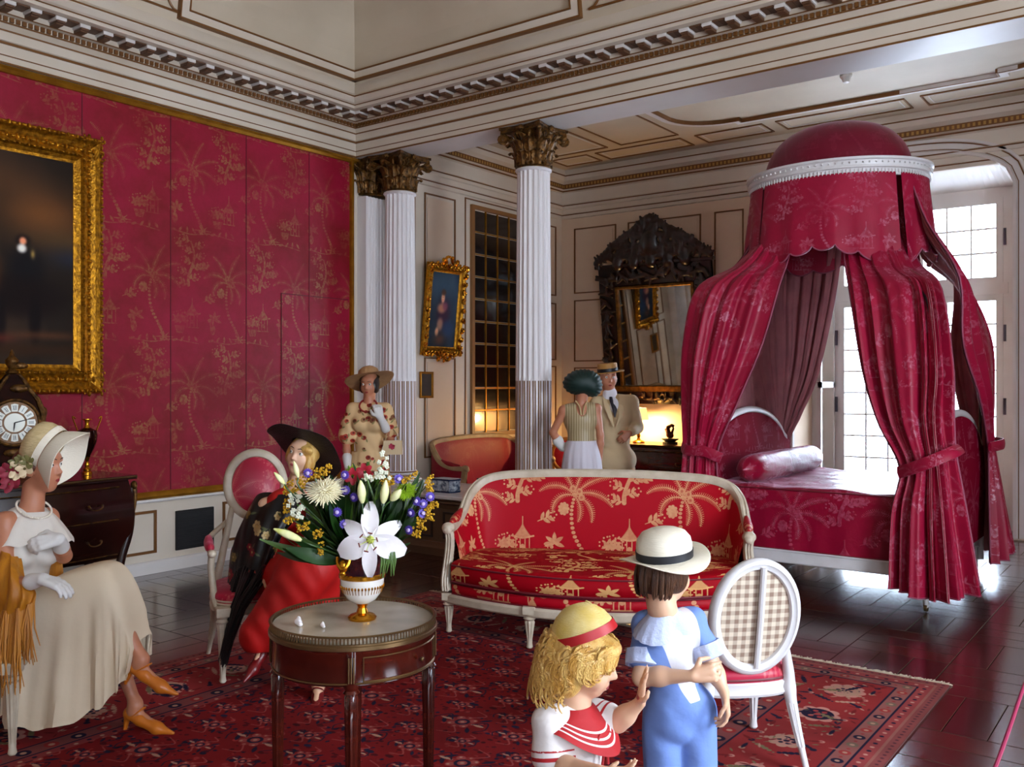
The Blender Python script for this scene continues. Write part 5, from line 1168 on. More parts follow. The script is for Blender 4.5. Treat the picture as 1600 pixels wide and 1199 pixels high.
for k, s in enumerate(roman):
    a = 2*pi*k/12; mb = MB(); c, sn = cos(a), sin(a)
    def T(u, w, d): return (u*c+w*sn, -.104-d, .40-u*sn+w*c)
    q = [(-.019, .078), (.019, .078), (.023, .128), (0, .134), (-.023, .128)]; mb.add([T(u, w, 0) for u, w in q]+[T(u, w, -.004) for u, w in q], [(4, 3, 2, 1, 0)]+[(i, (i+1) % 5, 5+(i+1) % 5, 5+i) for i in range(5)]); pq = part('plaque', mb, M['enamel'], dl)
    mb = MB(); wd = {'I': .007, 'V': .013, 'X': .013}; tw = sum(wd[ch_] for ch_ in s); x = -tw/2
    def seg(u0, w0, u1, w1, r): d_ = np.array([u1-u0, w1-w0]); d_ /= np.linalg.norm(d_); nn = np.array([-d_[1], d_[0]])*r; mb.add([T(u0+nn[0], w0+nn[1], .001), T(u1+nn[0], w1+nn[1], .001), T(u1-nn[0], w1-nn[1], .001), T(u0-nn[0], w0-nn[1], .001)], [(0, 1, 2, 3)])
    for ch_ in s:
        m_ = x+wd[ch_]/2
        if ch_ == 'I': seg(m_, .088, m_, .122, .0017)
        elif ch_ == 'V': seg(m_-.0045, .122, m_, .088, .0018); seg(m_+.0045, .122, m_, .088, .001)
        else: seg(m_-.0045, .122, m_+.0045, .088, .0018); seg(m_+.0045, .122, m_-.0045, .088, .001)
        x += wd[ch_]
    part('numeral', mb, M['ink'], pq)
for (a, l, w) in ((radians(75), .105, .004), (radians(187), .060, .005)):
    mb = MB(); c, sn = sin(a), cos(a); mb.tube([(0, -.108, .40), (c*l*.6, -.108, .40+sn*l*.6), (c*l, -.108, .40+sn*l)], [w, w*.8, .001], 6); part('hand', mb, M['ink'], dl)
# ---------------- bronze urn on the chest
ur = thing('urn', 'slim dark bronze urn with gilt handles on the right end of the rosewood chest', 'urn', (LX+.33, 3.64, .909), 0)
part('body', MB().lathe([(.02, .13), (.025, .15), (.05, .20), (.068, .25), (.073, .30), (.066, .335), (.035, .35), (.02, .36)], 28), mat('dark_bronze', '#30100a', .15, .7), ur, smooth=True)
part('foot', MB().lathe([(0, 0), (.036, 0), (.036, .02), (.026, .028), (.028, .045), (.015, .06), (.02, .08), (.011, .1), (.02, .13), (.024, .137)], 24), M['gold'], ur, smooth=True)
part('neck', MB().lathe([(.034, .349), (.02, .362), (.015, .39), (.02, .41), (.036, .418), (.036, .424), (0, .424)], 24), M['gold'], ur, smooth=True)
for sg in (-1, 1):
    mb = MB().tube(catmull([(0, sg*.066, .335), (0, sg*.075, .36), (0, sg*.10, .43), (0, sg*.095, .44), (0, sg*.08, .425)], 14), .005, 6); mb.v = [(p[0]+p[1]*.6, p[1]*.8, p[2]) for p in mb.v]; part('handle', mb, M['gold'], ur, smooth=True)
# ---------------- paintings
def ornate_frame(t, w, h, fw, plane, m, relief=.03, sub=140, proud=.07):
    """w,h outer size; frame lies in local x-z plane, facing -y"""
    a, b = w/2, h/2; prof = [(0, 0), (0, .6), (.06, .85), (.16, 1.0), (.28, .75), (.42, .55), (.58, .75), (.70, .9), (.78, .6), (.9, .42), (1.0, .38), (1.0, 0)]
    loop = [(-a, -b), (a, -b), (a, b), (-a, b)]; G = []
    for (x, z) in loop: sx, sz = (1 if x > 0 else -1), (1 if z > 0 else -1); G.append([(x-sx*fw*d, -proud*e, z-sz*fw*d) for d, e in prof])
    mb = MB().surf(np.array(G), cu=True); part('frame', mb, m, t)
    mb = MB(); rr = random.Random(5)
    per = [((-a, -b), (a, -b)), ((a, -b), (a, b)), ((a, b), (-a, b)), ((-a, b), (-a, -b))]
    for (p, q) in per:
        L0 = sqrt((q[0]-p[0])**2+(q[1]-p[1])**2); n = int(L0/(fw*.16)); dx, dz = (q[0]-p[0])/L0, (q[1]-p[1])/L0; nx_, nz_ = -dz, dx
        for k in range(n+1):
            s = L0*k/n
            for (d, r, e) in ((.10, .07, 1.0), (.50, .085, .72), (.72, .05, .95)):
                jit = rr.uniform(-.3, .3)*fw*.05; r_ = r*fw*rr.uniform(.8, 1.25); x = p[0]+dx*(s+jit)+nx_*fw*d; z = p[1]+dz*(s+jit)+nz_*fw*d; mb.ell((x, -proud*e, z), (r_*(1.1 if k % 2 else .7), r_*.7, r_*(.7 if k % 2 else 1.1)), 6)
    o = part('carving', mb, m, t, smooth=True); o['kind'] = 'stuff'
def painting_image(name, w, h, seed, kind):
    n = 256; H_ = int(n*h/w); rr = np.random.default_rng(seed); Y, X = np.mgrid[0:H_, 0:n]; X = X/n; Y = Y/H_
    fb = np.zeros((H_, n))
    for o in range(1, 6):
        q = 2**o+1; g = rr.normal(size=(q+2, q+2)); yi, xi = Y*q, X*q; y0, x0 = yi.astype(int), xi.astype(int); fy_, fx_ = yi-y0, xi-x0; fy_ = fy_*fy_*(3-2*fy_); fx_ = fx_*fx_*(3-2*fx_)
        fb += (g[y0, x0]*(1-fy_)*(1-fx_)+g[y0, x0+1]*(1-fy_)*fx_+g[y0+1, x0]*fy_*(1-fx_)+g[y0+1, x0+1]*fy_*fx_)/2**o
    A = np.zeros((H_, n, 3))
    def blob(cx, cy, sx, sy, col, k=1, p=1): nonlocal A; m = np.clip(k*np.exp(-(((X-cx)/sx)**2+((Y-cy)/sy)**2)**p), 0, 1)[..., None]; A = A*(1-m)+srgb(col)*m
    if kind == 'rider':
        X = X-.255
        A[:] = srgb('#17110d'); A += (np.clip(fb, 0, 2)*.06)[..., None]*np.array([1.2, .8, .5]); blob(.60, .72, .22, .12, '#5a3518', .7); blob(.38, .86, .25, .09, '#3a2414', .6); blob(.70, .60, .2, .06, '#40301c', .5); blob(.78, .52, .16, .05, '#1a2030', .6); blob(.9, .42, .07, .05, '#253050', .5)
        blob(.52, .45, .085, .11, '#0c0a0c', .95, 2); blob(.50, .32, .22, .10, '#0e0706', .95, 2); blob(.36, .42, .05, .12, '#2c160a', .9, 2); blob(.56, .22, .03, .12, '#0a0506', .9, 2); blob(.40, .20, .03, .13, '#0a0506', .9, 2); blob(.32, .50, .05, .05, '#3a1c0a', .8, 2)
        blob(.505, .585, .036, .030, '#120b0a', 1, 2); blob(.505, .583, .017, .019, '#a8674a', 1, 2); blob(.50, .548, .022, .022, '#b5b0a8', .9, 2); blob(.55, .525, .01, .02, '#8a7038', .7); blob(.5, .07, .5, .03, '#241408', .7); blob(.62, .14, .2, .02, '#4a2a16', .5); blob(.35, .12, .1, .02, '#5a1c14', .6)
    else:
        A[:] = srgb('#1c2834'); A += (np.clip(fb, -1, 2)*.05)[..., None]; blob(.3, .85, .5, .2, '#34485a', .7); blob(.5, .45, .24, .22, '#2e1a2c', .9, 2); blob(.42, .52, .16, .07, '#9a6c56', .9, 2); blob(.45, .66, .07, .075, '#c08c70', 1, 2); blob(.46, .735, .09, .045, '#3a2418', .9, 2); blob(.55, .55, .1, .06, '#6a3a4a', .8, 2); blob(.40, .30, .12, .09, '#8a6a58', .85, 2); blob(.30, .20, .07, .06, '#b08468', .95, 2); blob(.70, .25, .2, .12, '#1d2f4a', .8, 2); blob(.42, .10, .2, .08, '#4a2c22', .8)
        blob(.47, .67, .008, .006, '#3a1c14', .9); blob(.43, .67, .008, .006, '#3a1c14', .9); blob(.45, .635, .014, .005, '#8a2c2c', .9)
    A = np.clip(A*(1.6 if kind == 'rider' else 1.5), 0, 1); B = Board(1, 1, 4, 3); B.a = A.astype(np.float32); B.H, B.W = A.shape[:2]; return B.image(name, data=False)
def picture(name, label, loc, rz, w, h, fw, img, m, proud=.07, tilt=0):
    t = thing(name, label, 'painting', loc, rz); t.rotation_euler = (tilt, 0, rz); ornate_frame(t, w, h, fw, None, m, proud=proud)
    a, b = w/2-fw*.98, h/2-fw*.98; v = [(-a, -proud*.3, -b), (a, -proud*.3, -b), (a, -proud*.3, b), (-a, -proud*.3, b)]
    make('canvas', v, [(0, 1, 2, 3)], image_mat(name+'_canvas', img, .7, uv=True, spec=.15) if img else M['pane_dark'], t, False, uv=[(0, 0), (1, 0), (1, 1), (0, 1)]); return t
FRR = 3.905
picture('painting', 'large dark portrait of a rider in a broad gilded frame on the red silk wall', (LX+.016, FRR-2.05/2, 2.53), radians(90), 2.05, 2.02, .225, painting_image('rider_scene', 2, 2, 4, 'rider'), M['gilt'], proud=.09)
pt = picture('painting', 'small painting of a woman and child in a gilded rococo frame by the first column', (LX+.07, 8.02, 2.45), radians(90), .66, 1.05, .10, painting_image('mother_child', 1, 1.4, 8, 'mother'), M['gilt'], proud=.045, tilt=radians(6))
mb = MB(); rr = random.Random(2)
for k in range(44):      # scrolling crest and corner leaves
    s = k/44; a = 2*pi*s; x = .32*cos(a); z = .52*sin(a); x = max(-.31, min(.31, x*1.5)); z = max(-.5, min(.5, z*1.5))
    pts = [(x+.035*(1-t*.8)*cos(t*7+k), -.05-.01*sin(t*3), z+.035*(1-t*.8)*sin(t*7+k)) for t in np.linspace(0, 1, 8)]; mb.tube(pts, np.linspace(.018, .007, 8), 6)
for sg in (-1, 1): mb.tube([(sg*.12*(1-t)+.03*sin(9*t), -.06, .54+.06*t+.03*cos(9*t)) for t in np.linspace(0, 1, 14)], np.linspace(.025, .012, 14), 7); mb.tube([(sg*.12*(1-t)+.03*sin(9*t), -.06, -.54-.03*t+.03*cos(9*t)) for t in np.linspace(0, 1, 14)], np.linspace(.022, .012, 14), 7)
part('crest', mb, M['gold'], pt, smooth=True)['kind'] = 'stuff'
picture('painting', 'tiny dark picture in a thin gilt frame below the rococo-framed painting', (LX+.01, 7.80, 1.585), radians(90), .22, .30, .025, None, M['gilt_rail'], proud=.02)
# ---------------- carved mirror over the chest
mx = thing('mirror', 'huge black carved wooden mirror leaning out over the lamp and chest', 'mirror', (-5.55, AY-.10, 2.33), 0); mx.rotation_euler = (radians(7), 0, 0)
M['blackwood'] = mat('black_carved_wood', '#0e0605', .3, coat=.4, noise=(14, '#3c1410', .5)); w_, h_ = .80, 1.02
mb = MB()
for (a, b) in (((-w_, -.03, -h_+.08), (-w_+.24, .03, h_-.25)), ((w_-.24, -.03, -h_+.08), (w_, .03, h_-.25)), ((-w_, -.03, h_-.48), (w_, .03, h_-.22)), ((-w_, -.03, -h_), (w_, .03, -h_+.2))): mb.box(a, b, 0, .01)
mb.box((-w_-.04, -.06, h_-.24), (w_+.04, .03, h_-.19), 0, .01); part('frame', mb, M['blackwood'], mx)
prims = []; rr = random.Random(11)
def leafblob(x, z, s): 
    for q in range(4): a = rr.uniform(0, 6.28); prims.append(('c', (x, -.05, z), (x+s*cos(a), -.05-rr.uniform(0, .03), z+s*sin(a)), .026*s/.09, .014*s/.09, .012))
for k in range(13):
    for sg in (-1, 1): leafblob(sg*(w_-.12+rr.uniform(-.04, .04)), -h_+.2+(2*h_-.65)*k/12, .10)
for k in range(15): leafblob(-w_+.08+(2*w_-.16)*k/14, h_-.36+rr.uniform(-.03, .03), .10); leafblob(-w_+.08+(2*w_-.16)*k/14, -h_+.1, .08)
for k in range(34):   # crest
    u = -1+2*k/33; top = .42*(1-abs(u)**1.7)+.10*max(0, 1-abs(u)*3.2)+.02
    for q in range(max(1, int(top/.10))): leafblob(u*(w_-.02)+rr.uniform(-.02, .02), h_-.16+top*(q+.5)/max(1, int(top/.10)), .09)
    prims.append(('e', (u*(w_-.0), -.04, h_-.18+top), (.05, .04, .05), None, .012))
prims.append(('e', (0, -.07, h_+.03), (.12, .05, .16), None, .01)); prims.append(('c', (-.16, -.05, h_-.14), (.16, -.05, h_-.14), .03, .03, .01)); prims.append(('e', (0, -.05, h_+.33), (.06, .05, .07), None, .01))
for u in (-.6, -.3, 0, .3, .6): prims.append(('c', (u*w_, -.02, h_-.2), (u*w_*.9, -.02, h_+.02), .09, .05, .02))
sculpt('carving', prims, .011, M['blackwood'], mx, k=.012)
mb = MB(); a, b0, b1 = w_-.24, -h_+.2, h_-.48
for (p, q) in (((-a, -.045, b0), (-a+.045, .0, b1)), ((a-.045, -.045, b0), (a, .0, b1)), ((-a, -.045, b1-.045), (a, 0, b1)), ((-a-.1, -.05, b0-.02), (a+.1, 0, b0+.06))): mb.box(p, q, 0, .01)
part('gilt_slip', mb, mat('tarnished_gilt', '#8a6228', .4, .7, noise=(20, '#2c1808', .7)), mx)
mg = mat('mirror_silver', '#b8b4ac', .03, metal=1.0, noise=(2.5, '#6a6660', .5)); part('mirror_glass', MB().box((-a+.03, -.012, b0), (a-.03, -.008, b1)), mg, mx)
# ---------------- lamp and little things on the marquetry chest
lp = at_Y(998, 692, AY-.32); lx, ly, lz = lp[0], AY-.32, .852
la = thing('table_lamp', 'lit brass table lamp with cream shade on the chest under the mirror', 'lamp', (lx, ly, lz))
part('base', MB().lathe([(0, 0), (.075, 0), (.078, .01), (.06, .025), (.03, .035), (.018, .06), (.026, .09), (.016, .12), (.024, .15), (.028, .20), (.014, .23), (.012, .30)], 24), M['gold'], la, smooth=True)
M['shade'] = mat('lamp_shade', '#e8c890', .8, emit=((1.0, .62, .22, 1), 1.3)); part('lamp_shade', MB().lathe([(.125, .29), (.095, .44)], 32, cap=False), M['shade'], la, smooth=True)
part('bulb', MB().ell((0, 0, .345), (.022, .022, .035), 12), mat('bulb', '#ffd080', .3, emit=((1.0, .72, .3, 1), 60)), la, smooth=True)
d = bpy.data.lights.new('lamp_light', 'POINT'); d.energy = 80; d.color = (1.0, .60, .22); d.shadow_soft_size = .03; o = bpy.data.objects.new('lamp_light', d); COL.objects.link(o); o.location = (lx, ly, lz+.26); 
d.shadow_soft_size = .05
# two small incense pieces
fg = thing('figurine', 'small dark figurine on a black stand beside the lit lamp', 'figurine', (at_Y(1047, 690, AY-.30)[0], AY-.30, .852))
part('stand', MB().lathe([(0, 0), (.10, 0), (.10, .02), (.07, .03), (.11, .055), (.115, .065), (0, .07)], 20, sy=.6), M['black'], fg, smooth=True)
sculpt('figure', [('e', (0, 0, .10), (.05, .035, .035), None), ('c', (-.02, 0, .12), (-.03, 0, .20), .03, .022), ('c', (-.03, 0, .20), (.02, 0, .23), .022, .018), ('e', (.035, 0, .225), (.025, .02, .018), None), ('c', (.02, 0, .12), (.045, 0, .19), .018, .014), ('c', (-.04, 0, .13), (-.065, 0, .18), .012, .01)], .006, mat('brown_bronze', '#4a1c10', .3, .5), fg, k=.015)
# ---------------- blue and white planters on the low wall
M['delft'] = mat('blue_white_ceramic', '#b9c4cf', .15, coat=.5, noise=(26, '#20304f', .95)); M['delft_rim'] = mat('cobalt_rim', '#1c2a48', .2, coat=.4)
def planter(px, w, label):
    p = at_Z(px, 768, .567); t = thing('planter', label, 'planter', (p[0], p[1], .566), 0, 'blue and white planters on the low wall')
    def oct_(s): return [(s*w*.5*x, s*.085*y) for x, y in ((-1, -.5), (-.8, -1), (-.06, -1), (0, -.88), (.06, -1), (.8, -1), (1, -.5), (1, .5), (.8, 1), (-.8, 1), (-1, .5))]
    part('body', MB().prism(oct_(1), .015, .115), M['delft'], t); r_ = MB(); r_.prism(oct_(1.03), 0, .016); r_.prism(oct_(1.05), .112, .128); part('rim', r_, M['delft_rim'], t)
    part('soil', MB().prism(oct_(.9), .128, .1285), mat('planter_inside', '#7c8c9c', .4), t)
    return t
planter(698, .26, 'blue and white octagonal planter on the low wall next to the first column'); planter(768, .26, 'blue and white planter partly hidden behind the big sofa')
# ---------------- visitor rope at the right edge
mb = MB().tube(catmull([at_t(1470, 1400, 1.55), at_t(1512, 1302, 1.72), at_t(1555, 1199, 1.9), at_t(1580, 1130, 2.05), at_t(1603, 1065, 2.25), at_t(1640, 985, 2.6), at_t(1700, 890, 3.05), at_t(1750, 840, 3.5)], 50), .0045, 8)
tag(mb.build('barrier_rope', mat('magenta_rope', '#8c1040', .6)), 'thin magenta barrier rope crossing the bottom right corner', 'rope')
for p, lb in ((at_t(1470, 1400, 1.55), 'brass post holding the near end of the magenta barrier rope'), (at_t(1752, 838, 3.52), 'brass post holding the far end of the magenta barrier rope')):
    sn_ = thing('rope_stanchion', lb, 'post', (p[0], p[1], 0), group='barrier rope posts'); part('pole', MB().lathe([(0, 0), (.11, 0), (.11, .012), (.03, .03), (.012, .05), (.012, p[2]-.01), (.022, p[2]+.01), (0, p[2]+.03)], 24), M['brass'], sn_, smooth=True)
# ================================================================ PEOPLE (costumed figures)
M['skin'] = mat('pale_skin', '#dcae8e', .42, sub=.08); M['skin_tan'] = mat('warm_skin', '#b8785a', .45, sub=.06)
mask_mat(M['skin'], '#a8484a'); mask_mat(M['skin_tan'], '#8c2c2c'); M['brow'] = mat('brown_brow', '#4a2c1a', .6); M['eye'] = mat('eyeball', '#cfc9c0', .15); M['iris'] = mat('iris', '#1c120c', .1)
M['glove'] = mat('white_glove', '#d8d4d0', .6, bump=(40, .2))
M['straw'] = mat('pale_straw', '#cfb88a', .65, noise=(30, '#a88c58', .5, (1, 1, 5)), bump=(60, .4, (1, 1, 6))); M['straw_white'] = mat('cream_straw', '#e3d9c4', .55, bump=(60, .3, (1, 1, 6))); M['ribbon_black'] = mat('black_ribbon', '#0b0a14', .5); M['ribbon_red'] = mat('red_ribbon', '#a80c14', .5)
def unit(v): v = np.array(v, float); return v/np.linalg.norm(v)
def basis(f, up=(0, 0, 1)):
    """columns: right, forward, up"""
    f = unit(f); u = np.array(up, float); u = unit(u-f*np.dot(u, f)); r = np.cross(f, u); return np.stack([r, f, u], 1)
class Fig:
    def __init__(s, label, px0, t, zb=0):
        s.px0, s.t, s.zb = px0, t, zb; p = Rv*((px0-800)/F_PX*t)+Fv*t
        s.root = thing('person', label, 'person', (p[0], p[1], zb), YAW)
    def J(s, px, py, dy=0):
        t = s.t+dy; return np.array([(px-800)/F_PX*t-(s.px0-800)/F_PX*s.t, dy, CAM_H+(599-py)/F_PX*t-s.zb])
def head_prims(H, B, k, child=False):
    def P(x, y, z): return H+B@(np.array([x, y, z])*k)
    E = lambda c, r, kk=.012: ('e', P(*c), tuple(q*k for q in r), B, kk*k)
    f = 1.0 if not child else .9
    pr = [E((0, -.012, .035), (.074, .092, .082)), E((0, .022, -.030), (.056, .068, .078*f), .03), E((0, .048, -.088*f), (.024, .024, .020), .02), E((0, .066, .045), (.05, .028, .035), .02),
          E((.036, .048, -.028), (.026, .03, .03), .02), E((-.036, .048, -.028), (.026, .03, .03), .02),
          ('c', P(0, .086, .012), P(0, .102, -.020), .006*k, .0095*k, .014*k), E((.009, .091, -.025), (.007, .009, .006), .008), E((-.009, .091, -.025), (.007, .009, .006), .008),
          E((0, .082, -.052), (.019, .010, .006), .008), E((0, .081, -.0615), (.016, .010, .0065), .008),
          E((.030, .078, .034), (.022, .012, .008), .012), E((-.030, .078, .034), (.022, .012, .008), .012)]
    for sg in (-1, 1): pr += [E((sg*.073, -.006, -.004), (.009, .019, .030), .006), E((sg*.071, .004, -.024), (.007, .010, .012), .006)]
    cut = [E((sg*.030, .098, .015), (.017, .014, .010), .012) for sg in (-1, 1)]+[E((0, .097, -.057), (.017, .006, .0010), .002)]
    return pr, cut, P
def face_parts(root, H, B, k, P):
    for sg in (-1, 1):
        mb = MB(); R3 = Matrix([list(r) for r in B]); c = P(sg*.030, .0755, .015); mb.ell(c, .0125*k, 12); o = part('eye', mb, M['eye'], root, smooth=True)
        mb = MB(); mb.ell(P(sg*.030, .0832, .015), (.0060*k,)*3, 10); part('iris', mb, M['iris'], o, smooth=True)
        mb = MB(); mb.tube([P(sg*.012, .093, .037), P(sg*.030, .094, .043), P(sg*.050, .078, .036)], [.0022*k, .0028*k, .0012*k], 6); part('eyebrow', mb, M['brow'], root, smooth=True)
def hand_prims(W, d, nrm, thumb, s=1.0, curl=(.5, .5, .5, .5), spread=.0, tc=.5):
    """W wrist, d pointing direction, nrm palm normal, thumb: side direction"""
    d = unit(d); nrm = unit(np.array(nrm)-d*np.dot(nrm, d)); th = unit(np.array(thumb)-d*np.dot(thumb, d)-nrm*np.dot(thumb, nrm)); pr = []
    K = .010*s
    for u in (-.025, 0, .025): pr.append(('c', W+d*.01*s+th*u*.55*s, W+d*.085*s+th*u*s*1.1, .017*s, .0125*s, K))
    for i, (off, L) in enumerate(((.031, .072), (.011, .082), (-.010, .076), (-.029, .060))):
        p = W+d*.080*s+th*off*s; a = 0; ln = L*s; r = .0090*s if i < 3 else .0078*s; c = curl[i]
        for q, (fr, cr) in enumerate(((.45, .8), (.31, 1.2), (.24, 1.0))):
            a += c*cr*.75; dd = d*cos(a)+nrm*sin(a)+th*spread*(1.5-i)*.12; dd = unit(dd); e = p+dd*ln*fr; pr.append(('c', p, e, r, r*.88, .004*s)); p = e; r *= .88
    p = W+d*.022*s+th*.026*s; dd = unit(d*.55+th*.85+nrm*.25); e = p+dd*.038*s; pr.append(('c', p, e, .0125*s, .0105*s, .008*s)); dd2 = unit(d*.9+th*(.6-tc)+nrm*(.2+tc)); e2 = e+dd2*.030*s; pr.append(('c', e, e2, .0102*s, .009*s, .004*s)); pr.append(('c', e2, e2+unit(d+nrm*tc*1.2)*.022*s, .009*s, .0075*s, .004*s))
    return pr
def arm_prims(S, E_, W, k=1.0, g=0): return [('c', S, E_, .043*k+g, .034*k+g, .02), ('c', E_, E_+(W-E_)*.35, .035*k+g, .034*k+g, .02), ('c', E_+(W-E_)*.35, W, .034*k+g, .0215*k+g, .02)]
def leg_prims(Hp, Kn, An, k=1.0, g=0): return [('c', Hp, Kn, .082*k+g, .052*k+g, .03), ('c', Kn, Kn+(An-Kn)*.35, .050*k+g, .053*k+g, .03), ('c', Kn+(An-Kn)*.35, An, .053*k+g, .030*k+g, .03)]
def torso_prims(Pv, Ch, Nk, SL, SR, bf, k=1.0, g=0, bust=0):
    B = basis(bf, Ch-Pv); m = (Pv*.5+Ch*.5); E = lambda c, r, kk=.05: ('e', c, tuple(q*k+g for q in r), B, kk)
    pr = [E(Pv, (.160, .112, .12)), E(m, (.118, .086, .15)), E(Ch, (.150, .100, .15)), ('c', (SL+SR)/2+(Nk-Ch)*.05, Nk, .062*k+g*.5, .050*k+g*.5, .03*k), ('c', SL, SR, .050*k+g, .050*k+g, .04*k)]
    if bust: 
        for sg in (-1, 1): pr.append(E(Ch+B@np.array([sg*.066*k, .082*k, -.045*k]), (.058, .052, .056), .03))
    return pr, B
def loft(name, rings, m, parent, n=80, folds=0, uvs=1.0, nz=40, phase=0, fn=None, mi=None, rot=0):
    A = catmull(np.array([tuple(r)+((0,) if len(r) < 6 else ()) for r in rings], float), nz); G = []; UV = []; c0, s0 = cos(rot), sin(rot)
    for j, (cx, cy, z, rx, ry, am) in enumerate(A):
        row = []
        for k in range(n):
            a = 2*pi*k/n; q = 1+am*(sin(folds*a+phase)+.5*sin(folds*1.62*a+phase*2)+.3*sin(folds*.45*a+1)); x, y = rx*cos(a)*q, ry*sin(a)*q; p = np.array([cx+x*c0-y*s0, cy+x*s0+y*c0, z])
            if fn: p = fn(p, a, j/(nz-1))
            row.append(p); UV.append((a*.16*uvs, z*uvs))
        G.append(row)
    mb = MB().surf(np.array(G), cv=True); return make(name, mb.v, mb.f, m, parent, True, uv=UV)
def xf(mb, C_, B): mb.v = [tuple(np.array(C_)+B@np.array(p)) for p in mb.v]; return mb
def hat(root, C_, B, crown, brim, mc, band=None, bandm=None, wave=None, mb_=None, name='hat', n=56):
    """crown: [(r,z)...] profile from the brim up; brim: (r_out, droop, thick)"""
    mb = MB(); mb.lathe(crown, n, sy=1.12, cap=False); r0 = crown[0][0]; ro, dr, th = brim; G = []
    for k in range(n):
        a = 2*pi*k/n; row = []
        for t in np.linspace(0, 1, 9):
            r = r0*.96+(ro-r0*.96)*t; z = -dr*t**1.3+(wave(a)*t**1.6 if wave else 0); row.append((r*cos(a), r*1.08*sin(a), z))
        row.append((ro*1.01*cos(a), ro*1.01*1.08*sin(a), row[-1][2]-th/2))
        for t in np.linspace(1, 0, 9):
            r = r0*.96+(ro-r0*.96)*t; z = -dr*t**1.3+(wave(a)*t**1.6 if wave else 0)-th; row.append((r*cos(a), r*1.08*sin(a), z))
        G.append(row)
    xf(mb, C_, B); o = mb.build(name, mc, root)
    b = MB().surf(np.array(G), cu=True); xf(b, C_, B); b.build('brim', mb_ or mc, o)
    if band:
        g = MB(); g.lathe([(r0*1.02, band[0]), (r0*1.035, band[0]), (np.interp(band[1], [c[1] for c in crown[:4]], [c[0] for c in crown[:4]])*1.035, band[1]), (r0*.96, band[1])], n, sy=1.12, cap=False); xf(g, C_, B); g.build('hat_band', bandm, o)
    return o
def shoe(root, An, d, m, k=1.0, heel=.045, up=(0, 0, 1), strap=True, name='shoe'):
    """pointed court shoe with heel, foot along d"""
    d = unit(d); u = unit(np.array(up)-d*np.dot(up, d)); Bm = np.stack([np.cross(d, u), d, u], 1)
    def P(x, y, z): return An+Bm@(np.array([x, y, z])*k)
    pr = [('c', P(0, -.030, -.042), P(0, .03, -.062), .029*k, .027*k, .02), ('c', P(0, .03, -.066), P(0, .115, -.095), .027*k, .027*k, .02), ('c', P(0, .115, -.097), P(0, .195, -.108), .026*k, .008*k, .02), ('c', P(0, -.040, -.055), P(0, -.052, -.125), .017*k, .008*k, .008)]
    cut = [('c', P(0, -.01, .005), P(0, .085, -.040), .021*k, .017*k, .004)]
    o = sculpt(name, pr, .0055, m, root, k=.015, cut=cut)
    if strap: part('strap', MB().tube(catmull([P(-.026, .0, -.045), P(-.02, .035, -.018), P(.0, .045, -.008), P(.02, .035, -.018), P(.026, .0, -.045)], 12), .004*k, 6), m, o, smooth=True)
def foot_prims(An, d, k=1.0, up=(0, 0, 1)):
    d = unit(d); u = unit(np.array(up)-d*np.dot(up, d)); P = lambda y, z: An+(d*y+u*z)*k
    return [('c', P(0, 0), P(-.02, -.045), .028*k, .022*k, .03), ('c', P(-.01, -.03), P(.11, -.090), .023*k, .017*k, .03), ('c', P(.11, -.090), P(.15, -.100), .016*k, .009*k, .02)]
def lipsmap(P, B, H, k, extra=None):
    def region(c):
        q = (c-H)@B/k; d = .0165-np.sqrt(q[:, 0]**2+((q[:, 2]+.0565)*2.1)**2); d[(q[:, 1] < .06)] = -.01; return d*k
    return region
def strip_grid(name, neck, B, fn, m, root, n=72, nr=12, mi=None, thick=.004):
    """collar-like cloth laid round the neck: fn(angle, s) -> local xyz (right, forward, up)"""
    G = [[neck+B@np.array(fn(2*pi*k/n, s)) for s in np.linspace(0, 1, nr)] for k in range(n)]; mb = MB().surf(np.array(G), cu=True)
    idx = None
    if mi: idx = [mi(2*pi*(i//(nr-1))/n, (i % (nr-1)+.5)/(nr-1)) for i in range(len(mb.f))]
    return make(name, mb.v, mb.f, m, root, True, mi=idx)
# ---------------------------------------------------------------- boy in blue
fb = Fig('boy in a pale blue suit and cream straw hat with black band seen from behind', 1050, 2.9, .014); J = fb.J; rt = fb.root
M['blue'] = mask_mat(mat('pale_blue_cotton', '#7390cf', .75, bump=(9, .9), noise=(4, '#5f7cc0', .4)), '#dcdce4'); M['white_cotton'] = mat('white_cotton', '#e2e0e6', .75, bump=(25, .35)); M['collar_blue'] = mat('blue_white_stripe', '#b7c0de', .75, bump=(80, .4))
hf_ = unit((.80, .60, -.05)); Hb = J(1040, 896); HB = basis(hf_); k = .86
hp, hc, HP = head_prims(Hb, HB, k, True); bf = unit((.55, -.83, 0))
Nk = J(1038, 950, -.02); Ch = J(1046, 1010, 0); Pv = J(1062, 1120, 0); SL = J(1008, 974, .03); SR = J(1084, 968, .02)
SLm = J(1008, 985, -.01)
E1 = J(1003, 1058, -.05); W1 = J(1082, 1056, -.13); E2 = J(1112, 1040, -.01); W2 = J(1132, 1082, -.06)
tp_, TB = torso_prims(Pv, Ch, Nk, SL, SR, bf, .60)
hand1 = hand_prims(W1, (.92, -.20, .22), (.05, .95, -.2), (.1, -.15, .95), .74, (.75, .9, 1.0, 1.05), tc=.7); hand2 = hand_prims(W2, (.10, -.1, -.95), (-.95, .1, .1), (.1, -.9, .1), .72, (.55, .6, .65, .7))
HL = Pv+np.array([-.052, 0, .0]); HR = Pv+np.array([.052, 0, .0]); KL = np.array([Pv[0]-.055, -.02, .29]); KR = np.array([Pv[0]+.055, -.02, .29]); AL = np.array([Pv[0]-.055, 0, .075]); AR = np.array([Pv[0]+.06, 0, .075])
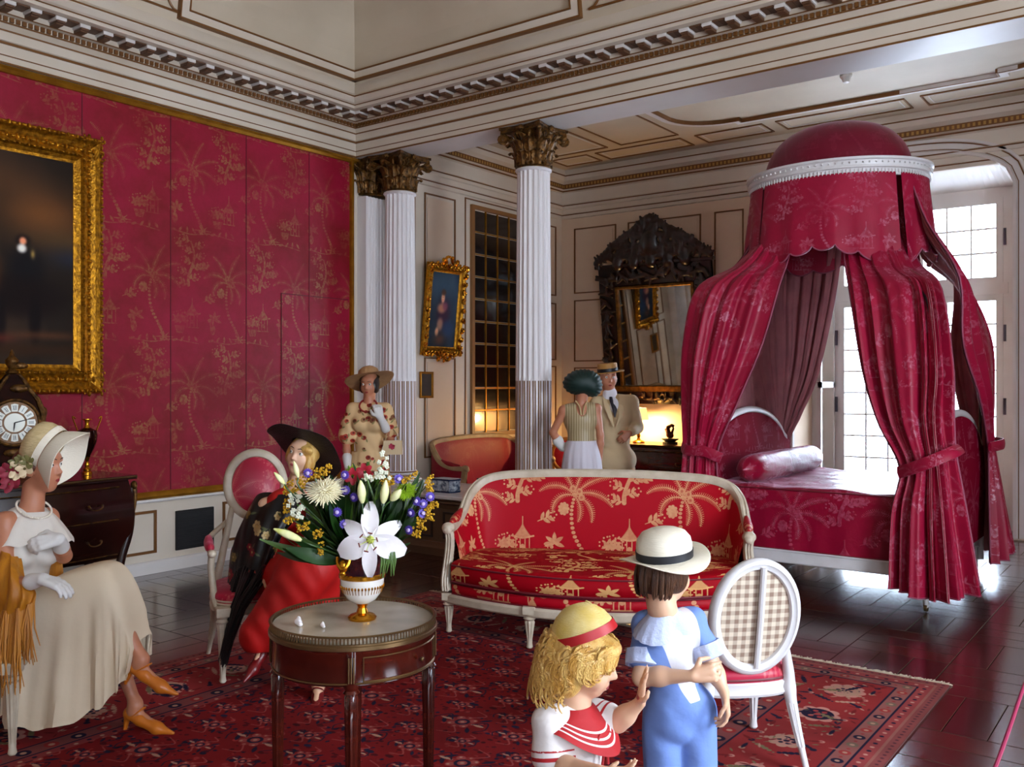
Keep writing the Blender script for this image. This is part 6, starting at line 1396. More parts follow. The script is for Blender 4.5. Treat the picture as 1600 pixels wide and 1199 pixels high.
body = hp+tp_+[('c', Nk+np.array([0, .01, -.04]), Hb+HB@np.array([0, -.03, -.05]), .046, .044, .02)]+arm_prims(SL, E1, W1, .78)+arm_prims(SR, E2, W2, .74)+hand1+hand2+leg_prims(HL, KL, AL, .7)+leg_prims(HR, KR, AR, .7)+foot_prims(AL, bf, .75)+foot_prims(AR, bf, .75)
sculpt('body', body, .0048, M['skin'], rt, k=.015, cut=hc, mask=lipsmap(HP, HB, Hb, k)); face_parts(rt, Hb, HB, k, HP)
tg, _ = torso_prims(Pv, Ch, Nk-np.array([0, 0, .05]), SL, SR, bf, .58, .012); suit = tg[:3]+tg[4:]+[('c', SL+np.array([.012, 0, -.012]), SL+(E1-SL)*.62, .047, .047, .02), ('c', SR+np.array([-.012, 0, -.012]), SR+(E2-SR)*.62, .045, .045, .02)]
suit += [('c', HL, np.array([HL[0]-.005, -.01, .13]), .066, .056, .010), ('c', HR, np.array([HR[0]+.005, -.01, .13]), .066, .056, .010), ('e', Pv+np.array([0, 0, .045]), (.105, .088, .07), None, .03)]
def wrinkle(a, f1=42, f2=33):
    def g(V): n = np.sin(V[:, 2]*f1+V[:, 0]*23)*np.sin(V[:, 0]*f2+V[:, 1]*17+V[:, 2]*9); V = V.copy(); V[:, 1] += a*n; V[:, 0] += a*.6*np.cos(V[:, 2]*f2+V[:, 1]*30); return V
    return g
def bib(c):
    q = (c-Ch)@TB; w = .020+.050*np.clip((q[:, 2]+.15)/.20, 0, 1); d = np.minimum(w-np.abs(q[:, 0]-.004), q[:, 2]+.15); return np.where(q[:, 1] > .005, d, -.01)
st = sculpt('suit', suit, .0055, M['blue'], rt, k=.02, fn=wrinkle(.003), mask=bib)
for (S_, E_) in ((SL, E1), (SR, E2)):
    c0 = S_+(E_-S_)*.52; c1 = S_+(E_-S_)*.80; ax = unit(c1-c0); b_ = basis(ax, (0, -1, .1)); mb = MB(); G = []
    for a in np.linspace(0, 2*pi, 40, endpoint=False): G.append([c0+ax*l+(b_[:, 0]*cos(a)+b_[:, 2]*sin(a))*(r*(1+.04*sin(a*9))) for l, r in ((0, .044), (0, .053), (.025, .056), (.045, .055), (.048, .046), (.02, .040))])
    part('cuff', mb.surf(np.array(G), cu=True), M['collar_blue'], st, smooth=True)
def col_fn(a, s):
    sc = 1+.06*abs(sin(a*9)); f = sin(a); gap = 1-.8*math.exp(-((a-pi/2)/.42)**2)
    r0 = .043; L_ = .052*sc*gap; r = r0+L_*s; return (r*cos(a)*1.18, r*sin(a)*.85+.0, .016-.058*(s**1.4)*(.5+.5*abs(cos(a)))+(.0 if f < 0 else -.03*f*s))
strip_grid('collar', Nk+np.array([0, 0, -.030]), TB, col_fn, M['collar_blue'], rt)
M['brown_hair'] = mat('brown_hair', '#5a3418', .38, bump=(55, .9, (6, 6, .6)), noise=(18, '#2a1408', .6, (4, 4, .5)))
hr = [('e', HP(0, -.016, .034), (.084*k, .102*k, .088*k), HB), ('e', HP(0, -.055, -.02), (.072*k, .052*k, .058*k), HB, .03), ('e', HP(.055, .0, -.012), (.03*k, .05*k, .052*k), HB, .02), ('e', HP(-.055, -.0, -.012), (.03*k, .05*k, .052*k), HB, .02)]
o = sculpt('hair', hr, .005, M['brown_hair'], rt, k=.02, cut=[('e', HP(0, .095, -.03), (.066*k, .07*k, .10*k), HB, .01), ('e', HP(0, -.02, -.125), (.11*k, .12*k, .05*k), HB, .01)])
mb = MB(); rr = random.Random(4)
for i in range(70):
    a = rr.uniform(.12*pi, 1.0*pi+.9*pi); c, s = cos(a), sin(a)
    if s > .35: continue
    p = [HP(.084*c, .1*s-.016, .03), HP(.09*c, .106*s-.016, -.01), HP(.082*c+.004*rr.random(), .1*s-.02, -.052-.02*rr.random()), HP(.066*c, .085*s-.018, -.072-.012*rr.random())]; mb.tube(catmull(p, 8), [.006*k, .007*k, .007*k, .0065*k, .006*k, .005*k, .004*k, .002*k], 5)
part('locks', mb, M['brown_hair'], o, smooth=True)['kind'] = 'stuff'
HBh = basis(unit((.8, .6, .10)), (.05, .0, 1))
hat(rt, HP(0, -.008, .060), HBh, [(.082, 0), (.083, .02), (.083, .04), (.079, .062), (.066, .080), (.045, .090), (.0, .094)], (.136, -.004, .004), M['straw_white'], (.002, .026), M['ribbon_black'], wave=lambda a: .020*cos(2*a)*-1-.004)
# ---------------------------------------------------------------- girl in sailor dress
fg_ = Fig('small girl with blonde curls in a white and red sailor dress and straw cap', 905, 2.5, .014); J = fg_.J; rt = fg_.root
Hg = J(913, 1032); hf_ = unit((.93, -.28, -.22)); HB = basis(hf_); k = .88; hp, hc, HP = head_prims(Hg, HB, k, True); bf = unit((.80, -.60, 0))
Nk = J(900, 1092, 0); Ch = J(898, 1150, 0); Pv = J(900, 1255, 0); SL = J(858, 1128, -.045); SR = J(930, 1118, .06)
E1 = J(862, 1195, -.07); W1 = J(935, 1205, -.20); E2 = J(962, 1132, .03); W2 = J(1000, 1098, -.03)
E2 = J(965, 1128, .02)
tp_, TB = torso_prims(Pv, Ch, Nk, SL, SR, bf, .56)
hand2 = hand_prims(W2, (.12, -.15, .98), (.9, -.1, -.1), (-.35, -.8, .25), .66, (.10, .08, .08, .12), 1, .1); hand1 = hand_prims(W1, (.95, -.2, .1), (.1, .2, .9), (.1, -.4, .9), .66, (.35, .4, .45, .5), 1)
HL = Pv+np.array([-.045, 0, -.02]); HR = Pv+np.array([.045, .02, -.02]); KL = np.array([-.05, -.03, .24]); KR = np.array([.04, .02, .24]); AL = np.array([-.05, 0, .07]); AR = np.array([.045, .04, .07])
body = hp+tp_+[('c', Nk+np.array([0, 0, -.03]), Hg+HB@np.array([0, -.02, -.05]), .040, .038, .02)]+arm_prims(SL, E1, W1, .74)+arm_prims(SR, E2, W2, .74)+hand1+hand2+leg_prims(HL, KL, AL, .62)+leg_prims(HR, KR, AR, .62)+foot_prims(AL, bf, .7)+foot_prims(AR, bf, .7)
sculpt('body', body, .0046, M['skin'], rt, k=.014, cut=hc, mask=lipsmap(HP, HB, Hg, k)); face_parts(rt, Hg, HB, k, HP)
M['white_dress'] = mat('white_cotton_dress', '#ddd4d0', .75, bump=(14, .5)); M['striped_dress'] = mask_mat(mat('striped_cotton', '#ddd4d0', .75, bump=(14, .5)), '#a80f18'); M['red_cloth'] = mat('red_cotton', '#a80f18', .7, bump=(20, .3))
tg, _ = torso_prims(Pv, Ch, Nk-np.array([0, 0, .05]), SL, SR, bf, .56, .014); dr_ = tg[:3]+tg[4:]+[('c', SL, SL+(E1-SL)*.80, .044, .052, .02), ('c', SR, SR+(E2-SR)*.55, .042, .046, .02)]
def stripes(c):
    m = np.full(len(c), -.01)
    for (S_, E_, a0, a1, rr_) in ((SL, E1, .62, 1.0, .068), (SR, E2, .28, .62, .062)):
        ab = E_-S_; L0 = np.linalg.norm(ab); t = ((c-S_)@ab)/(ab@ab); d = np.linalg.norm(c-S_-np.outer(np.clip(t, 0, 1), ab), axis=1); f = (t-a0)*L0; v = np.minimum(np.cos(2*pi*f/.022)*.0035, np.minimum(f, (a1-a0)*L0-f)); m = np.where(d < rr_, np.maximum(m, v), m)
    return m
o = sculpt('blouse', dr_, .0045, M['striped_dress'], rt, k=.018, mask=stripes, fn=wrinkle(.0018, 60, 50))
loft('skirt', [(Pv[0], 0, Pv[2]+.06, .088, .075, .01), (Pv[0], 0, Pv[2]-.02, .115, .1, .03), (Pv[0], 0, .27, .17, .15, .05)], M['white_dress'], rt, folds=14)
def sc_fn(a, s):
    f = sin(a); r0 = .040; fr = max(0, f); L_ = .056+.036*fr**3+.016*max(0, min(1, -f*2))
    r = r0+L_*s; zd = -.010-.085*s*(.30+.34*abs(cos(a))**1.5)-.110*s*fr**2; return (r*cos(a)*1.22*(1-.35*s*fr**4), r*sin(a)*.95+.004, -.0+.016+zd*.8)
strip_grid('sailor_collar', Nk+np.array([0, 0, -.022]), TB, sc_fn, [M['red_cloth'], M['white_dress']], rt, n=90, nr=22, mi=lambda a, s: 1 if (.48 < s < .54 or .62 < s < .68 or .76 < s < .82) else 0)
mb = MB(); c0 = Nk+TB@np.array([.0, .075, -.085])
for sg in (-1, 1): mb.tube(catmull([c0, c0+TB@np.array([sg*.02, .012, .012]), c0+TB@np.array([sg*.034, .012, -.004]), c0+TB@np.array([sg*.012, .012, -.006]), c0], 14), .004, 6); mb.tube(catmull([c0, c0+TB@np.array([sg*.008, .016, -.03]), c0+TB@np.array([sg*.016, .016, -.075])], 8), .004, 6)
part('lace_tie', mb, M['red_cloth'], rt, smooth=True)
mb = MB(); bp_ = Nk+TB@np.array([0, -.105, -.06]); mb.surf(np.array([[bp_+TB@np.array([x, -.01*s, -.11*s]) for s in np.linspace(0, 1, 5)] for x in np.linspace(-.05, .05, 6)])); part('collar_back', mb, M['red_cloth'], rt, smooth=True)
M['blond'] = mat('blonde_hair', '#c08c3c', .33, bump=(60, .5, (5, 5, .8)), noise=(14, '#dcb468', .9, (4, 4, .6)))
hr = [('e', HP(0, -.025, .03), (.098*k, .110*k, .088*k), HB), ('e', HP(0, -.062, -.045), (.10*k, .066*k, .08*k), HB, .03), ('e', HP(.078, -.03, -.03), (.035*k, .055*k, .075*k), HB, .02), ('e', HP(-.078, -.03, -.03), (.035*k, .055*k, .075*k), HB, .02), ('e', HP(0, .07, .06), (.06*k, .035*k, .026*k), HB, .02)]
o = sculpt('hair', hr, .005, M['blond'], rt, k=.02, cut=[('e', HP(0, .10, -.028), (.056*k, .06*k, .068*k), HB, .01)])
mb = MB(); rr = random.Random(9)
for i in range(520):
    a = rr.uniform(0, 2*pi); c, s = cos(a), sin(a); front = s > .72
    if s > .35 and abs(c) < .68 and i % 3: front = True
    z0 = rr.uniform(-.03, .062); R0 = .094; n_ = 18; L_ = (.09+.05*rr.random()) if not front else .03+.02*rr.random(); 
    if front: z0 = rr.uniform(.048, .072)
    if .12 < s and not front: z0 = rr.uniform(.03, .06); L_ = .045+.03*rr.random()
    bx, by = R0*c*1.06, (R0+.014)*s-.024; hr_ = rr.uniform(.008, .020); ph = rr.uniform(0, 6); turns = rr.uniform(1.2, 2.4); pts = []; rad = []
    for t in np.linspace(0, 1, n_):
        out_ = 1+.16*sin(pi*t*.8); th = ph+t*turns*2*pi; pts.append(HP(bx*out_+hr_*cos(th)*(-s), by*out_+hr_*cos(th)*c, z0-L_*t+hr_*.8*sin(th))); rad.append(k*(.0044*(1-t*.75)+.0008)*(1.25 if i % 3 else .7))
    mb.tube(pts, rad, 5)
part('curls', mb, M['blond'], o, smooth=True)['kind'] = 'stuff'
HBh = basis(unit((.93, -.2, .33)), (-.28, .05, 1)); M['straw_yellow'] = mat('yellow_straw', '#d9b85c', .6, bump=(90, .5, (1, 1, 8)), noise=(20, '#e8d49a', .6))
ht = hat(rt, HP(0, -.020, .078), HBh, [(.083, 0), (.078, .022), (.068, .045), (.052, .065), (.030, .080), (.0, .086)], (.084, .0, .003), M['straw_yellow'], (-.004, .020), M['ribbon_red'])
mb = MB().tube([HP(-.02+.022*cos(t), -.03+.012*sin(t*2), .166+.006*sin(t)) for t in np.linspace(0, 2*pi, 16)], .0035, 6); mb.tube(catmull([HP(-.0, -.03, .166), HP(-.01, -.055, .158), HP(-.01, -.075, .13)], 8), .005, 6); part('straw_bow', mb, M['straw_yellow'], ht, smooth=True)
# ---------------------------------------------------------------- lady in white, seated at the left edge
fl_ = Fig('seated lady in a long white dress, yellow shawl and flowered straw hat at the left', 60, 4.2, .014); J = fl_.J; rt = fl_.root
Hh = J(62, 731); hf_ = unit((.97, -.12, .02)); HB = basis(hf_, (.0, 0, 1)); k = 1.0; hp, hc, HP = head_prims(Hh, HB, k); bf = unit((.78, -.62, 0))
Nk = J(50, 790, 0); Ch = J(42, 848, 0); Pv = J(28, 955, .02); SL = J(8, 815, -.10); SR = J(76, 808, .12)
E1 = J(8, 918, -.20); W1 = J(66, 905, -.30); E2 = J(100, 868, .02); W2 = J(92, 842, -.10)
tp_, TB = torso_prims(Pv, Ch, Nk, SL, SR, bf, .88, 0, 1)
K1 = J(160, 922, -.04); A1 = J(222, 1030, -.08); K2 = J(150, 935, .10); A2 = J(212, 1101, .0); HL = J(38, 960, -.08); HR = J(40, 955, .10)
hand1 = hand_prims(W1, (.85, -.1, -.25), (.1, .1, -.9), (.2, .9, .1), .92, (.4, .45, .5, .55)); hand2 = hand_prims(W2, (-.75, -.5, -.12), (-.1, .7, -.5), (.1, -.2, .9), .92, (.6, .7, .8, .9))
up1 = unit(K1-A1); d1 = unit((.80, -.1, -.18)); d2 = unit((.95, -.22, -.03))
body = hp+tp_+[('c', Nk+np.array([0, 0, -.02]), Hh+HB@np.array([0, -.025, -.05]), .050, .048, .02)]+arm_prims(SL, E1, W1, .95)+arm_prims(SR, E2, W2, .92)+hand1+hand2+leg_prims(HL, K1, A1, .82)+leg_prims(HR, K2, A2, .82)+foot_prims(A1, d1, 1)+foot_prims(A2, d2, 1)
sculpt('body', body, .0065, M['skin_tan'], rt, k=.018, cut=hc, mask=lipsmap(HP, HB, Hh, k)); face_parts(rt, Hh, HB, k, HP)
for hp_, W_, E_ in ((hand1, W1, E1), (hand2, W2, E2)):
    g = [(p[0], p[1], p[2], p[3]+.0025, p[4]+.0025)+tuple(p[5:]) for p in hp_]; ax = unit(E_-W_); g += [('c', W_, W_+ax*.07, .027, .036, .01)]; sculpt('glove', g, .005, M['glove'], rt, k=.006)
M['cream_crepe'] = mat('cream_crepe', '#dcc9ae', .7, bump=(9, .35), noise=(2.5, '#cdb594', .5)); M['white_crepe'] = mat('white_crepe', '#dcd3c8', .7, bump=(10, .3))
tg, _ = torso_prims(Pv, Ch, Nk-np.array([0, 0, .06]), SL, SR, bf, .88, .012, 1); o = sculpt('bodice', tg[:3]+tg[5:]+[('c', SL*.7+SR*.3, SL*.3+SR*.7, .062, .062, .03)], .0075, M['white_crepe'], rt, k=.02, fn=wrinkle(.002, 30, 22))
def ber(a, s):
    r = .062+.098*s; f = sin(a); return (r*cos(a)*(1.18), r*sin(a)*.88, .02-.10*s**1.3*(.8+.5*abs(cos(a))**2)-.05*s*max(0, f)+.006*sin(a*11)*s)
strip_grid('cape_collar', Nk+np.array([0, 0, -.045]), TB, ber, M['white_crepe'], rt, n=80)
# skirt: draped over the crossed legs
stn = [((20, 905), (30, 1100), .15), ((60, 915), (40, 1110), .17), ((105, 893), (75, 1118), .17), ((140, 882), (120, 1114), .16), ((166, 878), (162, 1096), .15), ((184, 886), (188, 1080), .15), ((201, 912), (203, 1064), .14), ((213, 948), (212, 1050), .13), ((221, 984), (217, 1042), .12), ((225, 996), (219, 1030), .11)]
K = []
for (t_, b_, w_) in stn:
    top, bot = J(*t_, 0), J(*b_, 0); row = []
    for th, w2, q in ((0, 1.05, 1.0), (0, 1.0, .75), (0, .95, .45), (0, .92, .2), (0, .6, .03), (0, 0, 0), (0, -.6, .03), (0, -.92, .2), (0, -.95, .5), (0, -1.0, .95)): p = top*(1-q)+bot*q; row.append((p[0], -w_*w2+.0, p[2]))
    K.append(row)
C_ = catmull(np.array(K), 60); G = np.array([catmull(r, 60) for r in C_]); 
for i in range(60):
    for j in range(60):
        q = max(0, (abs(j-30)/30-.35))/.65; G[i, j, 1] += .022*q*sin(i*.55+.8*sin(j*.1))*(1 if j < 30 else -1)+.010*q*sin(i*1.25+j*.05); G[i, j, 2] += .010*q*sin(i*.75)
part('skirt', MB().surf(G), M['cream_crepe'], rt, smooth=True)
M['orange_shoe'] = mat('orange_leather', '#c06a1c', .35); shoe(rt, A1, d1, M['orange_shoe'], 1.0, .05, up=unit((.25, 0, 1))); shoe(rt, A2, d2, M['orange_shoe'], 1.0, .05)
# yellow fringed shawl over the near arm
M['yellow_shawl'] = mat('mustard_silk', '#c07a10', .55, bump=(26, .6, (1, 1, .2)), noise=(8, '#8a4c08', .6, (3, 3, .4)))
net = [[J(-30, 860, .10), J(-12, 850, -.1), J(14, 866, -.19), J(34, 872, -.14)], [J(-30, 890, .1), J(-14, 890, -.18), J(18, 895, -.27), J(38, 905, -.22)], [J(-30, 935, .1), J(-10, 930, -.22), J(24, 932, -.31), J(58, 925, -.26)], [J(-30, 960, .1), J(-8, 965, -.22), J(24, 962, -.30), J(52, 952, -.28)]]
G = np.array([catmull(r, 40) for r in catmull(np.array(net), 24)]); 
for i in range(24):
    for j in range(40): G[i, j, 1] += .010*sin(j*.8+i*.3)
sh = part('shawl', MB().surf(G), M['yellow_shawl'], rt, smooth=True)
mb = MB(); rr = random.Random(3)
for i in range(150):
    s = i/149; p = G[-1, min(39, int(s*39.9))]; l = .14+.10*rr.random()+(.10 if .3 < s < .75 else 0); q = p+np.array([rr.uniform(-.03, .03), rr.uniform(-.03, .02), -l]); mb.tube([p+np.array([0, 0, .03]), (p+q)/2+np.array([rr.uniform(-.015, .015), -.01, 0]), q], [.0045, .004, .002], 4)
for i in range(30):
    p = J(88+rr.uniform(-8, 8), 866, .06); mb.tube([p, p+np.array([rr.uniform(-.02, .02), 0, -.09]), p+np.array([rr.uniform(-.03, .03), 0, -.24-.06*rr.random()])], [.006, .005, .002], 4)
part('fringe', mb, M['yellow_shawl'], sh, smooth=True)['kind'] = 'stuff'
HBh = basis(unit((.50, -.16, .85)), (-.85, .0, .5))
ht = hat(rt, J(82, 704, 0), HBh, [(.096, 0), (.10, .03), (.098, .07), (.086, .102), (.055, .120), (0, .125)], (.140, .085, .005), M['straw'], (.0, .03), M['straw_white'], wave=lambda a: .012*sin(3*a), mb_=M['straw_white'])
M['curl_brown'] = mat('auburn_hair', '#5a2c14', .4, bump=(50, .7)); sculpt('hair', [('e', HP(0, -.03, .02), (.082, .095, .085), HB), ('e', HP(0, -.075, -.03), (.06, .05, .05), HB, .03)], .007, M['curl_brown'], rt, cut=[('e', HP(0, .085, -.01), (.07, .07, .1), HB, .01)])
mb = MB(); m2 = []
def flower(mb, c, r, n=5, mi=0, d=(0, -1, 0), seed=0):
    b_ = basis(d, (.1, .2, 1)); rr = random.Random(seed)
    for i in range(n):
        a = 2*pi*i/n+rr.random(); G = []
        for t in np.linspace(0, 1, 5):
            row = []
            for w in np.linspace(-1, 1, 4): ww = w*.42*r*sin(pi*(.15+.75*t)); x = (r*t)*cos(a)-ww*sin(a); z = (r*t)*sin(a)+ww*cos(a); y = .35*r*(t**1.5)*(.8+.4*rr.random())-.12*r*abs(w); row.append(np.array(c)+b_[:, 0]*x+b_[:, 2]*z+b_[:, 1]*y)
            G.append(row)
        mb.surf(np.array(G), mi=mi)
    mb.ell(np.array(c)+b_[:, 1]*r*.15, r*.16, 8, mi=3)
fc = [(HP(.085, -.045, -.002), .040, 0), (HP(.088, -.075, -.035), .042, 1), (HP(.088, -.01, .005), .034, 0), (HP(.08, -.10, -.01), .038, 1), (HP(.09, -.055, .03), .026, 2), (HP(.09, .005, .035), .028, 2), (HP(.086, -.085, -.065), .036, 1), (HP(.092, -.03, .045), .022, 2)]
for i, (c, r, mi) in enumerate(fc): flower(mb, c, r*1.15, 6, mi, (.15, -1, 0), i)
mb.build('hat_flowers', [mat('cream_petal', '#d8c09a', .6), mat('dark_pink_petal', '#8a1a30', .6), mat('olive_leaf', '#6a6434', .6), mat('flower_eye', '#5a4a1a', .6)], ht)['kind'] = 'stuff'
mb = MB()
for i in range(46):
    t = i/45; a = -2.6+t*5.2; p = Nk+TB@np.array([.066*sin(a)*1.1, .070*cos(a)+.022, .022-.070*max(0, cos(a*.62))**1.5]); mb.ell(p, .0055, 8)
nk = part('necklace', mb, mat('pearl', '#e6dccb', .15, coat=.5), rt, smooth=True); nk['kind'] = 'stuff'
# ---------------------------------------------------------------- lady in red, seated behind the table
fr_ = Fig('seated lady in a bright red dress, black flowered shawl and wide black lace hat', 440, 5.1, .014); J = fr_.J; rt = fr_.root
Hh = J(472, 712, -.05); hf_ = unit((-.25, -.93, .12)); HB = basis(hf_, (.25, 0, 1)); hp, hc, HP = head_prims(Hh, HB, .95); bf = unit((.42, -.9, 0))
Nk = J(462, 758, 0); Ch = J(452, 800, .02); Pv = J(432, 885, .08); SL = J(416, 790, .0); SR = J(500, 785, .04)
E1 = J(388, 858, -.06); W1 = J(420, 895, -.22); E2 = J(515, 850, -.06); W2 = J(478, 878, -.25)
tp_, TB = torso_prims(Pv, Ch, Nk, SL, SR, bf, .88, 0, 1); K1 = J(488, 888, -.42); A1 = J(410, 1000, -.38); K2 = J(470, 900, -.40); A2 = J(497, 1066, -.45); HL = J(412, 905, .02); HR = J(455, 905, .06)
d1 = unit((-.35, -.75, -.35)); d2 = unit((.05, -.95, -.12))
h1 = hand_prims(W1, (.6, -.5, -.4), (.2, 0, -.9), (.3, -.8, 0), .9, (.3, .4, .4, .5)); h2 = hand_prims(W2, (-.6, -.5, -.3), (0, 0, -1), (-.2, -.8, .2), .9, (.3, .4, .4, .5))
body = hp+tp_+[('c', Nk, Hh+HB@np.array([0, -.025, -.05]), .048, .046, .02)]+arm_prims(SL, E1, W1, .92)+arm_prims(SR, E2, W2, .92)+h1+h2+leg_prims(HL, K1, A1, .92)+leg_prims(HR, K2, A2, .92)+foot_prims(A1, d1, 1)+foot_prims(A2, d2, 1)
sculpt('body', body, .008, M['skin'], rt, k=.018, cut=hc, mask=lipsmap(HP, HB, Hh, .95)); face_parts(rt, Hh, HB, .95, HP)
M['red_dress'] = mat('scarlet_crepe', '#b80a06', .6, bump=(8, .4), noise=(3, '#8c0604', .5))
tg, _ = torso_prims(Pv, Ch, Nk-np.array([0, 0, .05]), SL, SR, bf, .88, .012, 1)
dress = tg[:3]+tg[5:]+[('c', HL, K1, .13, .115, .06), ('c', HR, K2, .13, .11, .06), ('c', K1, J(408, 985, -.38), .115, .10, .05), ('c', K2, J(440, 975, -.36), .11, .10, .06), ('c', J(470, 900, -.42), J(398, 1002, -.40), .09, .07, .05), ('c', J(490, 880, -.42), J(440, 1000, -.40), .10, .075, .05), ('c', J(505, 880, -.35), J(510, 960, -.30), .08, .07, .05)]
sculpt('dress', dress, .010, M['red_dress'], rt, k=.04, fn=wrinkle(.007, 26, 30), cut=[('e', (J(405, 1040, -.4)), (.20, .2, .08), None, .004)])
B_ = Board(.5, .5, 400, 3, srgb('#0b0709')); rr = random.Random(5)
for i in range(26):
    x, y, s = rr.uniform(0, .5), rr.uniform(0, .5), rr.uniform(.6, 1.3); c = srgb(rr.choice(['#8c1420', '#a8342c', '#b8a070', '#7a1020', '#8a7438']))
    for q in range(6): a = q*1.05; B_.dot(x+.018*s*cos(a), y+.018*s*sin(a), .010*s, c)
    B_.dot(x, y, .008*s, srgb('#c0a060')); leafc(B_, x+.03*s, y, rr.uniform(0, 6), .035, .005, srgb('#4a5030'))
M['black_shawl'] = image_mat('black_flowered_silk', B_.image('shawl_pattern', data=False), .45, uv=False, tile=(.5, .5), axes='XZ')
net = [[J(372, 840, .16), J(400, 775, .10), J(440, 772, -.05), J(470, 775, -.08)], [J(360, 860, .10), J(386, 810, -.05), J(425, 812, -.16), J(462, 810, -.17)], [J(356, 900, .04), J(380, 862, -.14), J(412, 868, -.24), J(440, 840, -.22)], [J(352, 955, .0), J(372, 925, -.16), J(398, 925, -.26), J(424, 900, -.26)]]
G = np.array([catmull(r, 40) for r in catmull(np.array(net), 30)])
for i in range(30):
    for j in range(40): G[i, j, 1] += .014*sin(j*.7+i*.15)
sh = part('shawl', MB().surf(G), M['black_shawl'], rt, smooth=True); M['black_silk'] = mat('black_silk', '#080608', .5)
net = [[J(478, 775, -.10), J(500, 778, -.06), J(518, 790, .06)], [J(480, 830, -.18), J(508, 830, -.10), J(524, 835, .05)], [J(498, 880, -.2), J(516, 880, -.10), J(526, 880, .05)]]
G2 = np.array([catmull(r, 20) for r in catmull(np.array(net), 16)]); part('shawl_end', MB().surf(G2), M['black_shawl'], rt, smooth=True)
mb = MB(); rr = random.Random(8)
for i in range(190):
    s = i/189; p = G[-1-int(rr.random()*6), min(39, int(s*34))]; q = np.array([J(350+(s*36)+rr.uniform(-2, 3), 1000, 0)[0], p[1]-.05+rr.uniform(-.03, .03), 0]); q[2] = .10+.06*rr.random()+(.0 if s < .8 else .08); mb.tube([p+np.array([0, 0, .02]), np.array([(p[0]+q[0])/2-.01, p[1]-.03, (p[2]+q[2])/2+.04]), q], [.007, .006, .002], 4)
part('fringe', mb, M['black_silk'], sh, smooth=True)['kind'] = 'stuff'
M['red_shoe'] = mat('dark_red_leather', '#6a0c10', .35); shoe(rt, A1, d1, M['red_shoe'], 1.0, .05, up=unit((-.1, -.25, 1))); shoe(rt, A2, d2, M['red_shoe'], 1.0, .05)
sculpt('hair', [('e', HP(0, -.02, .03), (.084, .095, .085), HB), ('e', HP(-.07, .02, -.03), (.03, .035, .06), HB, .02), ('e', HP(.06, .02, -.01), (.026, .035, .05), HB, .02), ('e', HP(-.05, .065, .045), (.04, .03, .022), HB, .02)], .007, M['blond'], rt, cut=[('e', HP(0.0, .11, -.03), (.052, .06, .075), HB, .01)])
M['lace'] = mat('black_lace', '#120808', .6, bump=(90, .5)); HBh = basis(unit((-.42, -.60, .65)), (.40, .60, .70))
hat(rt, HP(0, -.02, .050), HBh, [(.088, 0), (.09, .03), (.085, .055), (.06, .075), (0, .08)], (.215, .01, .004), M['lace'], (.0, .025), M['black_silk'], wave=lambda a: .02*cos(2*a+.4)+.008*sin(5*a))
# ---------------------------------------------------------------- lady in the flowered dress by the pilaster
f3 = Fig('standing lady in a cream dress with red flowers and wide straw hat by the columns', 577, 8.0); J = f3.J; rt = f3.root
Hh = J(577, 601, 0); hf_ = unit((-.15, -.98, -.12)); HB = basis(hf_, (.0, 0, 1)); hp, hc, HP = head_prims(Hh, HB, .98); bf = unit((-.05, -1, 0))
Nk = J(577, 624, .0); Ch = J(576, 655, 0); Pv = J(577, 725, 0); SL = J(552, 640, 0); SR = J(602, 640, 0)
E1 = J(541, 690, .0); W1 = J(543, 728, -.08); E2 = J(610, 684, -.02); W2 = J(594, 652, -.16)
tp_, TB = torso_prims(Pv, Ch, Nk, SL, SR, bf, .92, 0, 1); K1 = J(570, 812, 0); A1 = np.array([-.05, .0, .09]); K2 = J(586, 812, 0); A2 = np.array([.07, .0, .09]); HL = J(567, 740, 0); HR = J(588, 740, 0)
h1 = hand_prims(W1, (0, -.1, -1), (1, 0, 0), (.0, -1, 0), .95, (.4, .4, .5, .5)); h2 = hand_prims(W2, (-.25, .1, .95), (-.3, .9, 0), (-.9, -.2, .2), .95, (.7, .8, .9, .9))
body = hp+tp_+[('c', Nk, Hh+HB@np.array([0, -.025, -.05]), .050, .048, .02)]+arm_prims(SL, E1, W1, .95)+arm_prims(SR, E2, W2, .95)+h1+h2+leg_prims(HL, K1, A1, .95)+leg_prims(HR, K2, A2, .95)+foot_prims(A1, bf)+foot_prims(A2, bf)
sculpt('body', body, .0085, M['skin_tan'], rt, k=.018, cut=hc, mask=lipsmap(HP, HB, Hh, .98)); face_parts(rt, Hh, HB, .98, HP)
for hp_, W_, E_, L_ in ((h1, W1, E1, .08), (h2, W2, E2, .13)):
    g = [(p[0], p[1], p[2], p[3]+.004, p[4]+.004)+tuple(p[5:]) for p in hp_]; ax = unit(E_-W_); g += [('c', W_, W_+ax*L_, .03, .042, .01)]; sculpt('glove', g, .0065, M['glove'], rt, k=.008)
B_ = Board(.45, .45, 400, 3, srgb('#d9b483')); rr = random.Random(15)
for i in range(34):
    x, y = rr.uniform(0, .45), rr.uniform(0, .45); c = srgb(rr.choice(['#a83020', '#8c2418', '#b84830', '#7a5030', '#9a7048'])); s = rr.uniform(.6, 1.25); B_.dot(x, y, .019*s, c, 1.15); B_.dot(x+.004, y+.004, .008*s, srgb('#5c1410')); leafc(B_, x+.02, y-.01, rr.uniform(0, 6), .03, .006, srgb('#8a8050'))
M['floral'] = image_mat('flowered_crepe', B_.image('floral_pattern', data=False), .7, uv=False, tile=(.45, .45), axes='XZ')
tg, _ = torso_prims(Pv, Ch, Nk-np.array([0, 0, .06]), SL, SR, bf, .92, .016, 1)
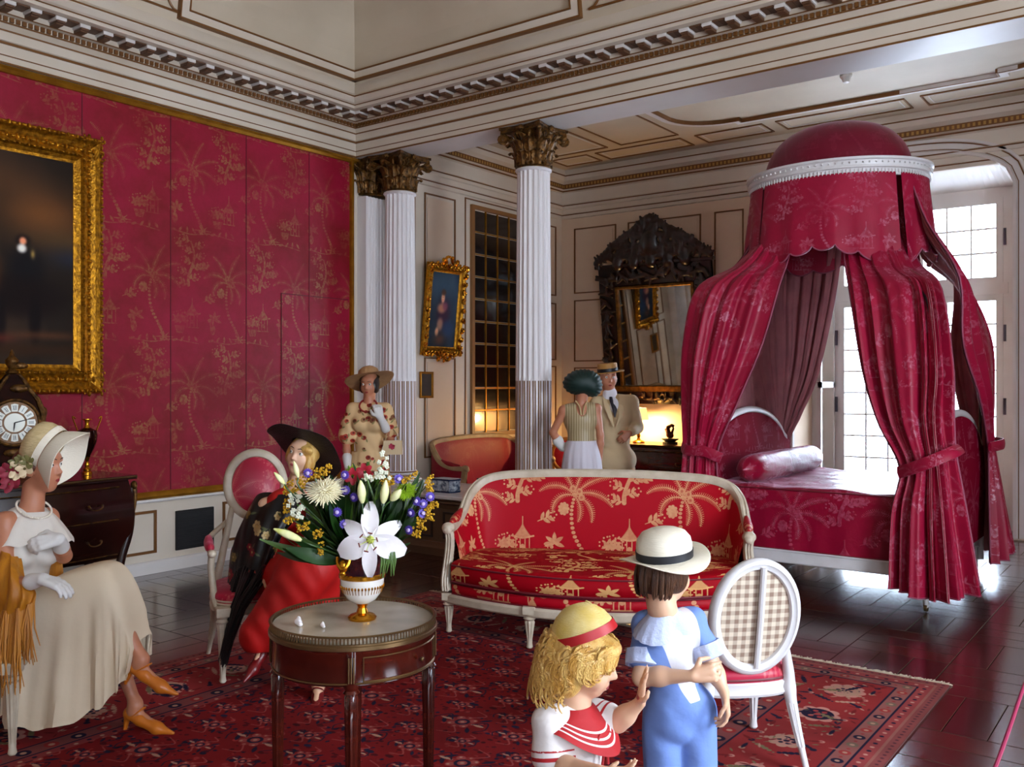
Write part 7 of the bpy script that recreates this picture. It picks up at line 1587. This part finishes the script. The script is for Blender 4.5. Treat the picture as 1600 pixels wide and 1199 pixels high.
o = sculpt('dress_top', tg[:3]+tg[4:]+[('c', SL, SL+(E1-SL)*.8, .06, .085, .02), ('c', SR, SR+(E2-SR)*.7, .06, .085, .02)], .010, M['floral'], rt, k=.03, fn=wrinkle(.006, 30, 28))
loft('dress_skirt', [(0, 0, J(0, 705)[2], .150, .12, .01), (0, 0, .80, .175, .145, .02), (0, 0, .45, .19, .16, .05), (0, 0, .16, .24, .2, .09)], M['floral'], rt, folds=12)
HBh = basis(unit((-.25, -.85, .25)), (-.28, .2, 1)); M['tan_straw'] = mat('tan_straw', '#b08458', .6, bump=(60, .4), noise=(20, '#8c6440', .4))
hat(rt, HP(0, -.012, .060), HBh, [(.092, 0), (.093, .035), (.085, .068), (.06, .09), (0, .098)], (.21, .03, .004), M['tan_straw'], (0, .02), M['tan_straw'], wave=lambda a: .02*sin(a*2+.6)+.012)
sculpt('hair', [('e', HP(0, -.02, .02), (.083, .095, .08), HB), ('e', HP(-.06, .0, -.025), (.028, .05, .05), HB, .02), ('e', HP(.06, .0, -.025), (.028, .05, .05), HB, .02)], .008, mat('dark_hair', '#1c100a', .4), rt, cut=[('e', HP(0.0, .11, -.03), (.056, .07, .085), HB, .01)])
mb = MB(); 
for i in range(36): a = 2*pi*i/36; mb.ell(Nk+np.array([.075*sin(a), -.045-.075*cos(a)*.6-.02, -.05-.055*cos(a)]), .0085, 6)
part('necklace', mb, mat('coral_beads', '#8c1c18', .3), rt, smooth=True)['kind'] = 'stuff'
bag = J(613, 698, -.10); wl_ = np.array(rt.location)+Rv*bag[0]+Fv*bag[1]; bt = thing('handbag', 'small cream handbag with a pink flower hanging from the lady\'s arm by the column', 'handbag', (wl_[0], wl_[1], bag[2]), YAW)
mb = MB(); mb.add([(-.072, -.02, .055), (.082, -.02, .055), (.09, -.028, -.065), (-.082, -.028, -.065), (-.072, .02, .055), (.082, .02, .055), (.09, .028, -.065), (-.082, .028, -.065)], [(0, 3, 2, 1), (4, 5, 6, 7), (0, 1, 5, 4), (1, 2, 6, 5), (2, 3, 7, 6), (3, 0, 4, 7)]); part('body', mb, mat('cream_leather', '#d2b890', .5), bt)
mb = MB(); flower(mb, (0, -.028, .005), .028, 6, 0, (0, -1, 0), 3); mb.m = [0]*len(mb.m); part('flower', mb, mat('pink_applique', '#b0304a', .6), bt)
part('handle', MB().tube(catmull([(-.06, 0, .05), (-.05, 0, .11), (-.01, .02, .155), (.03, .0, .12), (.06, 0, .05)], 14), .006, 6), mat('bag_handle', '#a88a60', .5), bt, smooth=True)
# ---------------------------------------------------------------- couple in the alcove opening
f4 = Fig('standing lady seen from behind in a green hat, gold blouse and long white skirt', 907, 8.0); J = f4.J; rt = f4.root
Hh = J(912, 603, 0); hf_ = unit((.35, .93, 0)); HB = basis(hf_, (0, 0, 1)); hp, hc, HP = head_prims(Hh, HB, .98); bf = unit((.1, 1, 0))
Nk = J(908, 626, 0); Ch = J(907, 655, 0); Pv = J(909, 718, 0); SL = J(881, 641, 0); SR = J(932, 638, 0); E1 = J(864, 676, .03); W1 = J(878, 699, .06); E2 = J(938, 680, .0); W2 = J(938, 716, .04)
tp_, TB = torso_prims(Pv, Ch, Nk, SL, SR, bf, .92, 0, 0); K1 = J(900, 805, 0); A1 = np.array([-.06, 0, .08]); K2 = J(918, 805, 0); A2 = np.array([.06, 0, .08])
h1 = hand_prims(W1, (.9, -.2, -.2), (0, 1, 0), (0, 0, 1), .9, (.7, .7, .8, .8)); h2 = hand_prims(W2, (0, .1, -1), (-1, 0, 0), (0, 1, 0), .9, (.3, .3, .4, .4))
body = hp+tp_+[('c', Nk, Hh+HB@np.array([0, -.025, -.05]), .050, .048, .02)]+arm_prims(SL, E1, W1, .9)+arm_prims(SR, E2, W2, .9)+h1+h2+leg_prims(J(900, 740), K1, A1, .95)+leg_prims(J(918, 740), K2, A2, .95)+foot_prims(A1, bf)+foot_prims(A2, bf)
sculpt('body', body, .009, M['skin_tan'], rt, k=.018, cut=hc, mask=lipsmap(HP, HB, Hh, .98)); face_parts(rt, Hh, HB, .98, HP)
sculpt('glove', [(p[0], p[1], p[2], p[3]+.005, p[4]+.005)+tuple(p[5:]) for p in h1]+[('c', W1, W1+unit(E1-W1)*.07, .034, .05, .01)], .0075, M['glove'], rt, k=.01)
tg, _ = torso_prims(Pv, Ch, Nk-np.array([0, 0, .07]), SL, SR, bf, .92, .010)
bl = bpy.data.materials.new('gold_pleated_silk'); bl.use_nodes = True; N = bl.node_tree.nodes; L = bl.node_tree.links; b = N['Principled BSDF']; b.inputs['Roughness'].default_value = .45
tc = N.new('ShaderNodeTexCoord'); wv = N.new('ShaderNodeTexWave'); wv.bands_direction = 'X'; wv.inputs['Scale'].default_value = 15; wv.inputs['Distortion'].default_value = .6; L.new(tc.outputs['Object'], wv.inputs[0]); rp = N.new('ShaderNodeValToRGB'); rp.color_ramp.elements[0].color = lin('#8a7650'); rp.color_ramp.elements[1].color = lin('#bca984'); L.new(wv.outputs[0], rp.inputs[0]); L.new(rp.outputs[0], b.inputs['Base Color'])
sculpt('blouse', tg[1:3]+[tg[0]]+[('c', SL*.85+SR*.15, SL*.15+SR*.85, .058, .058, .03)], .0095, bl, rt, k=.03, cut=[('e', Nk+np.array([0, -.09, -.03]), (.05, .07, .10), None, .01)])
loft('skirt', [(Pv[0], 0, J(0, 688)[2], .125, .10, .008), (Pv[0], 0, J(0, 715)[2], .165, .13, .012), (Pv[0], 0, .75, .185, .15, .035), (Pv[0]-.01, 0, .10, .26, .22, .10)], mat('white_pleated_skirt', '#cfc9d2', .6), rt, folds=15, n=120)
M['green_velvet'] = mat('green_velvet', '#06241f', .6, sheen=.15)
def tpleat(V): q = V-Hh; a = np.arctan2(q[:, 2], q[:, 0]); r = 1+.025*np.sin(a*26); V = V.copy(); V[:, 0] = Hh[0]+q[:, 0]*r; V[:, 2] = Hh[2]+q[:, 2]*r; return V
sculpt('hat', [('e', J(909, 597, 0), (.165, .14, .112), np.array(basis((0, 1, 0), (-.12, 0, 1))), .03), ('e', J(925, 604, 0), (.09, .12, .09), None, .03)], .007, M['green_velvet'], rt, fn=tpleat)
mb = MB(); 
for sg in (-1, 1): mb.tube(catmull([Nk+np.array([sg*.05, -.05, .0]), Nk+np.array([sg*.02, -.085, -.05]), Nk+np.array([sg*.006, -.10, -.12])], 10), .008, 6, flat=.5)
part('neck_ribbon', mb, mat('gold_ribbon', '#c0a878', .5), rt, smooth=True)
f5 = Fig('standing man in a cream linen suit, dark tie and straw boater with black band', 960, 8.6); J = f5.J; rt = f5.root
Hh = J(950, 591, 0); hf_ = unit((.12, -.98, -.06)); HB = basis(hf_, (0, 0, 1)); hp, hc, HP = head_prims(Hh, HB, 1.06); bf = unit((-.1, -1, 0))
Nk = J(953, 614, 0); Ch = J(960, 646, 0); Pv = J(962, 718, 0); SL = J(934, 631, .02); SR = J(986, 629, 0); E1 = J(930, 676, .04); W1 = J(935, 712, -.02); E2 = J(996, 668, .0); W2 = J(984, 676, -.16)
tp_, TB = torso_prims(Pv, Ch, Nk, SL, SR, bf, 1.0); K1 = J(948, 800, 0); A1 = np.array([-.12, 0, .09]); K2 = J(975, 800, 0); A2 = np.array([.10, 0, .09])
h1 = hand_prims(W1, (0, -.1, -1), (1, 0, 0), (0, -1, 0), 1, (.4, .4, .5, .5)); h2 = hand_prims(W2, (-.7, -.15, -.6), (.1, .9, 0), (-.3, -.5, .8), 1, (.6, .7, .7, .8))
body = hp+tp_+[('c', Nk, Hh+HB@np.array([0, -.025, -.05]), .058, .056, .02)]+arm_prims(SL, E1, W1, 1.05)+arm_prims(SR, E2, W2, 1.05)+h1+h2+leg_prims(J(950, 735), K1, A1, 1)+leg_prims(J(974, 735), K2, A2, 1)+foot_prims(A1, bf)+foot_prims(A2, bf)
sculpt('body', body, .009, M['skin_tan'], rt, k=.018, cut=hc, mask=lipsmap(HP, HB, Hh, 1.06)); face_parts(rt, Hh, HB, 1.06, HP)
M['linen'] = mat('cream_linen', '#cdb48c', .75, bump=(14, .4)); M['linen2'] = mat('tan_linen', '#b89a70', .75)
tg, _ = torso_prims(Pv, Ch, Nk-np.array([0, 0, .07]), SL, SR, bf, 1.0, .028)
jk = tg[:3]+tg[4:]+[('c', SL, E1, .066, .056, .02), ('c', E1, E1+(W1-E1)*.9, .056, .045, .02), ('c', SR, E2, .066, .056, .02), ('c', E2, E2+(W2-E2)*.8, .056, .046, .02), ('e', Pv+np.array([0, 0, -.02]), (.175, .14, .13), None, .05)]
def vee(c):
    m = np.zeros(len(c), int); q = c-Ch; w = .055*np.clip((q[:, 2]+.14)/.26, 0, 1); m[(q[:, 1] < 0) & (np.abs(q[:, 0]+.02) < w)] = 1; return m
j = sculpt('jacket', jk, .0095, [M['linen'], M['linen2']], rt, k=.03, fn=wrinkle(.004, 24, 20), region=vee, cut=[('e', Pv+np.array([0, 0, -.16]), (.25, .25, .05), None, .004)])
for sg in (-1, 1): part('lapel', MB().tube(catmull([Nk+np.array([sg*.06, -.03, -.03]), Ch+np.array([sg*.06-.01, -.135, .03]), Ch+np.array([sg*.012-.01, -.15, -.12])], 14), [.012, .02, .024, .026, .028, .028, .026, .024, .022, .02, .016, .012, .01, .006], 8, flat=.35), M['linen'], j, smooth=True)
part('jacket_hem', MB().tube([Pv+np.array([.168*cos(a), .138*sin(a), -.115]) for a in np.linspace(0, 2*pi, 30, endpoint=False)], .008, 6, closed=True), M['linen'], j, smooth=True)
sculpt('trousers', [('c', J(950, 735), K1, .115, .10, .03), ('c', K1, A1+np.array([0, 0, -.02]), .10, .095, .03), ('c', J(974, 735), K2, .115, .10, .03), ('c', K2, A2+np.array([0, 0, -.02]), .10, .095, .03)], .010, M['linen2'], rt, fn=wrinkle(.004, 20, 12))
sculpt('shirt', [('c', Nk+np.array([0, -.01, -.05]), Nk+np.array([0, -.01, -.005]), .072, .066, .01), ('e', Ch+np.array([-.01, -.06, .05]), (.06, .075, .10), None, .02)], .009, M['white_cotton'], rt)
part('tie', MB().tube([Nk+np.array([0, -.083, -.035]), Nk+np.array([0, -.10, -.06]), Ch+np.array([-.012, -.148, .04]), Ch+np.array([-.012, -.15, -.03])], [.014, .017, .022, .004], 8, flat=.35), mat('dark_tie', '#1a1424', .5), rt, smooth=True)
for A_ in (A1, A2): sculpt('shoe', foot_prims(A_, bf, 1.12), .009, M['black'], rt)
hat(rt, HP(0, -.012, .060), basis(unit((.1, -.95, -.05)), (-.12, 0, 1)), [(.094, 0), (.094, .03), (.093, .06), (.09, .078), (.0, .08)], (.155, .0, .008), mat('amber_straw', '#a87838', .6, bump=(50, .3)), (0, .032), M['ribbon_black'])
sculpt('hair', [('e', HP(0, -.02, .025), (.081, .096, .085), HB)], .009, M['brow'], rt, cut=[('e', HP(0.0, .09, -.03), (.075, .08, .10), HB, .01), ('e', HP(0, 0, -.10), (.12, .14, .06), HB, .01)])
# ================================================================ VASE AND BOUQUET
VT = 3.34; va = thing('vase', 'white and gold porcelain vase with dark painted rim on the round marble table', 'vase', at_t(566, 969, VT)*[1, 1, 0]+[0, 0, TZ+.014], YAW)
V0 = np.array(va.location); vpx = 566
part('foot', MB().lathe([(0, 0), (.050, 0), (.052, .008), (.044, .016), (.022, .024), (.016, .042), (.022, .056), (.034, .064)], 40), M['gold'], va, smooth=True)
M['porcelain'] = mat('white_porcelain', '#e8e2da', .12, coat=.6); part('body', MB().lathe([(.030, .060), (.052, .074), (.070, .100), (.078, .130), (.080, .155)], 48, cap=False), M['porcelain'], va, smooth=True)
mb = MB()
for i in range(40):
    a = 2*pi*i/40; r = .0745; c, s = cos(a), sin(a); mb.ell((r*c*1.045, r*s*1.045, .122), (.0035, .0035, .006), 6); r2 = .064; mb.tube([(.0705*c, .0705*s, .100), (.0768*c, .0768*s, .118)], .0011, 4)
part('gilt_lattice', mb, M['gold'], va, smooth=True)['kind'] = 'stuff'
part('gilt_band', MB().lathe([(.079, .150), (.084, .154), (.084, .166), (.080, .170)], 48, cap=False), M['gold'], va, smooth=True)
mb = MB().lathe([(.080, .168), (.086, .20), (.090, .235), (.093, .245), (.088, .246), (.082, .20), (0, .19)], 48, cap=False); part('neck', mb, mat('dark_blue_enamel', '#0d0a1c', .15, coat=.7, noise=(30, '#5c2418', .9)), va, smooth=True)
mb = MB(); mb.ell((-.055, -.075, .205), (.018, .014, .024), 10); mb.tube(catmull([(-.078, -.062, .235), (-.075, -.075, .215), (-.055, -.090, .195), (-.035, -.085, .215), (-.030, -.08, .235)], 14), .007, 7); mb.ell((-.055, -.088, .182), (.012, .008, .012), 8); part('gilt_mask', mb, M['gold'], va, smooth=True)
def bl(px, py, dy=0):
    """world point of the bouquet at depth VT+dy"""
    return at_t(px, py, VT+dy)
RYAW = Matrix.Rotation(YAW, 4, 'Z')
def fthing(name, label, cat, px, py, dy, group=None):
    p = bl(px, py, dy); return thing(name, label, cat, p, YAW, group)
M['stem'] = mat('green_stem', '#2c4a18', .5); M['leafm'] = mat('dark_lily_leaf', '#16300f', .35, coat=.2, noise=(9, '#2c5018', .6)); M['leaf2'] = mat('light_leaf', '#4a6a20', .45)
def stem_to(t, r=.0028, m=None):
    loc = Vector(t.location); v = Vector(V0)+Vector((0, 0, .20)); l = RYAW.inverted() @ (v-loc); d = np.array(l); pts = catmull([(0, 0, 0), (d[0]*.35, d[1]*.45, d[2]*.3-.005), tuple(d)], 12); part('stem', MB().tube(pts, r, 6), m or M['stem'], t, smooth=True)
def petal(mb, a, L_, w, cup, recurve, tilt, base=.006, n=9, m=6, mi=0, twist=0):
    """petal leaving the centre at polar angle a in the x-z plane, opening towards -y"""
    G = []
    for t in np.linspace(0, 1, n):
        row = []; r = base+L_*sin(tilt)*t if tilt else L_*t; ww = w*sin(pi*min(.97, .10+.82*t))**.8; dep = -L_*cos(tilt)*t**.8*cup+recurve*L_*t**3
        for s in np.linspace(-1, 1, m): x = r; y = dep-.18*w*(1-s*s)*-1*.6; z = ww*s; row.append((x*cos(a)-z*sin(a), y, x*sin(a)+z*cos(a)))
        G.append(row)
    mb.surf(np.array(G), mi=mi)
M['lily'] = mat('white_lily_petal', '#efe9ea', .5, sub=.05, bump=(30, .15)); M['anther'] = mat('rust_anther', '#6a1c10', .6); M['lilygreen'] = mat('lily_throat', '#b4bc50', .5)
t = fthing('lily', 'large open white lily hanging in front of the vase', 'flower', 579, 843, -.13)
for a, L_, w in ((92, .125, .032), (28, .110, .029), (150, .110, .029), (-22, .125, .043), (205, .125, .043), (-93, .135, .027)):
    mb = MB(); petal(mb, radians(a), L_, w, .25, .42 if a in (28, 150) else .28, radians(80)); part('petal', mb, M['lily'], t, smooth=True)
part('throat', MB().ell((0, -.004, 0), (.014, .010, .014), 12), M['lilygreen'], t, smooth=True)
for k in range(6): a = k*1.05+.3; e = (.032*cos(a), -.055, .032*sin(a)); part('stamen', MB().tube([(0, 0, 0), (e[0]*.6, -.035, e[2]*.6), e], .0014, 5), M['lilygreen'], t, smooth=True); part('anther', MB().tube([(e[0]-.008*sin(a), e[1], e[2]+.008*cos(a)), (e[0]+.008*sin(a), e[1], e[2]-.008*cos(a))], .0026, 6), M['anther'], t, smooth=True)
stem_to(t)
M['mum'] = mat('cream_petal_mum', '#e6dcb8', .55); M['mumg'] = mat('green_mum', '#9cc020', .55)
def mum(label, px, py, dy, R_, m, tilt, n=150):
    t = fthing('chrysanthemum', label, 'flower', px, py, dy); mb = MB(); rr = random.Random(int(px)); Rm = Matrix.Rotation(tilt, 3, 'X')
    for i in range(n):
        f = sqrt((i+.5)/n); a = i*2.39996; L_ = R_*(.35+.65*f)*rr.uniform(.85, 1.08); up = (1-f)*.9+.12; pts = []
        for s in np.linspace(0, 1, 6): r = L_*s*(1-up*.55); z = L_*up*(s-.55*s*s*f*1.6)*.9; pts.append(Rm @ Vector((r*cos(a), r*sin(a), z)))
        mb.tube([tuple(p) for p in pts], [R_*.03, R_*.05, R_*.055, R_*.05, R_*.04, R_*.015], 5, flat=.6)
    mb.ell((0, 0, 0), (R_*.3, R_*.3, R_*.2), 10); part('petals', mb, m, t, smooth=True)['kind'] = 'stuff'; stem_to(t); return t
mum('white spiky chrysanthemum at the upper left of the bouquet', 507, 768, -.12, .085, M['mum'], radians(38))
mum('yellow-green chrysanthemum at the right of the bouquet', 634, 768, -.05, .056, M['mumg'], radians(40), 130)
mum('yellow-green chrysanthemum at the top of the bouquet, behind the red flowers', 550, 738, .08, .045, M['mumg'], radians(40), 90)
M['bud'] = mat('green_white_bud', '#c3c566', .45, noise=(12, '#e8e2b8', .7, (2, 2, .6)))
def bud(label, px, py, dy, ang, L_, w):
    t = fthing('lily_bud', label, 'bud', px, py, dy, 'lily buds in the bouquet'); dx, dz = sin(ang), cos(ang); mb = MB(); G = []
    for s in np.linspace(0, 1, 12):
        r = w*sin(pi*min(.985, .06+.9*s))**.75*(1-.25*s); c = np.array([dx*L_*(s-.5), -.01*s, dz*L_*(s-.5)]); row = []
        for k in range(18): a = 2*pi*k/18; q = r*(1-.10*abs(sin(1.5*a))); row.append(c+np.array([dz, 0, -dx])*q*cos(a)+np.array([0, 1, 0])*q*sin(a))
        G.append(row)
    mb.surf(np.array(G), cv=True); part('bud', mb, M['bud'], t, smooth=True)
    loc = Vector(t.location); v = RYAW.inverted() @ (Vector(V0)+Vector((0, 0, .20))-loc); b = np.array([-dx*L_*.5, 0, -dz*L_*.5]); part('stem', MB().tube(catmull([b, b+np.array([-dx, 0, -dz])*.04, np.array(v)*.6+np.array([0, 0, 0]), np.array(v)], 14), .0028, 6), M['stem'], t, smooth=True)
bud('plump pale lily bud right above the open lily', 565, 768, -.12, radians(-3), .082, .0185); bud('yellow-green lily bud right of the plump pale bud', 601, 768, -.12, radians(8), .084, .0185); bud('half-open pale lily bud pointing right, next to the green chrysanthemum', 619, 773, -.12, radians(42), .055, .017)
bud('slim green lily bud standing before the red lady\'s chin', 463, 733, -.10, radians(-12), .060, .0115); bud('green lily bud pointing up left, left of the yellow sprays', 437, 747, -.10, radians(-38), .055, .0115); bud('long lily bud lying level before the red dress', 450, 835, -.14, radians(-66), .104, .0170)
M['petal_red'] = mat('red_petal', '#b0142c', .5); M['purple'] = mat('violet_petal', '#5038a0', .55); M['purple_c'] = mat('pale_lilac', '#b8a4d8', .5); M['goldenrod'] = mat('yellow_floret', '#c89c14', .6, noise=(30, '#a87010', .5)); M['wstock'] = mat('white_floret', '#dcdcc4', .55)
for px, py, lb in ((551, 744, 'red alstroemeria flower left of the other red one'), (570, 737, 'red alstroemeria flower right beside the flowered dress')):
    t = fthing('alstroemeria', lb, 'flower', px, py, -.05, 'red flowers in the bouquet')
    for k in range(6): mb = MB(); petal(mb, k*pi/3+.4+px, .030, .010, .5, .15, radians(60)); part('petal', mb, M['petal_red'], t, smooth=True)
    stem_to(t)
al = ['left of the red flowers', 'under the red flowers', 'in front of the red lady\'s chin', 'at the right edge by the yellow spray', 'topmost at the right edge', 'inward of the right edge', 'low on the right side', 'lower right beside a yellow spray', 'lowest on the right side', 'before the column base', 'between the white chrysanthemum and the pale bud', 'left of the lily among dark leaves', 'small and dim below the white chrysanthemum']
apos = [(539, 742), (540, 766), (481, 739), (661, 787), (672, 776), (651, 783), (642, 801), (660, 802), (639, 828), (623, 748), (553, 777), (538, 819), (527, 800)]
proto = None
for (px, py), lb in zip(apos, al):
    p = bl(px, py, -.09)
    if proto is None:
        t = thing('aster', 'small violet aster '+lb, 'flower', p, YAW, 'violet asters in the bouquet'); mb = MB()
        for k in range(14): petal(mb, k*2*pi/14, .0165, .0032, .3, .1, radians(75), .002, 4, 3)
        part('petals', mb, M['purple'], t, smooth=True); part('centre', MB().ell((0, -.006, 0), (.0075, .005, .0075), 10), M['purple_c'], t, smooth=True); proto = t
    else:
        t = proto.copy(); COL.objects.link(t); t.location = Vector(p); t['label'] = 'small violet aster '+lb
        for c in proto.children:
            if c.name.startswith('stem'): continue
            q = c.copy(); COL.objects.link(q); q.parent = t
    t.rotation_euler = (random.uniform(-.5, .3), random.uniform(0, 2), YAW+random.uniform(-.5, .5))
gl_ = [(461, 758, 34, 20, .4, 'orange-yellow and dense, above the white stock'), (500, 737, 34, 16, .3, 'behind the top of the white chrysanthemum'), (640, 746, 22, 9, .5, 'before the column base'), (671, 755, 12, 26, 0, 'tallest at the right edge'), (671, 800, 14, 24, -.4, 'at the far right, drooping below the asters'), (659, 817, 14, 18, -.5, 'low right, above the lowest spray'), (649, 832, 16, 12, -.5, 'lowest on the right side'), (677, 788, 14, 8, 0, 'tiny and outermost on the right'), (449, 790, 12, 22, .2, 'left of the white stock'), (456, 812, 22, 10, .2, 'just under the white stock'), (473, 823, 18, 12, .2, 'left of centre over the red dress'), (497, 834, 14, 12, .2, 'small, left of the open lily'), (501, 857, 7, 20, 0, 'hanging lowest at the left of the vase'), (606, 752, 20, 14, .3, 'behind the yellow-green bud')]
for px, py, w, h, a0, lb in gl_:
    t = fthing('goldenrod', 'yellow goldenrod spray '+lb, 'flower', px, py, -.08, 'goldenrod sprays in the bouquet'); mb = MB(); rr = random.Random(px); sc = VT/F_PX
    for i in range(int(14+w*h/9)):
        x = rr.uniform(-.5, .5)*w*sc; z = rr.uniform(-.5, .5)*h*sc; mb.ell((x, rr.uniform(-.015, .015), z+x*a0), (.0042, .0042, .0038)*1, 5)
    part('florets', mb, M['goldenrod'], t, smooth=True)['kind'] = 'stuff'; stem_to(t, .0018)
for px, py, w, h, lb in ((464, 788, 24, 40, 'white stock flower spike at the left, below the orange-yellow spray'), (597, 728, 20, 42, 'tall white stock flower spike at the top before the flowered dress'), (575, 746, 10, 8, 'small tuft of white stock right of the red flowers')):
    t = fthing('stock_flower', lb, 'flower', px, py, -.09); mb = MB(); rr = random.Random(px); sc = VT/F_PX
    for i in range(26 if w > 12 else 8):
        z = rr.uniform(-.5, .5)*h*sc; x = rr.uniform(-.5, .5)*w*sc*(1-.4*z/(h*sc)); c = np.array([x, rr.uniform(-.02, .01), z])
        for k in range(4): a = k*pi/2+i; mb.ell(c+np.array([.0045*cos(a), 0, .0045*sin(a)]), (.0042, .0025, .0042), 5)
    part('florets', mb, M['wstock'], t, smooth=True)['kind'] = 'stuff'; stem_to(t, .0025, M['leaf2'])
# foliage: every long leaf is a part of the bunch
fo = thing('foliage', 'dark green leaves filling the bouquet in the porcelain vase', 'foliage', V0+np.array([0, 0, .20]), YAW); rr = random.Random(21)
def leafmesh(L_, w, bend, n=9):
    mb = MB(); G = []
    for t in np.linspace(0, 1, n): ww = w*sin(pi*min(.985, .06+.90*t)); G.append([(ww*s, bend*L_*t*t-.15*ww*(1-s*s), L_*t) for s in (-1, -.5, 0, .5, 1)])
    return mb.surf(np.array(G))
protos = [leafmesh(.16, .016, .25), leafmesh(.20, .020, .4), leafmesh(.13, .011, .2), leafmesh(.23, .013, .5)]; lo = []
for i, q in enumerate(protos): lo.append(part('leaf', q, M['leafm'] if i < 3 else M['leaf2'], fo, smooth=True))
tg_ = [(520, 800), (545, 790), (600, 800), (625, 800), (650, 812), (640, 830), (500, 810), (480, 830), (470, 850), (455, 870), (610, 830), (590, 790), (570, 790), (535, 830), (520, 850), (630, 850), (650, 790), (480, 790), (495, 780), (560, 755), (585, 755), (610, 780), (640, 790), (510, 830), (545, 850), (600, 870), (615, 880), (530, 780), (575, 770), (655, 770)]
n = 0
for rep in range(8):
    for (px, py) in tg_:
        n += 1; P = bl(px+rr.uniform(-14, 14), py+rr.uniform(-14, 14), rr.uniform(-.10, .16)); l = np.array(RYAW.inverted() @ (Vector(P)-Vector(fo.location))); dist = np.linalg.norm(l); k = rr.randrange(4)
        if n <= 4: o = lo[n-1]; k = n-1
        else: o = lo[k].copy(); COL.objects.link(o); o.parent = fo
        L0 = (.16, .20, .13, .23)[k]; base = l*max(0, 1-L0*.9/dist) if dist > L0*.9 else l*.12; d = Vector(l-base).normalized(); qz = d.to_track_quat('Z', 'Y'); o.rotation_mode = 'QUATERNION'; o.rotation_quaternion = qz @ Matrix.Rotation(rr.uniform(-1.2, 1.2), 4, 'Z').to_quaternion(); o.location = Vector(base); sc = max(.5, min(1.1, dist/L0)); o.scale = (sc*rr.uniform(.8, 1.3), 1, sc)
mb = MB()
for i in range(60):
    P = bl(rr.uniform(500, 640), rr.uniform(790, 860), rr.uniform(-.05, .14)); l = np.array(RYAW.inverted() @ (Vector(P)-Vector(fo.location))); mb.tube(catmull([(rr.uniform(-.03, .03), rr.uniform(-.03, .03), -.02), l*.5, l], 8), .0022, 5)
part('stems', mb, M['stem'], fo, smooth=True)['kind'] = 'stuff'
mb = MB()
for i in range(14):
    P = bl(598+rr.uniform(-4, 22), 862, -.12); l = np.array(RYAW.inverted() @ (Vector(P)-Vector(fo.location))); mb.tube([l, l+np.array([.004, -.004, -.03]), l+np.array([rr.uniform(-.01, .01), 0, -.055-.04*rr.random()])], [.002, .003, .0015], 5)
part('trailing_sprays', mb, M['leaf2'], fo, smooth=True)['kind'] = 'stuff'
# fallen petals on the table
for px, py, s, lb in ((466, 976, 1.3, 'larger white fallen petal on the left of the marble table top'), (504, 979, .8, 'smaller white fallen petal nearer the vase on the marble table top')):
    p = at_Z(px, py, TZ+.016); t = thing('fallen_petal', lb, 'petal', (p[0], p[1], TZ+.014), 0); sculpt('petal', [('e', (0, 0, .009*s), (.013*s, .008*s, .009*s), None), ('e', (.014*s, -.006*s, .006*s), (.009*s, .006*s, .006*s), None), ('e', (-.006*s, .007*s, .012*s), (.008*s, .005*s, .011*s), None)], .0022, M['lily'], t, k=.005)
